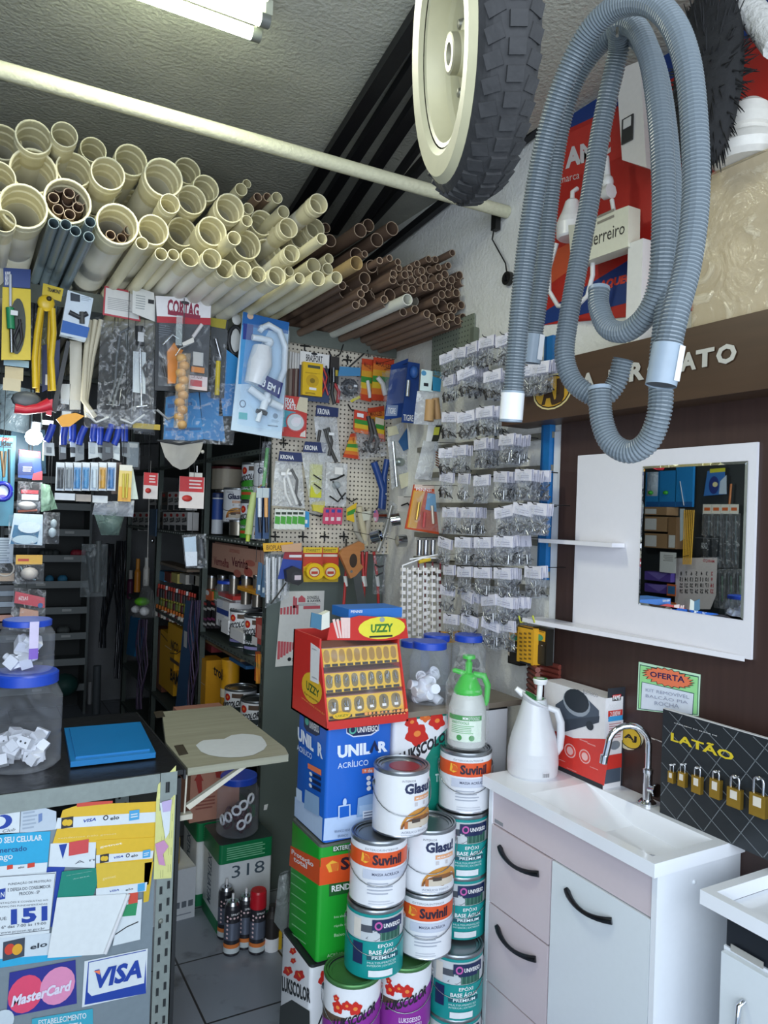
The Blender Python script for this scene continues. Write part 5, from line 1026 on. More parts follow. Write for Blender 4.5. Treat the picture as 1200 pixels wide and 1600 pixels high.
sbox('red_stripe_box', 'red and white narrow pack at the shelf end post', (400, 965, 412, 1010), 'b04a42', .003, .04, [('r', (402, 975, 410, 1000), K('c98078'), .001), ('r', (394, 993, 402, 1010), K('dcdcdc'), .001)])
sbox('wooden_crate', 'flat light wooden box on the lowest visible shelf', (321, 1003, 376, 1030), wood('crate', '8a6a48', 'a88660', 'y'), .05, .2, [('l', (338, 1012, 352, 1014), K('6a4c30'), 1, .001)])
YB2 = K('d89c1e', .4)
drum('yellow_bucket', 'big yellow bucket with dark lettering on the lowest visible shelf', 329, 360, 1029, 1108, YB2, YB2, .03, 'bucket', [(.25, .42, K('e8e0cc')), (.05, .25, K('b8862a'))])
sbox('bucket_label', 'dark lettered label card in front of the yellow bucket', (332, 1045, 350, 1056), YB2, .02, .004, [('t', 'trol', (334, 1054, 348, 1046), INK, .001, .02)], None, 'label')
sbox('yellow_pack', 'tall yellow pack beside the big yellow bucket near the upright', (311, 1025, 320, 1105), 'd8981c', .02, .1, [('r', (311, 1064, 320, 1070), K('e6e0d0'), .001)])
drum('yellow_can', 'small yellow can behind the big yellow bucket', 318, 331, 1030, 1052, YB2, YB2, .1, 'can', [(.2, .5, K('e0d8c8'))])
sbox('blue_lid_tray', 'blue tray top on the dark low tin', (358, 1031, 384, 1041), '2f5f8a', .04, .12)
sbox('red_yellow_pack', 'long red and orange pack hung at the low shelf end', (399, 1018, 412, 1072), 'b0522a', .003, .02, [('c', [(402+i*2.4, 1022), (401+i*2, 1068)], .6, K('e0a030'), .002) for i in range(4)], None, 'pack')
sbox('dark_red_box', 'dark red box above the wooden box', (315, 1000, 330, 1020), '7a2a30', .08, .1)
# farther bay: many small paint boxes, bottles, long packs
k = 0
for tier, (ya, yb) in enumerate(((769, 797), (800, 829))):
    for i in range(9):
        x = 205+i*9.6+tier*2; 
        if tier == 0 and i < 3: continue
        c = 'e6e4e2' if (i+tier) % 5 else '5a4a3a'; k += 1
        pr = [('e', x+3, ya+5, 2.2, 2.6, K('c8281f'), .001), ('t', 'COLOR', (x+.6, ya+17, x+8, ya+15, x+8, ya+8, x+.6, ya+10), INK, .0012, .05), ('r', (x+.5, ya+20, x+8.2, yb), K('3a3c3e'), .001)]
        sbox('small_paint_box', 'small white paint box with red flower, %s along the %s tier of the far bay' % (ORD[i], 'upper' if tier == 0 else 'lower'), (x, ya, x+8.6, yb), c, .02, .07, pr, 'small paint boxes in the far bay')
RC = K('c8402e', .4); OR2 = K('d8762a', .4)
def bottle(lb, px, py, hpx, c, cap, grp, xo=.02, w=3.2):
    p = P(px, py, 0, XF+xo); kk = depth(p)/FPX; r = w*kk; h = hpx*kk
    root = thing('small_bottle', lb, 'bottle', p, 0, grp); mb = MB(); mb.lathe([(0, 0), (r, 0), (r, h*.6), (r*.5, h*.72), (0, h*.73)], c, 9); mb.build('bottle', root)
    mb = MB(); mb.lathe([(r*.62, h*.68), (r*.62, h), (0, h)], cap, 8); mb.build('cap', root)
for i in range(16): bottle('small dark bottle with red cap, %s in the upper bottle row' % ORD[i], 244+i*4.0, 931+i*1.1, 20, K(('3a2a2a', '7a2a2a', '2f2f33')[i % 3], .4), RC if i % 4 else WHITE, 'red-capped bottles in the far bay')
for i in range(15): bottle('small yellow-green bottle, %s in the middle bottle row' % ORD[i], 244+i*4.1, 945+i*1.2, 16, K(('8a8a3a', '5a2a30', '6a7a3a')[i % 3], .4), K('b8b04a'), 'yellow-green bottles in the far bay', .05)
for i in range(12): bottle('small white bottle with orange cap, %s in the lower bottle row' % ORD[i], 245+i*4.4, 962+i*1.7, 18, K(('d8d4cc', '5a2a2a', 'c8c0b0')[i % 3], .4), OR2, 'orange-capped bottles in the far bay', .015)
for i, (x, c) in enumerate(((247, '3f8ab8'), (257, '7a3a30'), (268, 'd0c070'), (281, 'c8c4bc'), (296, '8a8a8a'), (303, 'b8b4a8'))): sbox('small_carton', 'small coloured carton over the bottle rows, %s from the aisle end' % ORD[i], (x, 891+i*1.5, x+9, 909+i*1.5), c, .03, .1, (), 'small cartons over the bottle rows')
sbox('long_brush_pack', 'long pale brush pack lying above the small cartons', (246, 880, 292, 890), '8a7a6a', .03, .1)
for i, (x, y, h, c, cc) in enumerate(((195, 930, 38, 'c8c4a8', 'd8d4c0'), (203, 935, 44, '6a3050', 'e0d8d0'), (214, 925, 52, 'd8882a', 'e89a3a'), (228, 915, 44, 'dedad2', 'e6e6e0'), (191, 925, 30, '3a7a9a', '3a7a9a'))):
    bottle('upright bottle in the farthest bay, %s of five' % ORD[i], x, y, h, K(c, .4), K(cc, .4), 'bottles in the farthest bay', .02, 5)
sbox('yellow_pack', 'tall yellow tile-adhesive pack standing on the floor shelf of the far bay', (251, 983, 270, 1088), 'dca41c', .03, .1, [('r', (258, 1008, 268, 1016), K('e8dcc0'), .001), ('c', [(252, 990), (262, 1002), (269, 1003)], .5, INK, .001)])
sbox('brick_red_pack', 'tall brick-red pack beside the yellow packs', (239, 978, 252, 1082), '7a4632', .04, .1)
sbox('yellow_pack', 'yellow pack with dark print leaning above another', (263, 972, 285, 1020), 'e0a81c', .015, .08, [('t', 'NICO', (267, 1013, 279, 1006), INK, .001, .03), ('c', [(266, 1020), (276, 1022), (284, 1016)], .6, INK, .001)])
sbox('yellow_pack', 'yellow pack lettered in dark below the leaning pack', (264, 1044, 282, 1078), 'dc9f1c', .02, .08, [('t', 'BAM', (266, 1062, 280, 1054), INK, .001, .03), ('r', (266, 1026, 280, 1042), K('5a4a3a'), .001)])
def strand(name, lb, x0, y0, x1, y1, n, cols, v=XF-.03, w=1.3, wav=1.2, cat='rope', grp=None):
    p = P(x0, y0, 0, v); mb = MB(); fc = Fc(mb, 0, v, p)
    for i in range(n):
        t = (i+.5)/n-.5; W = (x1 if not isinstance(x1, tuple) else x1[0]); pts = []
        for j in range(9): s = j/8; pts.append((x0+(W-x0)*s+t*(4+5*math.sin(math.pi*min(1, .25+s)))*1.9+wav*math.sin(j*1.7+i), y0+(y1-y0)*s, .01*math.sin(j+i)))
        fc.tube(pts, w, cols[i % len(cols)], 0, 5)
    return tag(mb.build(name, None, p), lb, cat, grp)
PUR = K('4a3a5a', .5, bump=.5, scale=300); PUR2 = K('6a5a72', .5, bump=.5, scale=300)
strand('cord_hank', 'dark purple braided cord hank hanging beside the blue strip near the yellow packs', 306, 938, 298, 1106, 7, [PUR, PUR2, K('2a2436', .5)], XF-.02)
item('blue_sleeve', 'long dark blue plastic sleeve beside the purple cord hank', 'sleeve', XF-.01, [('sleeve', [('s', [(290, 938), (306, 940), (290, 1106), (274, 1106)], K('3a5f8a', .35), .01)]), ('label_print', [('r', (288, 985, 292, 1013), K('d8d8d8'), .001)])], 0)
strand('cord_hank', 'purple braided cord hank hanging under the bag of green caps', 224, 968, 218, 1108, 8, [PUR, PUR2, K('3a3448', .5)], XF-.06)
item('blue_strip_pack', 'bright blue strip pack hanging beside the purple cords in the aisle', 'pack', XF-.05, [('pack', [('s', [(204, 962), (217, 966), (210, 1026), (197, 1022)], K('2a86c0', .35), .01)]), ('fold', [('s', [(219, 980), (226, 980), (224, 1015), (218, 1015)], K('3a8ac0', .35), .01)])], 0)
item('cap_bag', 'clear bag of green and white caps hung in the aisle', 'bag', XF-.08, [('bag', [('f', [(226, 905), (240, 925), (244, 965), (206, 965)], FILM, .03)]), ('cap', [('b', 222, 940, 12, 7, K('6ac02a')), ('b', 214, 952, 7, 6, WHITE, .01), ('b', 228, 955, 8, 7, WHITE, .01)])], 0)
item('white_string', 'white string the bag of green caps hangs from', 'string', XF-.08, [('string', [('c', [(231, 855), (230, 905)], .9, K('d8d4cc')), ('c', [(236, 720), (233, 780), (231, 855)], .7, K('d8d4cc'))])], 0)
item('key_tag_pack', 'narrow blue pack with steel ring hung from the string in the aisle', 'pack', XF-.07, [('pack', [('s', (234, 795, 243, 838), K('3a5a78', .4), .006)]), ('ring', [('b', 238, 845, 3, 4, steel())])], 0)
# shop end of the aisle
root = thing('bin_shelf', 'dark grey shelf of labelled drawer bins at the far end of the aisle', 'shelf', (.7, 6.6, 0)); DG = K('666d6d', .5, .2, var=.15)
mb = MB(); mb.box(-.42, .0, 0, -.40, .35, 2.2, DG); mb.box(.23, 0, 0, .25, .35, 2.2, DG); mb.box(-.42, .34, 0, .25, .36, 2.2, K('2e3333', .6)); mb.build('frame', root)
for i in range(9):
    z = .2+i*.21; mb = MB(); mb.box(-.40, -.02, z, .23, .34, z+.02, DG); mb.box(-.40, -.03, z, .23, -.02, z+.055, K('8c9393', .5)); mb.build('bin_tray', root)
    for k in range(3):
        if (i+k) % 3: mb = MB(); mb.box(-.36+k*.2, -.031, z+.02, -.29+k*.2, -.03, z+.04, K('c9ccca')); mb.build('bin_tag', root)
for i, (x, z, c) in enumerate(((.86, 1.28, 'a83040'), (.62, 1.5, '8a8f92'), (.7, 1.06, '3f8ab0'), (.55, .86, '9a9c98'), (.8, .65, '5a605e'), (.85, 1.7, '2f3c44'), (.65, 1.27, '3c4444'))):
    mb = MB(); r2 = random.Random(i)
    for q in range(5): mb.ball((x+r2.uniform(-.06, .06), 6.68, z-.2+.21*round((z)/.21-(.2/.21))-z+.2+.05+.2*0+.0), .035, .035, .035, K(c, .6), 7, 5)
    mb.v = [(vx, vy, vz+0) for vx, vy, vz in mb.v]; zz = .2+.21*round((z-.2)/.21)+.057; mz = min(v[2] for v in mb.v); mb.v = [(vx, vy, vz-mz+zz-.03) for vx, vy, vz in mb.v]
    tag(mb.build('bin_contents'), 'loose %s fittings in a bin of the far drawer shelf' % {0: 'dark red', 1: 'light grey', 2: 'blue', 3: 'pale grey', 4: 'dark green-grey', 5: 'slate', 6: 'black-grey'}[i], 'fittings')['kind'] = 'stuff'
BKH = K('2b2e34', .16)
strand('black_hose_bundle', 'long bundle of glossy black hoses hanging in the dark aisle', 172, 850, 160, 1012, 9, [BKH, K('3a3d44', .2), K('1a1b1f', .3)], 1.0, 1.7, 1., 'hose')
strand('black_hose_bundle', 'second dark hose bundle hanging deeper in the aisle beside the glossy one', 190, 845, 184, 1060, 7, [BKH, K('2f3138', .3)], 1.1, 1.6, .8, 'hose')
item('clear_tube_pack', 'clear bag of tubes hanging in the dark aisle before the drawer bins', 'bag', 4.6, [('bag', [('f', (128, 850, 166, 932), film('cfd6d8', .10, .2, 12., .7), .05)]), ('tube', [('c', [(138, 862), (144, 925)], 4, K('4a5254')), ('c', [(154, 845), (152, 925)], 5, K('5c6262'))])], 1, hang='beam')
item('vertical_pipe', 'dark grey upright pipe standing at the end of the aisle', 'pipe', 6.12, [('pipe', [('c', [(152, 1040), (150, 1115)], 6, K('50565a', .4)), ('c', [(141, 1065), (140, 1100)], 3, K('8a8a8c', .4))])], 1, None, False, False)
item('green_bundle', 'dark green coiled bundle on the lowest bin of the far shelf', 'coil', 6.4, [('coil', [('b', 100, 1070, 22, 18, K('1f4a44', .6))])], 1, None, False, False)
# ---------------------------------------------------------------- pegboard and what hangs on it
o = item('pegboard', 'cream pegboard with rows of small holes on the end of the shelving unit', 'pegboard', YP, [('board', [('s', [(427, 516), (618, 552), (617, 866), (424, 866)], pegmat('peg_white', 'd9d0be', '4a443c', 48., .2), .008)])], 1)
for i, (x, y) in enumerate(((476, 540), (543, 562), (443, 692), (430, 838), (473, 838), (507, 838), (537, 838), (590, 545))):
    item('peg_hook', 'black cross-shaped peg hook with nothing on it, %s on the pegboard' % ('in the top row' if y < 600 else 'near the cable bags' if y < 700 else 'in the bottom row'), 'hook', YP-.003, [('hook', [('c', [(x-7, y), (x+7, y+1)], 1.3, BLACK), ('c', [(x, y-8), (x, y+8)], 1.3, BLACK), ('c', [(x, y), (x-3, y-3, .03)], 1.2, BLACK)])], 1, 'empty black peg hooks')
def hk(x, y, v=3.13, ln=.12):      # the peg a pack hangs from
    return ('peg_hook', [('c', [(x, y, -(YP-.01-v)+.0), (x, y-1, .01), (x-1, y-4, .02)], 1., BLACK)])
BF = film('f6f8fc', .03, .08, 34., .6); BFW = film('f2f4f6', .30, .12, 30., .7)
Z = None
item('multimeter_pack', 'yellow multimeter in a white-topped pack hung on the pegboard', 'multimeter', 3.12, [('card', [('s', (469, 548, 514, 630), K('3a4a6a', .4), .003), ('r', (469, 548, 514, 576), K('e8e6e2')), ('t', 'BRASFORT', (478, 564, 504, 557), INK, Z, .02), ('e', 491, 553, 5, 2, INK), ('l', (494, 567, 512, 570), K('8a8a8a'), 1)]), ('multimeter', [('s', (471, 566, 500, 621), K('e2b81e', .4), .02, .022), ('r', (478, 571, 497, 578), K('4a5040'), .0226), ('e', 485, 596, 10, 10, K('caa018'), .0226), ('e', 485, 596, 4, 4, K('8a7018'), .023), ('l', (474, 582, 498, 587), K('8a6a18'), 2, .0226), ('r', (480, 606, 491, 611), WHITE, .023), ('l', (474, 613, 490, 618), K('6a5414'), 2, .0226)]), ('test_lead', [('c', [(503, 575, .01), (509, 590, .012), (506, 605, .01), (500, 620, .01)], 1.5, K('b8302a')), ('c', [(508, 572, .01), (512, 592, .012), (509, 612, .01)], 1.5, K('2a2a2a')), ('c', [(500, 580, .012), (505, 600, .014), (511, 618, .012)], 1.3, K('c84a4a'))])], 1)
for i in range(4): item('file_card', 'thin card seen edge-on beside the multimeter, %s one' % ORD[i], 'card', 3.13, [('card', [('s', (453+i*4, 549+i, 455+i*4.2, 576), K('d8d6d2', .4), .04), ('s', (453+i*4, 576, 456+i*4, 622), K('5a3a34' if i % 2 else '8a7a70', .4), .04)])], 1, 'edge-on cards by the multimeter')
item('pliers', 'red and black handled pliers hanging between the multimeter and the blue-topped pack', 'pliers', 3.12, [('card', [('s', (514, 556, 529, 600), K('34302e', .5), .003), ('r', (523, 578, 528, 588), K('c8b040'))]), ('handle', [('c', [(519, 598), (517, 615), (521, 632)], 3, K('2a2a2a'), .01), ('c', [(521, 600), (528, 612), (526, 630)], 3, K('a82a2a'), .01)]), ('jaw', [('c', [(520, 575), (520, 600)], 3, steel('6a6c70'), .008)])], 1)
item('cable_pack', 'clear pack of black cable with blue header on the pegboard', 'pack', 3.11, [('header_card', [('s', [(530, 573), (562, 575), (562, 588), (527, 588)], K('4a8ab8', .4), .004, .008)]), ('cable', [('c', [(545+11*math.cos(t*.6), 606+11*math.sin(t*.6), .006) for t in range(12)], 3.5, K('2a2c30')), ('c', [(545+6*math.cos(t*.6), 606+6*math.sin(t*.6), .012) for t in range(12)], 2.5, K('3a3c40')), ('s', (550, 602, 555, 606), WHITE, .002, .02)]), ('bag', [('f', (527, 586, 562, 629), BF, .03, 5, 7, .012)]), ('yellow_tag', [('s', [(545, 626), (560, 618), (562, 622), (548, 629)], K('d8c82a'), .002, .01)])], 1)
def rasta(lb, pts, v, cont):
    (a, b), (c, d), (e, f), (g, h) = pts
    cols = ['c2401e', 'd8762a', 'd8a02a', '3a8a34', 'd8b42a', 'd8762a', 'c2401e']; dec = []
    for i, k in enumerate(cols):
        t0, t1 = i/7, (i+1)/7
        dec.append(('p', [(a+(g-a)*t0, b+(h-b)*t0), (c+(e-c)*t0, d+(f-d)*t0), (c+(e-c)*t1, d+(f-d)*t1), (a+(g-a)*t1, b+(h-b)*t1)], K(k), .0006))
    item('blister_pack', lb, 'pack', v, [('card', [('s', pts, K('c2401e'), .003)]+dec+[('t', 'MAX-LED', (a+3, b+12, c-3, d+16, c-3, d+9, a+3, b+5), K('7a2a1a'), .001, .02)])]+cont, 1)
rasta('striped red yellow green pack, narrower one at the top of the pegboard', [(566, 560), (583, 562), (580, 628), (562, 624)], 3.12, [('lamp_part', [('c', [(573, 595), (577, 622)], 3, K('d8d6d0'), .008)])])
rasta('striped red yellow green pack holding a white lamp holder', [(584, 558), (616, 562), (612, 628), (580, 625)], 3.10, [('lamp_holder', [('c', [(588, 590), (596, 600), (600, 618)], 4, K('dedcd8'), .012), ('b', 607, 606, 9, 14, K('8a9294', .2, .4), .01)]), ('blister', [('f', (595, 582, 622, 620), BLISTER, .03, 5, 6, .012)])])
rasta('striped red yellow green pack of black cord, farther one', [(575, 638), (600, 634), (602, 690), (578, 690)], 3.14, [])
item('cord_pack', 'black corded pack with a striped flag card hung below the white lamp holder', 'pack', 3.09, [('card', [('s', [(554, 640), (574, 644), (576, 678), (552, 672)], K('c8402a'), .003)]+[('p', [(554, 654+i*7), (575, 658+i*7), (575, 665+i*7), (553.5, 661+i*7)], K(c), .001) for i, c in enumerate(('3a8a34', 'd8b42a', 'd86a2a'))]+[('p', [(558, 645), (568, 647), (568, 653), (558, 651)], WHITE, .001)]), ('second_card', [('s', [(587, 652), (600, 655), (600, 684), (585, 680)], K('d8c8b0'), .003)]+[('p', [(587, 662+i*7), (600, 665+i*7), (600, 672+i*7), (586.5, 669+i*7)], K(c), .001) for i, c in enumerate(('3a8a34', 'd8b42a', 'd87a5a'))]), ('cord', [('c', [(575, 650), (582, 680), (575, 700), (565, 705)], 4, K('33302e')), ('c', [(580, 655), (590, 690), (585, 708)], 4, K('4a4644')), ('c', [(570, 690), (580, 705), (592, 700)], 4, K('2c2a29'))]), ('bag', [('f', [(553, 672), (600, 678), (606, 712), (560, 718)], BF, .03)])], 1)
rasta('small striped pack low beside the black corded pack', [(548, 678), (556, 676), (562, 718), (536, 714)], 3.13, [])
DB = K('1d3f80', .35); DB2 = K('27335e', .4)
item('blue_blister', 'large dark blue pack tilted in front of the corner, nearer one', 'pack', 2.93, [('card', [('s', [(612, 570), (638, 560), (628, 652), (601, 656)], DB, .006), ('p', [(605, 633), (622, 633), (620, 650), (602, 650)], K('8a9ab8')), ('t', 'TIGRE', (606, 646, 618, 638), WHITE)]), ('blister', [('f', [(600, 580), (634, 575), (628, 630), (596, 635)], BLISTER, .03, 5, 6, .015)])], 1, hang='peg')
item('blue_blister', 'large dark blue pack with silver tap hung in the corner behind', 'pack', 2.86, [('card', [('s', [(638, 565), (656, 568), (652, 662), (628, 660)], DB, .006), ('t', 'TIGRE', (630, 657, 646, 649), WHITE)]), ('tap', [('c', [(636, 595), (634, 620)], 3, steel(), .012), ('b', 645, 582, 7, 10, K('2f5fa8'), .01)])], 1, hang='peg')
item('tape_pack', 'red and blue-green card of mounting tape beside the filter pack', 'pack', 3.08, [('card', [('s', [(442, 617), (481, 622), (478, 685), (440, 681)], K('c8403a', .4), .004), ('p', [(468, 620), (481, 622), (480, 646), (462, 640)], K('d8cdb0')), ('p', [(441, 640), (462, 644), (455, 665), (441, 668)], K('58a8b8')), ('t', 'FIXA', (445, 630, 460, 623), WHITE, Z, .04), ('t', 'FORTE', (445, 639, 462, 632), WHITE, Z, .04), ('p', [(470, 677), (477, 672), (477, 683), (468, 682)], K('dcd4cc'))]), ('tape_roll', [('e', 461, 660, 15, 15, K('c85a5a'), .006), ('e', 461, 660, 13, 13, K('c9d2d4'), .0065), ('e', 461, 660, 7, 7, K('e2e2e6'), .007), ('r', (458, 652, 469, 662), K('e6dfe4'), .0075)])], 1)
def cbag(lb, hdr, bag, v, cont, hc='27335e', fl=None, txt=None, cat='bag'):
    P_ = [('header_card', [('s', hdr, K(hc, .4), .004, .008)]+([('t', txt, (min(q[0] for q in hdr)+3, max(q[1] for q in hdr)-5, max(q[0] for q in hdr)-14, min(q[1] for q in hdr)+7), WHITE, .009, .02)] if txt else [])), ('bag', [('f', bag, fl or BFW, .03, 5, 7, -.012)])]
    return item('header_bag', lb, cat, v, P_+cont, 1)
cb = K('3a3836', .5); wb = K('d6d6d4', .4)
cbag('clear bag of dark plumbing cable with a dark blue header, upper one of three', [(494, 633), (528, 638), (527, 652), (492, 650)], [(492, 650), (528, 652), (534, 722), (500, 722)], 3.10, [('cable', [('c', [(507, 670), (512, 690), (520, 710), (526, 722)], 3, cb), ('c', [(512, 668), (518, 690), (514, 712)], 3, cb), ('c', [(500, 672), (497, 690)], 2.5, cb), ('s', (512, 676, 520, 681), WHITE, .002, .016)])], txt='KRONA')
cbag('clear bag of white cable with a dark blue header at the pegboard edge', [(436, 705), (470, 708), (472, 722), (434, 720)], [(432, 720), (473, 722), (478, 794), (426, 790)], 3.08, [('cable', [('c', [(452, 733), (444, 748), (446, 770), (455, 790)], 2.2, wb), ('c', [(455, 733), (464, 750), (462, 775), (470, 790)], 2.4, K('5a5a5a')), ('c', [(448, 740), (456, 765), (464, 788)], 3, wb), ('s', (437, 738, 444, 743), WHITE, .002, .018), ('s', (446, 738, 453, 742), WHITE, .002, .018)])], txt='KRONA')
cbag('clear bag with lime sponge and dark blue header, lower middle one', [(476, 690), (509, 692), (508, 708), (472, 706)], [(472, 706), (510, 708), (512, 790), (486, 788)], 3.11, [('sponge', [('s', (487, 725, 502, 778), K('c8c832', .6), .02), ('c', [(488, 742), (500, 750)], 1, BLACK, .012), ('c', [(489, 756), (500, 764)], 1, BLACK, .012)])], txt='KRONA')
item('safety_glasses_bag', 'clear crinkled bag of safety glasses on the pegboard', 'bag', 3.10, [('bag', [('f', (512, 722, 543, 792), BFW, .03, 5, 7, -.015)]), ('glasses', [('c', [(516, 750), (526, 748), (538, 742)], 1.6, BLACK), ('c', [(520, 752), (530, 770), (536, 780)], 1.3, BLACK), ('c', [(515, 775), (528, 784), (540, 770)], 1.3, BLACK), ('b', 524, 758, 7, 6, film('c8d0d4', .3, .1, 9, .2), .01)]), ('paper_slip', [('s', (521, 730, 533, 742), K('e2e0dc'), .001, .016)])], 1)
for i in range(5): item('green_sachet', 'small green and white sachet, %s in the row under the white cable bag' % ORD[i], 'pack', 3.10-.004*i, [('sachet', [('s', [(430+i*9, 795+i*.5), (441+i*9, 796+i*.5), (440+i*9, 828), (428+i*9, 826)], K('d8dcd4', .4), .006), ('p', [(430+i*9, 806), (440.5+i*9, 808), (440+i*9, 820), (429+i*9, 818)], K('4aa03a')), ('r', (431+i*9, 800, 438+i*9, 804), K('2a3a2a'))])], 1, 'green sachets on the pegboard')
item('blue_sachet', 'small light blue sachet beside the green ones', 'pack', 3.10, [('sachet', [('s', [(472, 797), (483, 800), (483, 824), (470, 824)], K('3a92c8', .4), .008), ('r', (473, 812, 480, 818), WHITE)])], 1)
item('yellow_pad_pack', 'clear pack of yellow pads low on the pegboard', 'pack', 3.12, [('pad', [('s', [(488, 785), (508, 782), (506, 802), (490, 798)], K('d8c832', .6), .02)]), ('bag', [('f', (484, 778, 510, 805), BF, .03)])], 1)
for i in range(3): item('pink_card', 'small pink and blue card, %s of three under the glasses bag' % ORD[i], 'card', 3.11-.006*i, [('card', [('s', [(506+i*9, 793), (518+i*9, 794), (516+i*9, 820), (504+i*9, 818)], K('c84a6a', .4), .003), ('r', (509+i*9, 796, 515+i*9, 801), K('3a4a9a')), ('r', (508+i*9, 808, 514+i*9, 814), K('e0d0d4'))])], 1, 'pink and blue cards on the pegboard')
item('blue_tool', 'dark blue clamp-like tool hanging near the corner of the pegboard', 'tool', 3.08, [('tool', [('c', [(584, 722), (592, 745), (598, 765), (596, 795)], 6, DB), ('c', [(605, 718), (600, 745), (600, 770), (598, 796)], 5, DB)]), ('bolt', [('b', 604, 750, 2, 2, steel(), .02), ('b', 600, 772, 2, 2, steel(), .02)])], 1, hang='peg')
cbag('clear white-edged pack of a steel fitting in front of the blue tool', [(604, 668), (618, 665), (622, 678), (606, 682)], [(606, 670), (632, 658), (646, 745), (614, 765)], 3.03, [('fitting', [('b', 624, 722, 9, 7, K('9aa4a0', .3, .6)), ('c', [(614, 690), (620, 760)], 3, steel())]), ('card', [('s', [(634, 660), (640, 680), (646, 745), (640, 748)], K('dcdcd6'), .002, .01), ('s', [(622, 742), (644, 736), (644, 756), (626, 764)], K('d8d4b8'), .002, .006), ('s', [(622, 690), (636, 668), (640, 700), (630, 705)], K('2a5a8a'), .002, .004)])], 'd8d2b0')
cbag('clear tall bag with white and black card near the hardware bags', [(668, 664), (688, 662), (684, 690), (664, 690)], [(664, 688), (688, 690), (676, 750), (650, 748)], 2.64, [('card', [('s', [(680, 662), (690, 664), (682, 690), (672, 690)], K('2a2c22'), .002, .012), ('s', [(676, 668), (684, 668), (682, 680), (674, 680)], K('c8c848'), .002, .016)])], 'dcdcda')
item('copper_screw_bag', 'narrow bag of copper coloured screws beside the tall clear bag', 'bag', 2.60, [('bag', [('f', (678, 690, 688, 732), BF, .02)]), ('screw', [('c', [(681, 706+i*4), (686, 709+i*4)], 1.1, K('a8683a', .3, .8)) for i in range(6)])], 1, hang='wall')
item('paint_roller_bag', 'clear bag with blue label holding a wooden roller in the corner', 'bag', 2.60, [('header_card', [('s', [(659, 577), (676, 580), (676, 612), (656, 610)], K('cfe0dc', .4), .003), ('s', [(676, 588), (690, 592), (688, 612), (674, 610)], K('2a82a8', .4), .003), ('t', 'CÍRCULO', (677, 586, 692, 580), K('3a8aa8'), .001), ('e', 662, 583, 4, 4, K('4a8ab0'), .001), ('r', (662, 598, 669, 604), INK, .001)]), ('roller', [('c', [(672, 625), (670, 658)], 8, K('b08a5a', .6)), ('c', [(680, 622), (684, 655)], 6, K('a8845a', .6))]), ('bag', [('f', [(656, 610), (696, 610), (694, 664), (650, 662)], BFW, .04, 5, 7, -.02)])], 1, hang='wall')
item('driver_bit_pack', 'red and orange blister of driver bits above the steel cylinders', 'pack', 2.62, [('card', [('s', [(648, 757), (678, 758), (686, 835), (634, 826)], K('c8502a', .4), .01), ('p', [(648, 757), (678, 758), (678, 764), (647, 763)], K('d8c0b0')), ('t', 'PENNSI', (650, 767, 674, 763), WHITE), ('p', [(646, 766), (664, 768), (650, 826), (636, 824)], K('d89a32')), ('p', [(668, 770), (680, 772), (682, 800), (664, 796)], K('6aa0c0'))]), ('bit', [('c', [(652, 785), (648, 812)], 2.5, K('c8a040', .3, .8), .014), ('c', [(672, 790), (674, 818)], 2.5, K('d8c8b0', .3, .5), .014), ('c', [(661, 800), (659, 824)], 2.5, K('b8302a'), .014)]), ('blister', [('f', [(644, 768), (680, 768), (686, 832), (634, 824)], BLISTER, .035, 5, 6, .02)])], 1, hang='wall')
for i, x in enumerate((655, 665, 676)):
    p = P(x, 868, 1, 2.66); mb = MB(); k = depth(p)/FPX; mb.lathe([(0, 0), (4.4*k, 0), (4.4*k, 24*k), (3.6*k, 24*k), (3.6*k, 10*k)], steel('a8aab0', .15), 14); mb.tube([(0, 0, 24*k), (0, 0, 28*k), (XW-p.x, 0, 29*k)], .0015, BLACK, 5); tag(mb.build('steel_cylinder', None, p), 'polished steel cylinder hanging under the driver-bit pack, %s of three' % ORD[i], 'cylinder', 'polished steel cylinders')
CRM2 = steel('c8ccd4', .08)
for i, (x, y, a) in enumerate(((594, 806, .3), (618, 812, -.2), (588, 838, -.5), (627, 845, .2))):
    p = P(x, y, 1, 2.88); T = Matrix.Rotation(1.2, 4, 'X') @ Matrix.Rotation(a+1.2, 4, 'Y'); mb = MB(); mb.lathe([(.0, -.02), (.027, -.02), (.028, .02), (.022, .022), (.022, .0), (0, .0)], CRM2, 18, T); mb.tube([(0, 0, 0), (0, YP-p.y, .02)], .0015, BLACK, 5); tag(mb.build('chrome_flange', None, p), 'shiny chrome pipe cup hanging by the corner, %s of four' % ORD[i], 'chrome cup', 'chrome pipe cups')
item('chrome_pack', 'clear sleeve with a steel bar hanging between the chrome cups', 'pack', 3.04, [('bar', [('c', [(612, 790), (602, 830), (590, 862)], 4, K('a8a8a4', .3, .6))]), ('sleeve', [('f', [(608, 780), (622, 790), (600, 868), (588, 860)], BF, .02)])], 1, hang='peg')
item('brush_pack', 'light bristle brush with a striped label above the wooden saw handle', 'brush', 3.10, [('bristles', [('c', [(561, 792), (568, 830), (572, 852)], 5, K('c8bea0', .8)), ('c', [(578, 795), (574, 825), (570, 850)], 5, K('b8b0a0', .8)), ('c', [(552, 800), (556, 830), (566, 848)], 4, K('a8a498', .8))]), ('label', [('s', [(540, 795), (556, 785), (552, 816), (540, 812)], K('d8b42a'), .002, .01), ('p', [(541, 800), (554, 794), (553, 802), (541, 806)], K('3a8a34'), .011), ('s', [(562, 800), (578, 798), (576, 812), (566, 814)], K('d8d8c8'), .002, .014)])], 1)
WD = wood('saw_wood', 'a86a3c', 'c08450', 'x')
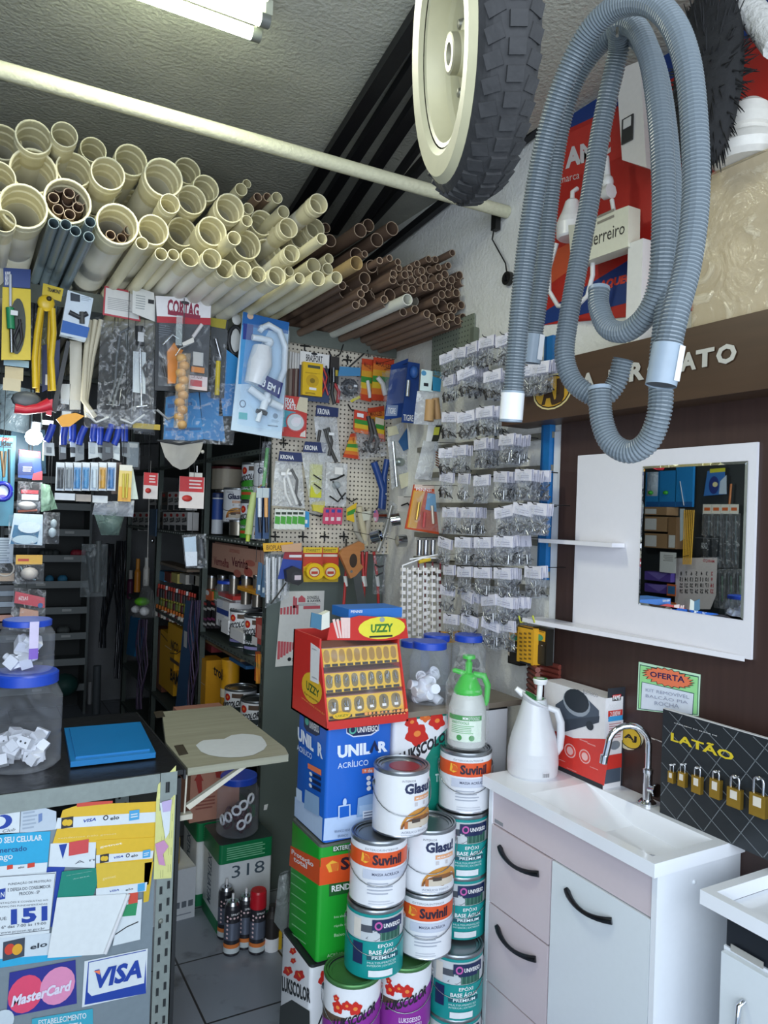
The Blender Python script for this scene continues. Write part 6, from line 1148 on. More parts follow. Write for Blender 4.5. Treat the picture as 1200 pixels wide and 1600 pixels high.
o = item('hand_saw', 'hand saw with brown wooden handle hanging from the pegboard', 'saw', 3.05, [('handle', [('s', [(531, 866), (536, 858), (562, 846), (569, 850), (570, 858), (563, 862), (563, 880), (568, 886), (556, 900), (548, 904)], WD, .02), ('e', 552, 876, 6, 11, K('3a2a20'), .0008), ('e', 549, 893, 2, 2, steel(), .001)]), ('blade', [('s', [(552, 895), (562, 884), (580, 985), (566, 985)], steel('8a9096', .3), .002, -.006)])], 1)
RF = K('b8322e', .4)
for i, (x0, x1, x2) in enumerate(((566, 568, 561), (573, 570, 566), (584, 590, 592), (543, 540, 536))):
    item('hacksaw_frame', 'red hacksaw frame hanging under the wooden saw handle, %s of four' % ORD[i], 'hacksaw', 3.07+.02*i, [('frame', [('c', [(x0, 862), (x1, 905), (x2, 960), (x2, 985)], 2.4, RF)]), ('grip', [('c', [(x1-1, 900), (x1+1, 916)], 3, K('d8d8d4'))])], 1, 'red hacksaw frames', hang='peg')
item('glasses_bag', 'clear bag with black safety glasses at the end of the pegboard', 'bag', 3.04, [('bag', [('f', (584, 868, 601, 928), BF, .03)]), ('glasses', [('c', [(586, 882), (592, 886), (599, 884)], 1.6, BLACK), ('c', [(588, 900), (598, 895)], 1.4, BLACK)])], 1, hang='peg')
item('hook_pack', 'clear pack on a black wire in the corner above the driver bits', 'pack', 2.86, [('card', [('s', (622, 775, 640, 800), K('d0ccc4'), .003)]), ('wire', [('c', [(626, 790), (636, 786), (640, 792)], 1.2, BLACK, .006)])], 1, hang='wall')
# tape measures
item('tape_measure_pack', 'black tape measure on a red and blue card beside the long clear sleeves', 'tape measure', 3.02, [('card', [('s', [(446, 858), (473, 861), (470, 903), (434, 905)], K('31489a', .4), .003), ('p', [(446, 858), (473, 861), (472, 876), (442, 873)], K('a83a40')), ('r', (452, 867, 471, 871), WHITE)]), ('case', [('s', [(443, 890), (455, 884), (468, 890), (470, 908), (462, 914), (445, 908)], K('26262a', .4), .03, .03), ('e', 459, 900, 8, 8, K('34343a'), .0306), ('r', (456, 898, 466, 905), K('d0c0c8'), .031)]), ('blade', [('c', [(444, 910, .02), (430, 928, .03), (419, 942, .03)], 1.2, K('22221f'))])], 1)
for i, (dx, v) in enumerate(((0, 3.04), (25, 3.09))):
    item('tape_measure_pack', 'round yellow tape measure on a card, %s' % ('middle one of three' if i == 0 else 'nearest the wooden saw handle'), 'tape measure', v, [('card', [('s', (474+dx, 855, 503+dx, 909), K('b8402e', .4), .003), ('r', (474+dx, 855, 503+dx, 864), K('d8b82a')), ('t', 'STARRETT', (478+dx, 862, 500+dx, 858), INK, Z, .0), ('r', (476+dx, 866, 502+dx, 870), K('d8cfc0')), ('r', (474+dx, 885, 503+dx, 909), K('c8a82a'))]), ('case', [('s', [(488+dx+13.5*math.cos(t*.449)+(2 if math.cos(t*.449) > 0 and math.sin(t*.449) > 0 else 0), 892+13*math.sin(t*.449)) for t in range(14)], K('e2ba18', .35), .03, .03), ('e', 487+dx, 893, 8.5, 8, K('b8402e'), .0305), ('e', 487+dx, 893, 7, 6.5, K('d8d0b8'), .031), ('r', (482+dx, 892, 492+dx, 896), K('b8402e'), .0315)])], 1)
item('yellow_header_card', 'long yellow header card above the clear white sleeves', 'card', 3.0, [('card', [('s', [(411, 849), (458, 847), (458, 860), (412, 862)], K('d8a42a', .4), .004), ('t', 'BIOPLAS', (416, 859, 440, 852), K('6a4a1a')), ('s', [(438, 852), (470, 848), (470, 862), (440, 862)], K('c8a080', .4), .004, .008)])], 1)
for i in range(4): item('clear_sleeve', 'long clear sleeve of white tubes, %s of four under the yellow header' % ORD[i], 'sleeve', 3.0+.02*i, [('sleeve', [('f', [(412+i*10, 864), (424+i*10, 864), (422+i*10, 946-i*4), (414+i*8, 950-i*4)], BF, .02)]), ('tube', [('c', [(417+i*10, 870), (418+i*9, 942-i*4)], 2.2, K('dcdcdc')), ('c', [(421+i*10, 872), (420+i*9, 938-i*4)], 1.5, K('c8ccd0'))])], 1, 'clear sleeves of white tubes')
RB = K('c85a62', .5)
item('payment_poster', 'white poster with red bar pattern and blank code square on the steel end panel', 'poster', YP+.006, [('sheet', [('s', [(440, 924), (507, 923), (502, 1036), (430, 1042)], K('dcdcd6', .5), .001), ('t', 'DONIZELL', (480, 936, 499, 931), INK, Z, .02), ('t', '& XAVIER', (480, 941, 501, 936.5), INK, Z, .02), ('p', [(466, 941), (466, 935), (471, 930), (477, 935), (477, 941)], RB), ('l', (466, 943, 500, 946), K('9a9a9a'), 2)]), ('bar_print', [('r', (458+i*3.2, 932+i*2, 460.4+i*3.2, 950), RB, .001) for i in range(2)]+[('r', (438+i*5, 950-i, 441+i*5, 960), RB, .001) for i in range(6)]+[('r', (434+i*4.5, 1002+i*.3, 437+i*4.5, 1030-i*3), RB, .001) for i in range(6)]+[('e', 452, 1030, 3, 3, INK, .001), ('l', (456, 1028, 468, 1033), K('8a8a8a'), 2, .001), ('r', (474, 947, 500, 951), RB, .001)])], 1)
# white rack of clip strips below
for i in range(8):
    x = 629+i*8.2-(3 if i > 4 else 0); y0, y1 = 884+(i % 2)*3, 998-(i % 3)*4; xb = x-1+i*.25; mbx = [('strip', [('c', [(x, y0), (xb, y1)], 1.0, WHITE)]), ('clip_print', [('s', (x-3.2+(xb-x)*q/9, y0+3+q*(y1-y0)/9.6, x+2.6+(xb-x)*q/9, y0+8.5+q*(y1-y0)/9.6), K('e6e2dc', .45), .012, .012) for q in range(10)])]
    item('clip_strip', 'hanging strip of white cable clips, %s from the drill-bit display' % ORD[i], 'clip strip', 2.50+.012*(i % 3), mbx, 1, 'strips of white cable clips')
item('strip_hanger', 'white wire hanger with yellow ends that carries the clip strips', 'hanger', 2.52, [('wire', [('c', [(628, 884), (660, 872), (690, 872)], 1.2, WHITE), ('c', [(640, 874), (688, 866)], 1.2, WHITE)]), ('yellow_end', [('c', [(655, 878), (672, 874)], 3, K('d0b030'))])], 1, hang='wall')
for i, x in enumerate((654, 664, 676, 688)): item('red_rod', 'dark red rod behind the white clip strips, %s one' % ORD[i], 'rod', 2.58, [('rod', [('c', [(x, 878), (x-1, 996)], 1.5, K('7a2a32', .5))])], 1, 'dark red rods behind the clip strips', hang='wall')
item('yellow_bag', 'small yellow pack lying behind the jars under the clip strips', 'pack', 2.42, [('pack', [('s', (693, 988, 720, 1003), K('d89a2a', .5), .02)])], 1, None, False, False)
# packs hanging from the rack beam
item('water_filter_pack', 'large blue and white blister pack of a white kitchen water filter tap', 'pack', 3.0, [('card', [('s', [(380, 487), (452, 504), (440, 686), (361, 672)], K('c9dcea', .35), .006), ('p', [(380, 487), (452, 504), (450, 522), (378, 508)], K('1f68b0')), ('p', [(378, 508), (420, 516), (395, 560), (392, 600), (372, 600)], K('4a9ad0')), ('p', [(380, 505), (396, 508), (394, 532), (379, 530)], K('2a3a8a')), ('e', 391, 494, 5, 5, K('d8b8a0')), ('e', 379, 631, 5, 6, K('3a4a6a')), ('e', 379, 631, 3.6, 4.6, K('c9dcea')), ('r', (373, 644, 386, 656), K('4ab0b0')), ('e', 430, 650, 4, 4, K('7a8a9a')), ('r', (418, 664, 434, 667), K('5a6a7a')), ('l', (424, 655, 436, 661), K('9aaaba'), 3)]), ('filter_body', [('c', [(406, 545, .03), (402, 570, .035), (393, 602, .03)], 1, K('e6eaee', .25), 0, 12, [15, 19, 15]), ('b', 416, 537, 8, 8, K('e6eaee', .25), .03)]), ('lever', [('c', [(389, 530, .04), (404, 532, .04), (418, 536, .04)], 5, K('e6eaee', .25))]), ('spout', [('c', [(403, 516, .03), (415, 510, .035), (432, 520, .035), (441, 545, .035), (440, 580, .03), (430, 605, .03)], 5, K('dfe5ea', .25)), ('c', [(401, 514, .03), (407, 518, .03)], 6, K('dfe5ea', .25))]), ('valve', [('c', [(386, 608, .03), (404, 622, .035), (416, 628, .035)], 6, K('e2e6ea', .25)), ('c', [(414, 616, .035), (406, 642, .035)], 6, K('e2e6ea', .25)), ('c', [(418, 630, .035), (436, 638, .03)], 6, K('e2e6ea', .25)), ('c', [(403, 644, .035), (398, 660, .035)], 4, K('e2e6ea', .25)), ('c', [(396, 643, .036), (412, 648, .036)], 3.5, K('2a2e34', .4))]), ('label', [('p', [(404, 588), (434, 602), (428, 626), (395, 606)], K('26306e'), .062), ('t', '3 EM 1', (401, 607, 427, 619, 429, 609, 404, 595), WHITE, .0624, .03)]), ('blister', [('f', [(382, 508), (448, 520), (438, 676), (366, 664)], film('f4faff', .06, .05, 10., .25), .07, 5, 7, .036)])], 1)
item('tile_cutter_pack', 'white-topped black blister pack with red band holding orange tile tools', 'pack', 2.95, [('card', [('s', [(243, 462), (330, 467), (325, 613), (242, 610)], K('2a2c30', .35), .006), ('p', [(243, 462), (330, 467), (329, 497), (245, 494)], K('e4e2e4')), ('p', [(245, 494), (329, 497), (329, 508), (245, 504)], K('b02a38')), ('t', 'CORTAG', (261, 490, 311, 475), K('8a2440'), Z, .04), ('r', (262, 491.5, 313, 493), K('8a2440')), ('e', 289, 473, 7, 2.5, K('3a3438')), ('l', (248, 506, 268, 526), K('5a5e64'), 5)]), ('price_card', [('s', (294, 586, 323, 611), K('dcc8c4', .4), .002, .004), ('r', (297, 593, 315, 605), K('b83038'), .0046), ('t', 'CORTADOR', (298, 591, 316, 587), K('6a3a3a'), .0046)]), ('orange_clip', [('s', [(260, 550), (271, 536), (276, 545), (285, 548), (278, 562), (273, 600), (261, 600)], K('d8822a', .35), .012, .014), ('s', (298, 573, 318, 584), K('d8822a', .35), .01, .012)]), ('tile_part', [('c', [(253, 540), (268, 524), (278, 530)], 2, steel(), .012), ('c', [(300, 528), (314, 508)], 3, K('dcd4d0', .3), .012), ('s', (301, 550, 316, 573), K('c8c4bc', .3), .01, .01), ('c', [(252, 560), (258, 590)], 3, K('1c1c1e'), .012)]), ('blister', [('f', [(247, 506), (326, 510), (322, 606), (245, 604)], BLISTER, .04, 5, 7, .022)])], 1)
o = item('wooden_ball_pack', 'narrow clear sleeve of tan wooden balls hanging before the tile tool pack', 'pack', 2.88, [('wooden_ball', [('b', 286+(4 if i % 2 else -4)*.6-i*.5, 560+i*11.5, 8.5, 7.5, K('b8925e', .5), 0) for i in range(10)]), ('sleeve', [('f', [(278, 552), (298, 552), (292, 670), (271, 668)], film('f4e8d8', .12, .1, 30, .6), .06)])], 1)
item('hang_strip', 'clear notched hanging strip with wire above the wooden balls', 'strip', 2.87, [('strip', [('s', (276, 492, 284, 540), film('e8f0f0', .25, .15, 30, .4), .002)]), ('wire', [('c', [(288, 466), (287, 548)], .8, K('4a4a4c')), ('c', [(274, 556), (282, 544), (300, 536)], 1, steel())]), ('price_tag', [('s', [(284, 536), (302, 527), (303, 535), (286, 541)], K('d8d4cc'), .001, .004)])], 1)
item('tag_pack', 'black pack with yellow tag hanging behind the tile tool pack', 'pack', 3.05, [('card', [('s', [(330, 497), (356, 500), (350, 622), (330, 622)], K('3a3e40', .4), .006), ('p', [(329, 496), (354, 500), (352, 514), (329, 510)], K('a89a30'))]), ('handle', [('c', [(340, 565), (338, 618)], 4, K('d0b838', .4), .01), ('c', [(336, 530), (344, 560)], 3, steel('8a8c90'), .008)]), ('bag', [('f', (329, 512, 352, 626), BF, .03)])], 1)
item('cable_coil_pack', 'coil of black wire with a pale speckled disc beside the filter pack', 'pack', 3.07, [('coil', [('c', [(368+11*math.cos(t*.5), 532+22*math.sin(t*.5)) for t in range(14)], 3.5, K('1e1f22')), ('b', 368, 532, 9, 19, K('c8c8c4', .7), .0, 2)]), ('upper_disc', [('b', 370, 499, 8, 9, K('d0d0cc', .6), 0, 2)])], 1)
BLP = K('2f7fb8', .4)
item('blue_cloth_pack', 'bright blue folded cloth pack behind the wooden balls', 'pack', 3.06, [('pack', [('s', [(262, 620), (312, 612), (318, 690), (258, 686)], K('2a86c2', .5), .03), ('s', [(346, 540), (372, 560), (366, 650), (342, 650)], K('2a86c2', .5), .03), ('s', [(310, 610), (345, 615), (352, 690), (318, 686)], K('2f7ab0', .5), .03)]), ('fold', [('p', [(262, 632), (300, 628), (300, 633), (262, 638)], K('1f5f94'), .002), ('p', [(258, 668), (314, 668), (314, 672), (258, 673)], K('1f5f94'), .002)]), ('bag', [('f', [(256, 606), (372, 600), (362, 696), (252, 690)], BF, .05, 7, 6, .02)])], 1)
def bag2(lb, pts, v, ops, hd=None, fl=None):
    parts = []
    if hd: parts.append(('header_card', hd))
    return item('header_bag', lb, 'bag', v, parts+[('bag', [('f', pts, fl or BF, .05, 6, 8)])]+ops, 1)
bag2('tall clear bag of cable under a white header edged in red', [(158, 500), (212, 505), (206, 668), (150, 664)], 3.02, [('cable', [('c', [(203, 512), (188, 520), (182, 560), (180, 600), (170, 632)], 2.2, K('5a5e60')), ('c', [(196, 515), (200, 545), (192, 580), (182, 612), (176, 636)], 2.2, K('6a6e6c')), ('c', [(194, 600), (200, 590), (206, 598), (196, 618), (190, 632)], 3, K('3a3c3e'))]), ('tool', [('c', [(170, 628), (178, 604), (190, 608), (186, 634), (166, 632)], 1.6, steel('8a8c8e'))])], [('s', [(163, 447), (213, 457), (219, 503), (160, 492)], K('b8404a', .5), .004, .006), ('p', [(165, 450), (212, 460), (217, 500), (163, 490)], K('dcdad6'), .0066), ('l', (168, 464, 208, 490), K('a8a8a8'), 7, .007)])
bag2('clear bag with a long steel rod tool under a white printed header', [(212, 505), (242, 505), (240, 662), (204, 662)], 2.97, [('rod', [('c', [(219, 545), (221, 634)], 1.6, steel()), ('c', [(213, 636), (230, 634)], 2, steel())]), ('grip', [('c', [(218, 510), (219, 540)], 7, K('2e3032')), ('s', (214, 520, 223, 536), steel('a8a8a8'), .01, .02)]), ('sheet', [('s', [(209, 548), (229, 550), (228, 615), (208, 612)], K('c9d0d0', .6), .002, -.01)]), ('cable', [('c', [(234, 560), (224, 575), (232, 600), (236, 640)], 1.8, K('3a3a3c'))])], [('s', [(207, 447), (240, 458), (246, 505), (206, 489)], K('d6d6d2', .5), .004, .006), ('l', (212, 460, 228, 486), K('a0a4a4'), 6, .0066), ('r', (231, 468, 240, 476), INK, .0066)])
item('putty_blade', 'long cream plastic strip hanging behind the small blister packs', 'blade', 3.08, [('strip', [('s', [(109, 532), (128, 534), (126, 640), (109, 640)], K('cdc9ba', .4), .004), ('s', [(95, 600), (110, 600), (108, 632), (95, 630)], K('c8ccca', .4), .004)]), ('clear_fin', [('f', (84, 622, 126, 645), BF, .02)])], 1)
for i in range(3): item('cream_strip', 'curved cream strip beside the tall cable bag, %s of three' % ORD[i], 'strip', 3.05-.01*i, [('strip', [('c', [(158-i*9, 500), (144-i*5, 560), (134-i*4+i*2, 625), (137+i*6, 652)], 4.2, K('c4bca4', .5))])], 1, 'curved cream strips by the cable bag')
item('adapter_pack', 'small square white and blue pack with a black fitting picture', 'pack', 2.98, [('box', [('s', [(106, 453), (146, 466), (134, 532), (94, 522)], K('cfdbe6', .3), .04), ('p', [(98, 500), (140, 512), (136, 528), (95, 519)], K('2a62b0'))]), ('picture', [('p', [(110, 457), (125, 461), (125, 472), (110, 470)], K('26303e'), .001), ('c', [(108, 488), (124, 496), (136, 490)], 4, K('2c2e32'), .003), ('c', [(128, 488), (128, 506)], 4, K('4a4a48'), .004), ('l', (127, 462, 142, 472), K('9aa8b8'), 3, .001)])], 1)
item('tower_pincers', 'pair of long yellow-handled pincers hung by a yellow card', 'pincers', 2.95, [('header_card', [('s', [(68, 441), (100, 450), (96, 470), (66, 460)], K('cfb428', .4), .003, -.012), ('t', 'TRAMONT', (74, 454, 95, 459, 96, 453, 75, 448), INK, -.008, .02)]), ('jaw', [('b', 72, 474, 13, 13, K('dcb82a', .35), .004, 5), ('b', 76, 468, 4, 4, K('3a3018'), .014)]), ('handle', [('c', [(64, 482), (58, 520), (54, 560), (55, 606)], 4.6, K('dcb82a', .35)), ('c', [(82, 482), (84, 520), (80, 560), (83, 610)], 4.6, K('dcb82a', .35)), ('c', [(67, 482), (62, 530), (59, 612)], 3, K('c8a420', .35), -.012), ('c', [(79, 484), (77, 530), (78, 610)], 3, K('c8a420', .35), -.012)])], 1)
item('soldering_iron_pack', 'yellow framed pack with blue header holding a green-handled soldering iron', 'pack', 2.93, [('card', [('s', [(5, 418), (48, 421), (47, 450), (6, 448)], K('27407e', .4), .003), ('s', [(4, 448), (48, 452), (48, 562), (2, 562)], K('dcc028', .4), .004, -.002), ('t', 'BRASFORT', (8, 446, 16, 446, 16, 424, 8, 424), WHITE, .001, .02)]), ('window', [('e', 27, 510, 13, 44, K('3a4038'), .003)]), ('iron', [('c', [(16, 430), (16, 480)], 2, K('c8ccd0', .3), .01), ('c', [(15, 482), (17, 515)], 6, K('2a8a5a', .4), .012), ('c', [(17, 516), (18, 552)], 3, steel('8a8d90'), .012)]), ('cord', [('c', [(30, 500), (34, 530), (26, 548), (22, 530), (32, 505)], 2.2, K('26262a'), .012)]), ('price_tag', [('s', (16, 487, 27, 496), K('e4e4e4'), .001, .028)])], 1)
item('beige_card', 'beige cards hanging under the soldering iron pack', 'card', 2.97, [('card', [('s', (8, 572, 36, 595), K('cfbf98', .6), .003), ('s', (5, 590, 32, 612), K('d3c6a4', .6), .003, .004), ('s', (6, 560, 45, 574), K('8fb0c0', .4), .01)])], 1)
item('dark_sleeve', 'black slanted sleeve between the pincers and the cream strip', 'sleeve', 3.0, [('sleeve', [('s', [(104, 532), (110, 534), (88, 645), (80, 642)], K('26282c', .4), .006)])], 1)
item('blue_blade_pack', 'dark blue tool showing between the pincer handles', 'tool', 3.05, [('tool', [('s', [(66, 540), (94, 530), (92, 600), (66, 612)], K('25356e', .4), .01), ('r', (71, 585, 76, 602), WHITE, .001)])], 1)
item('red_handle_tool', 'red pistol-shaped handle lying across under the pincers', 'tool', 2.93, [('handle', [('c', [(23, 638), (40, 641), (60, 638), (78, 632)], 1, K('c8283a', .35), 0, 10, [8, 7, 8, 11]), ('s', [(73, 626), (82, 624), (80, 650), (72, 648)], K('c8283a', .35), .02, .01)]), ('blade', [('b', 42, 624, 22, 14, K('4a5054', .4), -.02, 4)])], 1)
item('orange_paddle', 'orange-yellow paddle end sticking out below the cable bags', 'paddle', 2.93, [('paddle', [('s', [(88, 655), (98, 648), (118, 645), (132, 650), (122, 657), (110, 666), (97, 667)], K('dc9a24', .4), .012)])], 1)
item('yellow_paddle', 'dull yellow plastic end below the rod tool bag', 'paddle', 2.99, [('paddle', [('s', (208, 660, 250, 672), K('a89022', .4), .012)])], 1)
item('white_ring_bag', 'clear bag with white curved rings at the bottom of the hanging cable bags', 'bag', 2.98, [('ring', [('c', [(134, 645), (150, 660), (170, 652)], 2, K('d0d0cc')), ('c', [(188, 655), (206, 662), (226, 648)], 2, K('d0d0cc')), ('c', [(245, 640), (262, 655), (280, 648)], 2, K('8a8c8e'))]), ('bag', [('f', [(130, 640), (244, 640), (240, 672), (132, 668)], BF, .05, 7, 4)])], 1)
TRB = K('1d3aa0', .4)
for i, x in enumerate((78, 100, 115, 128, 146, 158, 170, 184, 196)):
    item('trowel', 'blue-handled tool, %s of the row hanging under the cable bags' % ORD[i], 'tool', 3.0+.015*(i % 3), [('handle', [('c', [(x+5-i % 3*3, 663+i % 2*4), (x-1, 680+(i % 3)*3), (x-6+i*5 % 7, 690+(i % 2)*5)], 5.2, TRB)]), ('blade', [('s', [(x-9+i % 3*2, 690), (x+7-i % 2*3, 692), (x+8-i % 2*4, 712+i*5 % 9), (x-10+i % 3*3, 711+i*7 % 11)], K(('aeb6ba', '34383e', 'c4ccd0', '6c747a', 'b4bcc0')[i % 5], .35), .003, -.01), ('s', [(x-5, 698), (x+3, 699), (x+3, 708), (x-5, 707)], K(('5a646c', '9aa4aa', '2a2e34')[i % 3], .4), .002, -.006)])], 1, 'blue-handled tools in a row')
item('led_bulb', 'lit round LED bulb hanging at the edge of the counter display', 'lamp', 3.2, [('bulb', [('b', 53, 683, 13, 13, K('f4fbff', .3, emit=7.0))]), ('socket', [('c', [(56, 672), (57, 660)], 8, K('8a8f98', .4))])], 1, hang='beam')
l = bpy.data.lights.new('bulb_light', 'POINT'); l.energy = 5; l.color = (.92, 1, 1); l.shadow_soft_size = .04; lo2 = bpy.data.objects.new('bulb_light', l); COL.objects.link(lo2); lo2.location = P(53, 692, 1, 3.1)
item('small_lamp', 'small lit white lamp plate above the LED bulb', 'lamp', 3.24, [('plate', [('s', (65, 656, 83, 664), K('eef8f4', .3, emit=2.5), .012)]), ('frame', [('c', [(65, 640), (65, 668)], 1, K('a8b4a8')), ('c', [(68, 690), (67, 720)], 1.5, K('8a9a7a'))])], 1, hang='beam')
PK = ['3a3e44', '8a9094', '3f8ac0', '4a90c0', 'c8d4da', 'd09a2a', '3a78b0']
for i, c in enumerate(PK):
    x = 88+i*13.2; item('blister_pack', 'narrow blister pack with %s insert, in the row under the blue-handled tools' % ('black', 'grey', 'sky blue', 'second blue', 'pale', 'orange', 'last blue')[i], 'pack', 2.94, [('card', [('s', (x, 722, x+13, 767), K('cfd6da', .4), .003), ('r', (x+1.5, 730, x+11, 764), K(c)), ('r', (x+1, 723, x+12, 728), K('dfe4e8'))]), ('insert', [('c', [(x+6.5, 734), (x+6, 762)], 3.4, K(c, .35), .008)]), ('blister', [('f', (x+1, 729, x+12, 766), BLISTER, .03, 3, 5, .01)])], 1, 'blister packs in a row')
item('yellow_tool_pack', 'yellow pack with two screwdrivers beside the row of blister packs', 'pack', 2.96, [('card', [('s', [(187, 726), (207, 727), (204, 784), (184, 783)], K('d8c070', .4), .003), ('p', [(187, 726), (207, 727), (206, 736), (187, 735)], K('dcd8cc')), ('p', [(186, 760), (205, 762), (204, 784), (184, 783)], K('d8a040'))]), ('screwdriver', [('c', [(193, 740), (192, 778)], 1.8, K('c8b848'), .006), ('c', [(199, 740), (197, 778)], 1.8, K('c8b848'), .006)])], 1, hang='beam')
item('brown_pack', 'dark brown pack behind the yellow screwdriver pack', 'pack', 3.0, [('card', [('s', (176, 722, 188, 772), K('4a3a34', .4), .004)])], 1)
item('white_paper', 'pale folded paper hanging behind the screwdriver pack', 'paper', 3.0, [('sheet', [('s', [(203, 732), (208, 732), (216, 780), (204, 780)], K('c8d4c8', .5), .002)])], 1)
for i, (x, c) in enumerate(((86, 'd0d4d6'), (119, '9a8f84'), (145, 'c8ccce'))): item('white_box_strip', 'small %s box hanging below the row of blister packs' % ('white', 'brownish', 'pale grey')[i], 'box', 2.96, [('box', [('s', (x, 770+i*2, x+(31 if i == 0 else 23), 782+i*2), K(c, .4), .012)])], 1)
item('gauze_bag', 'crumpled clear bag hanging above the green-grey bag in the aisle', 'bag', 3.0, [('bag', [('f', [(148, 784), (210, 782), (208, 808), (144, 804)], film('d8dce2', .3, .2, 20, .9), .06)])], 1, hang='beam')
item('grey_green_bag', 'hanging grey-green plastic bag full of goods in the aisle', 'bag', 3.05, [('bag', [('f', [(146, 800), (196, 800), (186, 836), (158, 836)], film('7a9088', .55, .25, 16, .6), .12, 7, 7)])], 1, hang='beam')
item('face_shield', 'translucent grey curved face shield hanging in front of the shelves', 'face shield', 3.04, [('visor', [('s', [(250, 690), (318, 690), (314, 705), (304, 722), (292, 732), (282, 734), (270, 728), (258, 714)], film('c8c4ba', .55, .2, 6, .2), .002)]), ('band', [('c', [(246, 688), (280, 694), (320, 688)], 2, K('2a2c2e'))]), ('button', [('b', 316, 706, 3, 3, K('b8b4aa'), .004)])], 1, hang='beam')
for i, (a, b, v, l_) in enumerate((((225, 738), (246, 780), 3.3, 'red and white glue pack hanging near the screwdriver pack'), ((281, 744), (318, 795), 3.15, 'red and white rubber pad pack with red ovals hanging before the middle shelf'))):
    (x0, y0), (x1, y1) = a, b; h = y1-y0
    item('red_white_pack', l_, 'pack', v, [('card', [('s', (x0, y0, x1, y1), K('dcd2cc', .4), .004), ('r', (x0, y0, x1, y0+h*.5), K('c02a2e')), ('l', (x0+(x1-x0)*.4, y0+h*.08, x1-2, y0+h*.42), K('e0c8c4'), 3)]), ('pad', [('b', x0+(x1-x0)*.3, y0+h*.68, (x1-x0)*.22, h*.1, K('b8302a', .5), .003, 3)])], 1, hang='beam')
item('tag_white', 'white printed tag above the red and white rubber pad pack', 'tag', 3.16, [('tag', [('s', (296, 738, 316, 748), K('d8d4c8'), .002), ('c', [(308, 728), (308, 738)], .8, WHITE)])], 1, hang='beam')
item('phone_case_pack', 'pale blue and white pack with black gadget hanging at the shelf upright', 'pack', 3.12, [('card', [('s', [(287, 840), (306, 838), (308, 884), (291, 885)], K('b8cad8', .35), .004), ('p', [(289, 862), (308, 862), (308, 884), (291, 885)], K('dce2e8'))]), ('gadget', [('c', [(314, 842), (316, 872)], 5, K('2a2e34', .4), .0), ('c', [(309, 880), (320, 884)], 2, K('3a3e44'))]), ('bag', [('f', [(284, 836), (322, 834), (324, 888), (290, 888)], BF, .03)])], 1, hang='beam')
item('fly_swatter', 'green handled brush pack hanging at the shelf end beside the pegboard', 'brush', 3.10, [('brush', [('c', [(418, 700), (414, 740), (410, 775)], 3, K('5a9a5a', .5)), ('c', [(411, 760), (409, 790)], 4, K('2a3a6a', .4)), ('c', [(398, 770), (392, 800), (388, 835)], 6, K('a8b878', .6))]), ('green_end', [('c', [(388, 832), (387, 846)], 3.5, K('a8b840', .4))]), ('bag', [('f', [(410, 690), (424, 690), (416, 780), (404, 780)], BF, .02)])], 1)
for i, (x, c) in enumerate(((405, 'c8d0d8'), (415, 'd8a060'))): item('toothbrush_pack', 'narrow %s cutter pack on a blue-black card at the shelf end' % ('white', 'orange')[i], 'pack', 3.06, [('card', [('s', (x-4, 762, x+5, 842), K('2f4a70', .4), .003), ('r', (x-4, 762, x+5, 778), K('b8c4c8'))]), ('cutter', [('c', [(x, 778), (x, 808)], 3.2, K(c, .35), .006), ('c', [(x, 808), (x+1, 832)], 2.6, K('26262e', .4), .006)])], 1)
for i, (x, y) in enumerate(((404, 878), (411, 882))): item('blue_blade_card', 'grey-blue blade card beside the clear sleeves, %s' % ('outer one' if i == 0 else 'inner one'), 'card', 3.1+.02*i, [('card', [('s', [(x, y), (x+6, y+2), (x+3, y+52), (x-4, y+50)], K('4a6a88', .4), .004), ('r', (x-1, y+36, x+2, y+44), K('c8d0d4'))])], 1, hang='beam')
item('steel_rod_rack', 'upright steel rods standing on the upper shelf behind the blue-handled tools', 'rods', XF+.06, [('rod', [('c', [(x, 672), (x, 712)], 1.3, steel('b8bcc0', .3)) for x in (219, 223, 234)]), ('rail', [('c', [(212, 694), (246, 693)], 1.2, K('3a3e40'))])], 0, None, False, False)
# column of packs at the counter's end
item('blue_red_pack', 'dark blue and red pack, top one of the hanging column over the jars', 'pack', 3.22, [('card', [('s', [(30, 702), (63, 706), (66, 750), (28, 746)], K('24407c', .35), .02), ('p', [(30, 702), (63, 706), (63, 716), (30, 712)], K('c03a44')), ('t', 'SUVINIL', (35, 712, 60, 706), WHITE), ('p', [(28, 724), (50, 722), (54, 742), (28, 742)], K('1c2c5c')), ('p', [(52, 740), (66, 736), (66, 750), (50, 750)], K('b83a44')), ('l', (36, 728, 50, 738), K('b8c4d8'), 3)])], 1, hang='beam')
item('small_red_bag', 'clear bag with red stripe, second in the hanging column', 'bag', 3.22, [('content', [('s', (33, 765, 60, 772), K('c03a40'), .01), ('s', (34, 772, 60, 782), K('d0d4d8'), .01)]), ('bag', [('f', (28, 752, 65, 798), BF, .05)])], 1)
item('orange_roll_bag', 'clear bag with pale roll and orange edge in the hanging column', 'bag', 3.22, [('content', [('b', 42, 790, 14, 7, K('d0ccc8'), 0), ('c', [(28, 799), (58, 797)], 2, K('c86a4a'))]), ('bag', [('f', (26, 782, 62, 802), BF, .04)])], 1)
item('white_blue_pack', 'white card and blue disc pack in the middle of the hanging column', 'pack', 3.20, [('card', [('s', [(22, 802), (67, 804), (66, 852), (14, 850)], K('c8d8e0', .4), .004), ('p', [(22, 820), (62, 824), (58, 850), (16, 850)], K('2f6f94'))]), ('disc', [('e', 46, 824, 18, 9, K('d8e4e8'), .006), ('e', 40, 843, 20, 7, K('b8ccd4'), .006)]), ('bag', [('f', (14, 804, 70, 856), BF, .03)])], 1, hang='beam')
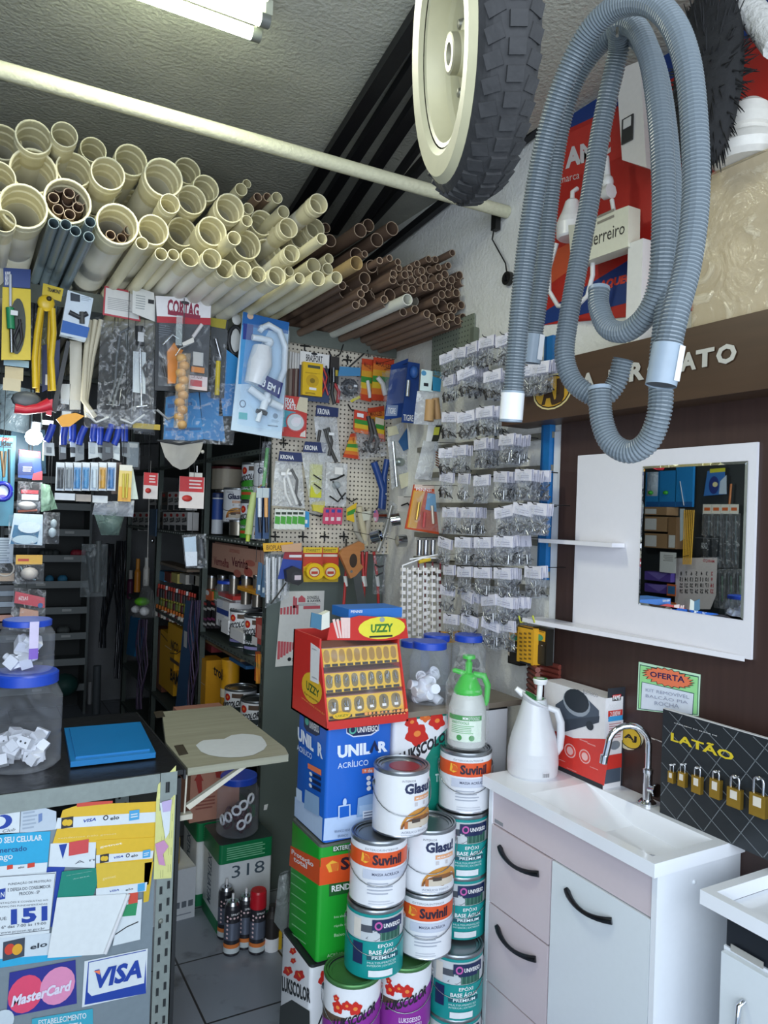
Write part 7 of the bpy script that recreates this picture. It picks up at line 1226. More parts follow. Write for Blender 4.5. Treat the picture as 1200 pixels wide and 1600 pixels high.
item('yellow_top_bag', 'clear bag with yellow header in the lower hanging column', 'bag', 3.21, [('header_card', [('s', (25, 867, 66, 882), K('d8a42a', .4), .003), ('r', (28, 873, 45, 877), K('b8402a'))]), ('content', [('b', 46, 896, 13, 10, K('c8c0b8'), 0), ('c', [(32, 885), (40, 902), (56, 906)], 1.2, K('8aa0a8'))]), ('bag', [('f', (24, 880, 68, 912), BF, .05)])], 1, hang='beam')
item('red_header_bag', 'big clear bag with red header and peach sponges just above the jars', 'bag', 3.19, [('header_card', [('s', [(24, 924), (70, 934), (70, 950), (22, 942)], K('c0283a', .4), .003), ('t', 'ATLAS', (29, 938, 44, 932), K('e4c8c8'), None, .02), ('e', 63, 946, 4, 4, K('2a5a9a'))]), ('sponge', [('s', [(32, 950), (60, 955), (60, 985), (28, 980)], K('c89a84', .7), .03)]), ('bag', [('f', [(22, 918), (72, 922), (70, 990), (14, 984)], BF, .07)])], 1, hang='beam')
item('grey_print_card', 'grey printed card at the frame edge beside the hanging column', 'card', 3.27, [('card', [('s', (-10, 840, 20, 880), K('a8b4c0', .5), .003), ('l', (-8, 842, 16, 878), K('7a8894'), 9)])], 1, hang='beam')
item('wire_coil_bag', 'clear bag of pale wire coil at the frame edge', 'bag', 3.28, [('coil', [('c', [(8+14*math.cos(t*.5), 888+12*math.sin(t*.5)) for t in range(14)], 1.4, K('c8c0b4')), ('s', (-8, 896, 22, 908), K('b8a088', .6), .02)]), ('bag', [('f', (-12, 872, 26, 912), BF, .05)])], 1, hang='beam')
item('tape_roll', 'blue ring of tape with white centre hanging at the frame edge', 'tape', 3.20, [('ring', [('c', [(4+13*math.cos(t*.449), 768+13*math.sin(t*.449)) for t in range(15)], 3.6, K('20289a', .3))]), ('core', [('e', 4, 768, 11, 11, K('c8d0e0'), .0), ('e', 4, 776, 7, 3, K('7a6ab0'), .001)])], 1, hang='beam')
item('panel_pack', 'tall teal-blue pack with red and white top at the frame edge', 'pack', 3.26, [('card', [('s', (-20, 678, 20, 822), K('3f7f96', .4), .004), ('r', (-20, 682, 20, 690), K('c8d8d8')), ('r', (-20, 696, 18, 700), K('26262a')), ('t', 'lder', (2, 697, 20, 689), INK, None, .05), ('t', 'per', (3, 690, 16, 684), K('b83030'), None, .04)]), ('brush', [('c', [(2, 705), (6, 745)], 2, K('8a6a48')), ('c', [(9, 705), (6, 745)], 2, K('5a4a34')), ('c', [(14, 702), (14, 760)], 2, K('26282a'))])], 1, hang='beam')
for i, (y, c) in enumerate(((915, '23262b'), (924, '6a7684'), (932, '2a2c30'), (940, '7a8694'), (950, '24262a'), (962, 'a87a6a'), (974, '3a2a28'))): item('flat_box', 'flat box in the pile at the frame edge behind the jars, %s from the top' % ORD[i], 'box', 3.27, [('box', [('s', (-20, y, 22, y+8), K(c, .4), .2)])], 1, 'flat boxes behind the jars')
item('teal_sheet', 'dark teal packaging hanging behind the LED bulb', 'pack', 3.37, [('sheet', [('s', [(18, 660), (70, 672), (72, 740), (16, 740)], K('1f5a74', .4), .004)])], 1)
item('grey_fan_bag', 'crumpled grey plastic behind the red pistol handle', 'bag', 3.3, [('bag', [('f', [(0, 600), (56, 610), (52, 680), (0, 670)], film('8fa0a8', .45, .2, 14, .8), .06)]), ('black_cable', [('c', [(2, 630), (16, 660), (8, 640)], 2.2, K('2c3034')), ('c', [(48, 620), (52, 660)], 2.4, K('2c3034'))])], 1)
item('socket_bag', 'bag of pale sockets beside the white and blue pack in the hanging column', 'bag', 3.17, [('content', [('b', 82, 832, 6, 8, K('b8c4c8'), 0), ('b', 84, 818, 5, 7, K('a8b4b8'), 0)]), ('bag', [('f', (68, 800, 92, 850), BF, .05)])], 1, hang='beam')
item('green_sleeve', 'pale green clear sleeve beside the small red bag in the hanging column', 'sleeve', 3.22, [('sleeve', [('f', [(64, 755), (78, 758), (90, 795), (64, 800)], film('b8d8c0', .35, .2, 14, .7), .03)])], 1, hang='beam')
for i, pts in enumerate(([(470, 798), (497, 807), (507, 797)], [(536, 774), (545, 784), (553, 779)], [(570, 797), (581, 800), (588, 789)], [(541, 842), (536, 858), (546, 861)], [(514, 549), (515, 562), (527, 555), (532, 540)], [(545, 574), (570, 549), (571, 560)], [(544, 632), (544, 641), (553, 643)])):
    item('wire_hook', 'bent black wire hook on the pegboard, %s' % ('beside the blue sachet', 'under the glasses bag', 'beside the bristle brush', 'above the saw handle', 'above the pliers', 'above the blue-topped cable pack', 'beside the striped black cord pack')[i], 'hook', YP-.004, [('hook', [('c', [(x, y, .0+.03*min(1, k)) for k, (x, y) in enumerate(pts)], 1.2, BLACK)])], 1)
for i, (x0, y0, x1, y1, c) in enumerate(((96, 640, 112, 690, '3a4048'), (214, 560, 240, 676, '4a4c4e'), (60, 470, 72, 600, '5a5a30'), (46, 430, 62, 560, '3c4250'), (140, 455, 160, 520, '4c5254'), (330, 600, 352, 640, '38506a'), (200, 690, 216, 730, '7a8488'))):
    item('dark_pack', '%s pack in the second layer, %s' % (('slate', 'grey', 'olive', 'dark blue', 'grey-green', 'steel blue', 'pale grey')[i], ('under the orange paddle', 'behind the rod tool bag', 'behind the pincers', 'behind the soldering iron pack', 'behind the small square pack', 'below the yellow-tag pack', 'beside the blue-handled tools')[i]), 'pack', 3.3, [('card', [('s', (x0, y0, x1, y1), K(c, .4), .01), ('r', (x0+1, y0+2, x1-1, y0+10), K('b8bcbc'))]), ('bag', [('f', (x0-2, y0+8, x1+2, y1+4), BF, .04)])], 1, hang='beam')
# ---------------------------------------------------------------- slotted-angle counter, flap board, stickers
YC = 2.17; GA = K('8b9490', .4, .35, var=.15); BT = K('17191b', .35, bump=.3, scale=18, var=.3)
root = thing('counter_frame', 'slotted steel angle counter with black plastic top and sticker-covered front', 'counter', (.0, 2.5, 0)); lo = root.location
def cb_(x0, y0, z0, x1, y1, z1, m, nm, par=root):
    o = MB(); o.box(x0-lo.x, y0-lo.y, z0, x1-lo.x, y1-lo.y, z1, m); return o.build(nm, par)
cb_(-.74, YC+.004, .938, .585, 2.86, .952, BT, 'top')
cb_(-.74, YC, .90, .53, YC+.003, .95, GA, 'front_rail'); cb_(-.74, 2.857, .90, .56, 2.86, .95, GA, 'rear_rail')
cb_(.5685, YC, 0, .580, YC+.02, .93, K('1d1f21', .4), 'leg_shade_strip'); cb_(.586, YC, .925, .592, 2.86, .952, K('222426', .4), 'edge_strip')  # black strip beside the leg is added, painting its return flange in shade
cb_(-.74, YC+.006, .05, .515, YC+.009, .858, K('7d8a92', .4, .2, var=.08), 'front_panel')
for y0, x in ((YC, .519), (2.82, .519)):
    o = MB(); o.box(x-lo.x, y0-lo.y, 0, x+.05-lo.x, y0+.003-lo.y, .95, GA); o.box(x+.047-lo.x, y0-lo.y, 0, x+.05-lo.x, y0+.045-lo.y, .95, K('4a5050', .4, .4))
    for k in range(19):
        for u in (.010, .031): o.rbox(x+u-lo.x, y0-.0008-lo.y, .03+k*.048+(u > .02)*.012, x+u+.007-lo.x, y0+.0001-lo.y, .052+k*.048+(u > .02)*.012, K('262a2c'), .003, 2)
    o.build('leg', root)
o = MB(); o.prism([Vector((x, YC-.001, z))-lo for x, z in ((.520, .952), (.567, .952), (.567, .885), (.560, .885), (.520, .845))], (0, -.002, 0), GA); o.rbox(.535-lo.x, YC-.0045-lo.y, .895, .545-lo.x, YC-.003-lo.y, .925, K('262a2c'), .004, 3); o.build('gusset', root)
mb = MB(); mb.lathe([(0, .006), (.006, .005), (.007, 0)], steel('a8a89c'), 8, Matrix.Translation(Vector((.535, YC, .53))-lo) @ Matrix.Rotation(math.pi/2, 4, 'X')); mb.build('bolt', root)
cb_(-.74, YC+.012, .58, .5, 2.85, .60, GA, 'lower_shelf'); cb_(-.74, 2.84, .0, .52, 2.845, .93, K('3a3f42', .5), 'rear_panel')
# flap
root = thing('flap_board', 'worn greyish hinged wooden flap board with a spilled white patch, braced by a strut', 'board', (.76, 2.5, .93)); lo = root.location
WB = wood('worn_wood', '7d7c6a', 'a5a592', 'x'); mb = MB(); mb.prism([Vector((x, y, .93))-lo for x, y in ((.600, 2.18), (.915, 2.185), (.93, 2.25), (.935, 2.83), (.675, 2.83), (.60, 2.45))], (0, 0, .022), WB); mb.build('board', root)
mb = MB(); fc = Fc(mb, 2, .952, lo); q = [(306, 1165), (312, 1160), (318, 1157), (330, 1156), (350, 1155), (362, 1149), (378, 1147), (396, 1148), (408, 1151), (414, 1158), (417, 1165), (412, 1172), (404, 1176), (396, 1180), (380, 1183), (360, 1184), (342, 1183), (326, 1180), (314, 1175), (310, 1170)]; fc.poly(q, K('c9d0d4', .4), .001); mb.build('paint_spill', root)
mb = MB(); fc = Fc(mb, 2, .952, lo); fc.slab([(272, 1166), (286, 1164), (294, 1178), (280, 1181)], K('3a3428', .5), .002, .002); fc.slab([(240, 1113), (254, 1111), (258, 1120), (244, 1122)], K('3a3428', .5), .002, .002); mb.build('hinge', root)
mb = MB(); mb.prism([Vector(v)-lo for v in ((.775, 2.2, .93), (.795, 2.2, .93), (.615, 2.2, .822), (.603, 2.2, .835))], (0, .016, 0), K('c8c4b4', .5)); mb.tube([Vector(v)-lo for v in ((.603, 2.2, .93), (.600, 2.2, .82), (.60, 2.2, .80))], .003, K('c8c4b4', .5), 6); mb.box(.575-lo.x, 2.185-lo.y, .80-lo.z, .62-lo.x, 2.21-lo.y, .815-lo.z, K('b8b4a4', .5)); mb.build('strut', root)
p = Vector((.43, 2.47, .952)); mb = MB(); c4 = [P(x, y, 2, .957) for x, y in ((110, 1199), (243, 1184), (219, 1135), (100, 1145))]
mb.prism([v-p for v in c4], (0, 0, .016), K('1c78b8', .3, bump=.1, scale=6)); mb.prism([v-p+Vector((0, 0, .016))+(sum(c4, Vector())/4-v)*.12 for v in c4], (0, 0, .006), K('1c78b8', .3, bump=.1, scale=6))
tag(mb.build('blue_folder', None, p), 'bright blue plastic folder lying on the black counter top', 'folder')
p = P(45, 1211, 2, .953); j = jar('large squarish clear jar of white sockets on the counter, blue lid', (p.x-.01, p.y+.10, .953), .102, .27, None, 0, None); J1 = j
fill_jar(j, 'socket', 34, .10, .2, .95, 'sockets in the large counter jar', 'white socket piece inside the large counter jar')
mb = MB(); mb.tube([(.0785*1.06*math.cos(t*.2), .0785*1.06*math.sin(t*.2), .251) for t in range(32)], .003, LIDB, 6); mb.build('lid_ring', j)
j2 = jar('smaller clear jar of white plugs stacked on the large counter jar', (j.location.x, j.location.y, .953+.271), .075, .148, None, 0, None)
fill_jar(j2, 'terminal', 7, .075, .1, 1.1, 'plugs in the smaller counter jar', 'white plug lying inside the smaller upper counter jar')
mb = MB(); c = Cyl(mb, .0765); c.rect(.0, .045, .024, .15, K('c8c0dc'), .0016); c.rect(.0, .045, .024, .075, K('7a5ab8'), .0022); c.lines(.002, .085, .022, .125, K('4a3a90'), 4); mb.build('price_label', j2)
# stickers on the counter front: plane of the panel
VB = K('1f3f9a', .35); WS = K('d3dbe0', .35); YS = K('d9b22e', .4); CYN = K('2fa3cf', .35); GRYT = K('5a6068')
def stk(name, lb, parts, d=0.): return item(name, lb, 'sticker', YC+.0035-d, parts, 1, 'card stickers on the counter front')
def cards(y, x0, dx, s=1., a=-.11):
    r = [];
    for i, k in enumerate('mvea'):
        cx, cy = x0+dx*i, y+a*dx*i
        if k == 'm': r += [('r', (cx-9*s, cy-7*s, cx+9*s, cy+7*s), K('2e2a2a')), ('e', cx-3*s, cy, 5*s, 5*s, YS), ('e', cx+3*s, cy, 5*s, 5*s, YS)]
        if k == 'v': r += [('t', 'VISA', (cx-10*s, cy+4*s, cx+10*s, cy-4*s), VB, None, .02, .2)]
        if k == 'e': r += [('e', cx-10*s, cy, 4*s, 4*s, INK), ('e', cx-10*s, cy, 2.4*s, 2.4*s, WS), ('t', 'elo', (cx-3*s, cy+4*s, cx+11*s, cy-4*s), INK)]
        if k == 'a': r += [('r', (cx-8*s, cy-7*s, cx+7*s, cy+6*s), K('4a9fd0')), ('l', (cx-6*s, cy-3*s, cx+5*s, cy+3*s), WS, 2)]
    return r
stk('white_card_sticker', 'cut-off white card logo sticker at the frame edge, top row', [('sheet', [('s', [(-20, 1266), (32, 1262), (30, 1302), (-20, 1306)], WS, .0006), ('e', 4, 1284, 15, 11, VB), ('e', -2, 1284, 11, 8, WS), ('t', 'Club', (4, 1301, 24, 1293), GRYT, None, 0, .3)])])
stk('torn_sticker', 'torn grey-white sticker with map-like print beside the yellow sticker', [('sheet', [('s', [(33, 1263), (66, 1261), (88, 1268), (88, 1296), (31, 1302)], K('b8c4d0'), .0006), ('p', [(60, 1272), (66, 1270), (66, 1282), (60, 1286)], K('6a82b0')), ('l', (36, 1268, 58, 1294), K('9aa8b8'), 5)])])
stk('blue_sticker', 'bright cyan sticker lettered for mobile payment', [('sheet', [('s', [(-20, 1303), (79, 1299), (74, 1356), (-20, 1366)], CYN, .0006), ('t', 'NO SEU CELULAR', (-12, 1319, 66, 1313, 66, 1304, -12, 1309), WS, None, .03), ('t', 'mercado', (-4, 1333, 42, 1329, 42, 1321, -4, 1325), K('1d3f7a')), ('t', 'pago', (-8, 1348, 20, 1345, 20, 1335, -8, 1338), WS), ('p', [(-20, 1355), (74, 1347), (72, 1366), (-20, 1372)], WS), ('r', (11, 1352, 20, 1357), K('c8402a')), ('r', (43, 1349, 54, 1354), K('c8402a')), ('t', 'elo', (28, 1357, 38, 1352), INK)])])
stk('yellow_sticker', 'large yellow card-payment sticker with torn corner at the top of the counter front', [('sheet', [('s', [(98, 1266), (122, 1258), (250, 1252), (254, 1286), (250, 1312), (240, 1330), (81, 1322)], YS, .0006), ('p', [(90, 1278), (252, 1268), (252, 1284), (86, 1295)], WS), ('p', [(120, 1254), (176, 1251), (176, 1255), (120, 1261)], K('c84a3a'))]+cards(1285, 105, 35)), ('lettering', [('t', 'vendemos pelo getnet', (90, 1312, 182, 1304, 182, 1301, 90, 1308), K('e8d890'), .0016, 0)])], .001)
stk('white_patch_sticker', 'white sticker with blue and red scraps and the letters A m', [('sheet', [('s', [(79, 1318), (150, 1316), (148, 1356), (76, 1354)], WS, .0006), ('p', [(92, 1320), (105, 1318), (98, 1342)], VB), ('r', (108, 1316, 138, 1332), K('c8484a')), ('t', 'A m', (117, 1350, 154, 1339), GRYT, None, .0)])], .002)
stk('getnet_sticker', 'second yellow card-payment sticker below the large one', [('sheet', [('s', [(151, 1313), (243, 1308), (238, 1350), (150, 1360)], YS, .0006), ('t', 'getnet', (156, 1326, 191, 1316), K('efe6c4'), None, .02), ('p', [(150, 1336), (240, 1329), (238, 1341), (150, 1349)], WS)]+cards(1341, 163, 22, .75)), ('lower_part', [('s', [(150, 1350), (238, 1344), (232, 1382), (152, 1392)], K('d4b43a'), .0006, .001), ('t', 'getnet', (160, 1376, 181, 1367), K('e0cc80'), .0016, .02), ('p', [(150, 1388), (230, 1378), (228, 1392), (150, 1402)], WS, .0014), ('t', 'VISA', (171, 1394, 186, 1388), VB, .002, .02, .2), ('t', 'elo', (196, 1392, 208, 1386), INK, .002), ('r', (215, 1381, 226, 1391), K('4a9fd0'), .002), ('p', [(226, 1348), (240, 1346), (232, 1408), (224, 1410)], K('c8a82a'), .001)])], .003)
stk('green_sticker', 'teal green sticker with white print below the letters A m', [('sheet', [('s', [(97, 1362), (150, 1356), (152, 1380), (145, 1402), (89, 1404)], K('16806e', .4), .0006), ('t', 'ESTE ESTABELECIMENTO', (104, 1368, 144, 1361), K('c8e0d8'), None, 0), ('t', 'ACEITA', (114, 1374, 140, 1368), K('c8e0d8'), None, 0)])], .0045)
stk('blue_corner_sticker', 'dark blue sticker showing behind the consumer phone sticker', [('sheet', [('s', [(70, 1355), (102, 1354), (96, 1372), (82, 1448), (68, 1450)], VB, .0006)])], .0)
stk('phone_sticker', 'white consumer protection sticker with big blue number 151', [('sheet', [('s', [(-20, 1372), (88, 1362), (77, 1458), (-20, 1468)], WS, .0006), ('p', [(-20, 1371), (87, 1363.5), (86.6, 1364.5), (-20, 1372)], GRYT), ('p', [(87, 1365), (78, 1452), (77.2, 1452), (86.2, 1365)], GRYT), ('p', [(78, 1452), (77.8, 1453), (-20, 1464), (-20, 1463)], GRYT)]), ('lettering', [('t', 'FUNDAÇÃO DE PROTEÇÃO', (13, 1384, 80, 1378, 80, 1373, 13, 1379), GRYT, .001), ('t', 'E DEFESA DO CONSUMIDOR', (12, 1393, 79, 1387, 79, 1382, 12, 1388), GRYT, .001), ('t', 'PROCON - SP', (30, 1399, 62, 1396, 62, 1391, 30, 1394), GRYT, .001), ('r', (-10, 1391, 8, 1404), VB, .001), ('t', 'N', (1, 1402, 7, 1393), WS, .0014), ('t', 'ORIENTAÇÕES E CONSULTAS AO', (-14, 1414, 75, 1408, 75, 1404, -14, 1410), GRYT, .001, 0), ('t', 'RECLAMAÇÕES FUNDAMENTADAS', (-14, 1420, 74, 1414, 74, 1410, -14, 1416), GRYT, .001, 0), ('t', '151', (17, 1445, 74, 1438, 74, 1415, 17, 1421), VB, .001, .05), ('t', 'DISQUE:', (-18, 1441, 11, 1438, 11, 1432, -18, 1435), GRYT, .001), ('t', '2ª a 6ª das 7:00 às 19:00', (-14, 1453, 72, 1444, 72, 1440, -14, 1448), GRYT, .001, .01), ('t', 'site: www.procon.sp.gov.br', (-14, 1462, 70, 1453, 70, 1448, -14, 1457), GRYT, .001, 0)])], .0055)
stk('blank_sheet', 'blank white sheet with a curled edge covering the middle of the stickers', [('sheet', [('s', [(89, 1402), (196, 1396), (202, 1402), (162, 1490), (74, 1496)], K('d6dcde', .5), .001, .003)]), ('curled_edge', [('c', [(200, 1396, .006), (182, 1442, .008), (164, 1488, .006)], 3, K('d2d4d8', .5))])], .0055)
stk('scrap_sticker', 'red and green torn scrap beside the curled blank sheet', [('sheet', [('s', [(190, 1410), (222, 1405), (219, 1468), (176, 1478), (182, 1444)], K('cfd8dc'), .0006), ('r', (201, 1396, 215, 1412), K('c84a3a')), ('p', [(195, 1414), (215, 1410), (212, 1430), (191, 1432)], K('2a8a5a')), ('c', [(180, 1460, .001), (198, 1448, .001), (216, 1440, .001)], .8, INK)])], .0038)
stk('card_strip_sticker', 'white strip sticker with two overlapping circles and elo lettering', [('sheet', [('s', [(-20, 1466), (80, 1458), (74, 1500), (-20, 1502)], K('c9d4dc'), .0006), ('r', (5, 1472, 38, 1494), K('3a4250')), ('e', 15, 1483, 8, 8.5, K('c8402e')), ('e', 27, 1483, 8, 8.5, K('d8a02a')), ('t', 'elo', (47, 1484, 74, 1470), K('2a3440'), None, .02), ('s', [(-20, 1500), (126, 1488), (128, 1494), (-20, 1515)], CYN, .0006, .0004)])], .001)
stk('circles_sticker', 'dark blue sticker with a pink and a light pink circle at the bottom', [('sheet', [('s', [(15, 1520), (118, 1500), (120, 1568), (10, 1590)], K('2a2f86', .35), .0006), ('e', 40, 1553, 27, 29, K('d8486a')), ('e', 90, 1540, 27, 29, K('d88ab0'))]), ('lettering', [('t', 'MasterCard', (17, 1573, 112, 1546, 112, 1530, 17, 1556), K('d9d3e4'), .0032, .04, .25)])], .0)
stk('visa_sticker', 'white sticker with blue slanted lettering and a blue bar beside the circles', [('sheet', [('s', [(132, 1502), (231, 1482), (228, 1552), (128, 1574)], WS, .0006), ('p', [(138, 1503), (228, 1484), (228, 1552), (132, 1570)], VB), ('p', [(139, 1504), (229, 1485), (225, 1536), (143, 1556), (137, 1550)], WS)]), ('lettering', [('t', 'VISA', (150, 1545, 221, 1527, 221, 1498, 148, 1515), VB, .0024, .04, .25), ('p', [(146, 1517), (156, 1515), (156, 1522)], ORG, .0028)])], .0)
stk('teal_sticker', 'cut-off cyan sticker with white capitals at the bottom edge', [('sheet', [('s', [(50, 1592), (145, 1576), (146, 1640), (48, 1650)], K('3aa0b8'), .0006), ('t', 'ESTABELECIMENTO', (60, 1603, 135, 1591, 135, 1582, 60, 1594), WS, None, .02), ('t', 'ACEITA', (90, 1612, 130, 1606, 130, 1596, 90, 1602), WS, None, .02)])], .0)
stk('grey_round_sticker', 'pale grey torn sticker patch in the bottom corner', [('sheet', [('e', 4, 1596, 18, 18, K('c0ccd4'), .0008)])], .0)
tag(item('yellow_leg_sticker', 'yellow sticker with lilac and white torn scraps wrapped on the counter leg', 'sticker', YC-.002, [('sheet', [('s', [(247, 1226), (275, 1196), (274, 1240), (268, 1372), (240, 1374), (244, 1252)], K('cfcf86', .4), .0006), ('p', [(250, 1222), (266, 1214), (268, 1226), (252, 1238)], K('b8a878')), ('p', [(247, 1240), (263, 1236), (263, 1246), (246, 1248)], K('d8d890'))]), ('torn_scrap', [('s', [(249, 1254), (267, 1250), (264, 1300), (258, 1310)], WS, .001, .004), ('s', [(252, 1252), (268, 1248), (266, 1266), (254, 1268)], K('b8a8d0'), .001, .006), ('s', [(242, 1318), (256, 1312), (263, 1322), (254, 1334), (258, 1352), (248, 1350)], K('c08ab0'), .001, .004)])], 1), 'yellow sticker with lilac and white torn scraps wrapped on the counter leg', 'sticker')
# ---------------------------------------------------------------- things on the floor behind the flap
GTN = K('0f7a48', .35)
def gtin(lb, x, y, ang=0., num=None):
    root = thing('paint_tin', lb, 'paint tin', (x, y, 0), ang, 'green and white tins on the floor'); h, w = .355, .112
    mb = MB(); mb.rbox(-w, -w, 0, w, w, h*.98, K('dfe3e4', .35), .012); mb.build('body', root)
    mb = MB(); mb.rbox(-w-.001, -w-.001, .0, w+.001, w+.001, h*.14, GTN, .012); mb.build('base_band', root)
    mb = MB(); mb.rbox(-w-.002, -w-.002, h*.78, w+.002, w+.002, h, GTN, .013, top=K('3a4a48', .4, .4)); mb.build('lid', root)
    mb = MB()
    for i in range(6): mb.box(-w*.75, -w-.003, h*.82+i*.009, w*(.7-.1*(i % 2)), -w-.002, h*.82+i*.009+.004, K('7fc49a'))
    if num:
        V, F, _ = tmesh(num, .0); mb.add([(-.06+x_*.14, -w-.0008, h*.60+y_*.05) for x_, y_ in V], F, K('4a5a66'))
    V, F, _ = tmesh('METALATEX', .02); mb.add([(-w-.0008, .04-y_*.05, h*.2+x_*.2) for x_, y_ in V], F, K('5a6a78')); mb.build('label_print', root)
gtin('green and white square tin marked 318 in front, on the floor behind the flap', 1.068, 3.068, .0, '318')
gtin('green and white square tin behind, farther into the aisle shelf', 1.045, 3.315, .0)
gtin('third green and white square tin under the end of the shelving', 1.33, 3.42, 0)
jj = jar('clear blue-lidded jar of white and dark rings standing on the floor tin', (1.06, 3.06, .356), .088, .24, None, 0, None)
fill_jar(jj, 'dark_ring', 26, .085, .1, 1.2, 'dark rings in the tin-top jar', 'dark rubber ring inside the jar on the floor tin'); 
for i, (a, z) in enumerate(((-.9, .07), (-.4, .10), (.0, .12), (.35, .06), (-1.4, .05), (-.1, .04), (.5, .14))):
    mb = MB(); pts = [(.018*math.cos(t*.6283), 0, .018*math.sin(t*.6283)) for t in range(11)]; mb.tube(pts, .0055, PVC, 6, False)
    o = mb.build('sealing_ring', None, (1.06+.07*math.sin(a), 3.06-.07*math.cos(a), .37+z)); o.rotation_euler = (0, 0, a+rnd.uniform(-.3, .3)); tag(o, 'white sealing ring pressed to the side of the jar on the floor tin', 'ring', 'white rings in the tin-top jar')
root = thing('carton', 'pinkish cardboard carton with red arrow print under the flap board', 'box', (1.0, 3.36, .357)); mb = MB(); mb.box(-.10, -.14, 0, .12, .2, .42, K('c08a78', .6)); mb.build('carton', root)
mb = MB(); fc = Fc(mb, 1, 3.22, root.location); fc.poly([(310, 1240), (306, 1220), (303, 1220), (311, 1205), (318, 1220), (315, 1220), (316, 1240)], K('a83a34'), .001); fc.poly([(338, 1215), (336, 1205), (341, 1198), (346, 1205), (344, 1215)], K('a83a34'), .001); fc.lines((306, 1246, 336, 1262), K('9a5a50'), 4, .001); mb.build('arrow_print', root)
root = thing('white_carton', 'white carton with printed code standing on the floor next to the counter leg', 'box', (.79, 3.22, 0), .06); mb = MB(); mb.box(-.13, -.1, 0, .115, .14, .21, K('d6d8da', .5)); mb.build('carton', root)
mb = MB()
for i in range(3): mb.box(.03+i*.028, -.1006, .05, .05+i*.028, -.1, .075, K('6a7078'))
mb.box(-.02, -.1006, .02, .1, -.1, .024, K('8a9098')); mb.build('carton_print', root)
for i, (z, r) in enumerate(((.21, .06), (.326, .055))):
    root = thing('yellow_can', 'yellow can with dark print %s, seen between the counter leg and tins' % ('on the white carton' if i == 0 else 'topmost of the two'), 'can', (.80, 3.21, z)); mb = MB(); mb.lathe([(0, 0), (r, 0), (r, .1), (r*.8, .115), (0, .115)], K('c8a020', .4), 18); mb.build('body', root); mb = MB(); c = Cyl(mb, r); c.poly([(-.01, .03), (.02, .04), (.0, .07)], INK); c.rect(.03, .03, .05, .07, INK); mb.build('label_print', root)
def spray(lb, px, py, capped):
    p = P(px, py, 2, 0); root = thing('spray_can', lb, 'spray can', (p.x, p.y+.03, 0), math.radians(-12), 'spray cans on the floor'); r = .031; h = .195
    mb = MB(); mb.lathe([(0, 0), (r, 0), (r*1.02, .004), (r, .008), (r, h*.9), (r*.85, h*.96), (r*.6, h)], K('2a2a30', .3), 20); mb.build('body', root)
    mb = MB(); c = Cyl(mb, r); c.rect(-.04, .06, .04, .125, K('6f7788', .3, .5)); c.rect(-.045, .01, .045, .03, K('c8d0d0')); c.rect(-.045, .03, .045, .045, K('d87a3a'))
    for i in range(6): c.ell(-.022, .07+i*.016, .004, .004, K('e8c8c8'), .0015)
    for i in range(3): c.ell(-.01+i*.014, .145, .004, .004, K('e8c8c8'), .0015)
    c.text('SPRAY', -.008, .155, .026, .163, WHITE); mb.build('label_print', root)
    if capped: mb = MB(); mb.lathe([(r*1.0, h*.88), (r*1.05, h*.9), (r*1.02, h*1.18), (r*.9, h*1.22), (0, h*1.22)], K('c01a28', .35), 20); mb.build('cap', root)
    else:
        mb = MB(); mb.lathe([(r*.85, h*.96), (r*.7, h*1.02), (r*.3, h*1.03), (r*.3, h*1.06), (0, h*1.06)], TINM, 16); mb.build('valve_dome', root); mb = MB(); mb.tube([(0, 0, h*1.05), (0, 0, h*1.16)], .005, WHITE, 8); mb.build('nozzle', root)
spray('uncapped spray can in front, showing a dotted dark label', 365, 1494, False); spray('uncapped spray can just behind the dotted one', 386, 1484, False); spray('spray can with a red cap on the floor tiles', 405, 1492, True); spray('dark spray can half hidden behind the dotted one by the tin', 355, 1468, False)
root = thing('small_bottle', 'dark small bottle with white base beside the red-capped spray can', 'bottle', P(424, 1482, 2, 0)); mb = MB(); mb.lathe([(0, 0), (.03, 0), (.03, .05, WHITE), (.03, .13), (.015, .15), (.015, .17), (0, .17)], K('2a2624', .4), 14); mb.build('body', root)
p = P(434, 1482, 2, 0); mb = MB(); mb.box(-.012, -.01, 0, .012, .03, .07, K('c8a01a', .4)); tag(mb.build('yellow_tool', None, p), 'small yellow plastic piece on the floor beside the paint tins', 'tool')
item('clear_sack', 'dull clear plastic sack hanging down beside the green paint tin', 'sack', 2.30, [('sack', [('f', [(436, 1368), (452, 1360), (450, 1470), (428, 1440)], film('8a8f8c', .35, .2, 14, .6), .05)])], 1)
item('blue_white_tag', 'small white torn tag on the grey green steel end panel', 'tag', YP+.008, [('tag', [('s', [(413, 1258), (419, 1256), (417, 1265), (412, 1266)], WHITE, .001)])], 1)
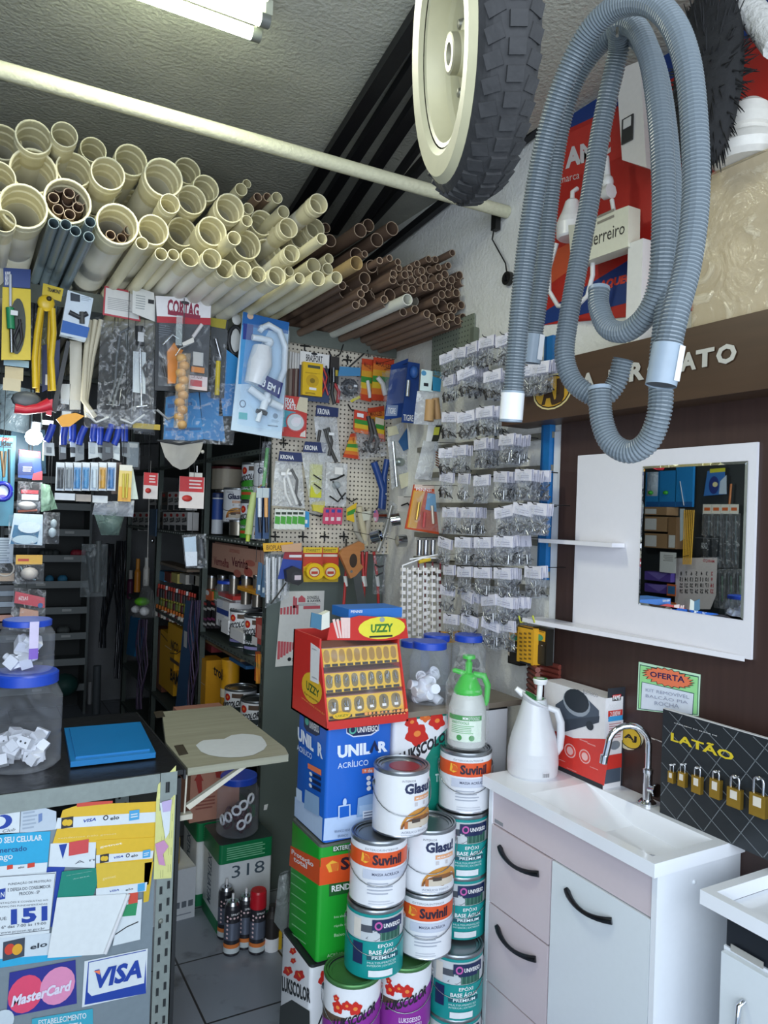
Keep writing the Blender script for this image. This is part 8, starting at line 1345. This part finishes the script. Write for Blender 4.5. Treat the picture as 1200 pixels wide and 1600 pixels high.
# ---------------------------------------------------------------- what the mirror shows: goods along the opposite wall
VL = XL+.03
def mi(name, lb, cat, parts, v=VL+.03, grp=None): return item(name, lb, cat, v, parts, 0, grp, True)
mb = MB(); mb.box(XL+.001, 1.6, .5, XL+.012, 4.4, 2.6, K('2f3436', .6)); tag(mb.build('display_panel'), 'dark display panel on the opposite wall, seen only in the mirror', 'panel')
for i, (a, b) in enumerate((((1010, 738), (1030, 792)), ((1031, 736), (1056, 792)), ((1057, 730), (1082, 792)))):
    mi('blue_pack', 'bright blue pack reflected at the top of the mirror, %s from the shelf side' % ORD[i], 'pack', [('card', [('s', (a[0], a[1], b[0], b[1]), K('2a86c8', .4), .02), ('r', (a[0], b[1]-8, b[0], b[1]), K('1f5fa0'))])]+([('disc', [('b', (a[0]+b[0])/2, 770, 8, 6, K('3aa02a', .4), .02)])] if i < 2 else [('line', [('c', [(1064, 752), (1070, 790)], 1, WHITE, .006)])])+([('pouch', [('f', (1012, 738, 1028, 775), film('e8eef0', .5, .2, 14, .7), .03)])] if i == 0 else []))
for i, y in enumerate((792, 807, 833)): mi('carton', 'brown carton with white label in the reflected stack, %s from the top' % ORD[i], 'box', [('carton', [('s', (1008, y, 1042, y+(13 if i == 0 else 24)), K('9a7a58', .6), .15)]), ('label', [('s', (1009, y+3, 1026, y+(11 if i == 0 else 21)), K('d0d0ce'), .001, .002)])], VL+.1)
mi('carton', 'narrow brown carton beside the reflected carton stack', 'box', [('carton', [('s', (1045, 808, 1056, 858), K('8a6a4a', .6), .15)]), ('label', [('s', (1046, 836, 1055, 856), K('d0d0ce'), .001, .002)])], VL+.1)
mi('stick_bundle', 'bundle of yellow sticks in a sleeve reflected in the mirror', 'bundle', [('stick', [('c', [(1070+i*3, 797), (1068+i*2.4, 882)], 1.7, K('d8a42a', .4)) for i in range(6)]), ('sleeve_card', [('s', [(1063, 795), (1070, 795), (1070, 842), (1063, 846)], K('b8c4cc'), .002)]), ('hanger', [('c', [(1058, 872), (1080, 868)], 1, BLACK, .02)])], VL+.12)
cal = [('page', [('s', [(1057, 872), (1121, 871), (1119, 930), (1110, 952), (1055, 951)], K('cfc8c8', .6), .002)]), ('header_card', [('s', (1087, 836, 1124, 870), K('23282e', .4), .003), ('r', (1087, 840, 1124, 842), K('b8bcc0')), ('t', 'CASA', (1096, 857, 1106, 848), K('b8bcc0'))])]
num = []
for r_ in range(5):
    for c_ in range(7):
        d = r_*7+c_-5+0
        n_ = {0: None}.get(r_, 2+(r_-1)*7+c_)
        if n_ and n_ <= 30:
            x = 1113-c_*8; y = 893+r_*9.2-9
            num.append(('t', str(n_), (x-2.6 if n_ > 9 else x-1.4, y+6, x+2.6 if n_ > 9 else x+1.4, y), K('b8404a') if c_ == 0 else INK, .001, .03))
num.append(('t', 'MARÇO', (1099, 879, 1117, 875), K('b8404a'), .001, .02))
mi('wall_calendar', 'wall calendar with black header and large day numbers, reflected in the mirror', 'calendar', cal+[('number_print', num)], VL+.06)
mi('round_pack', 'blue and white round pack with yellow dot reflected near the mirror top', 'pack', [('card', [('s', [(1106, 736), (1132, 733), (1136, 772), (1100, 775)], K('3a72b8', .4), .004), ('e', 1116, 758, 8, 14, K('24347a')), ('e', 1118, 757, 4, 4, K('d8d0a0')), ('p', [(1126, 752), (1136, 742), (1136, 772), (1124, 772)], K('b8c8d8')), ('p', [(1110, 733), (1134, 731), (1134, 737), (1110, 739)], K('c8c83a'))])])
for i, x in enumerate((1105, 1119, 1133, 1147)): mi('long_black_pack', 'long clear pack of black bars under an orange and white header, %s in the mirror' % ORD[i], 'pack', [('header_card', [('s', (x-6, 788, x+7, 803), K('d8d4ca'), .003), ('r', (x-4, 793, x+5, 798), K('c8602a'))]), ('bar', [('c', [(x-3, 806), (x-2, 885)], 2.6, K('26282c', .3)), ('c', [(x+3, 806), (x+3, 882)], 2.2, K('3a4a4c', .3))]), ('bag', [('f', (x-7, 802, x+8, 888), BF, .03, 3, 6)])], VL+.05, 'long black packs in the mirror')
for i, x in enumerate((1124, 1138, 1152)): mi('dark_pack', 'dark pack in the lower row of the reflection, %s of three' % ORD[i], 'pack', [('bar', [('c', [(x, 895), (x+1, 948)], 4, K('22262a', .3)), ('c', [(x+5, 900), (x+5, 940)], 2, K('4a6a54', .4))]), ('bag', [('f', (x-6, 888, x+9, 952), BF, .03, 3, 6)])], VL+.05, 'dark packs in the lower mirror row')
mi('wooden_tool', 'orange-brown wooden tool handle hanging in the reflection', 'handle', [('handle', [('c', [(1143, 756), (1140, 790)], 3.5, K('a8622a', .4))])])
mi('paper_notice', 'white paper notice reflected above the purple packs', 'notice', [('sheet', [('s', (1032, 862, 1056, 896), K('d4d6d6'), .002), ('l', (1035, 866, 1052, 878), K('9a9a9a'), 4)])], VL+.12)
for i, y in enumerate((892, 911)): mi('purple_pack', 'purple pack in the reflection, %s one' % ('upper' if i == 0 else 'lower'), 'box', [('box', [('s', (1008, y, 1048, y+18), K('5a489a', .4), .1), ('p', [(1012, y+2), (1030, y+14), (1046, y+3)], K('7a6ab8'))])], VL+.1)
for i, y in enumerate((912, 940)): mi('orange_blue_card', 'small orange and blue card in the reflection, %s one' % ('upper' if i == 0 else 'lower'), 'card', [('card', [('s', (1043, y, 1056, y+20), K('c8683a'), .004), ('r', (1044, y+3, 1055, y+17), K('3a6a9a' if i == 0 else 'c8c8b8'))])], VL+.11)
mi('teal_stack', 'stack of pale sheets under the purple packs in the reflection', 'stack', [('stack', [('s', (1006, 942, 1040, 962), K('8a9098', .5), .15), ('l', (1006, 943, 1040, 961), K('4a5058'), 5, .001)])], VL+.1)
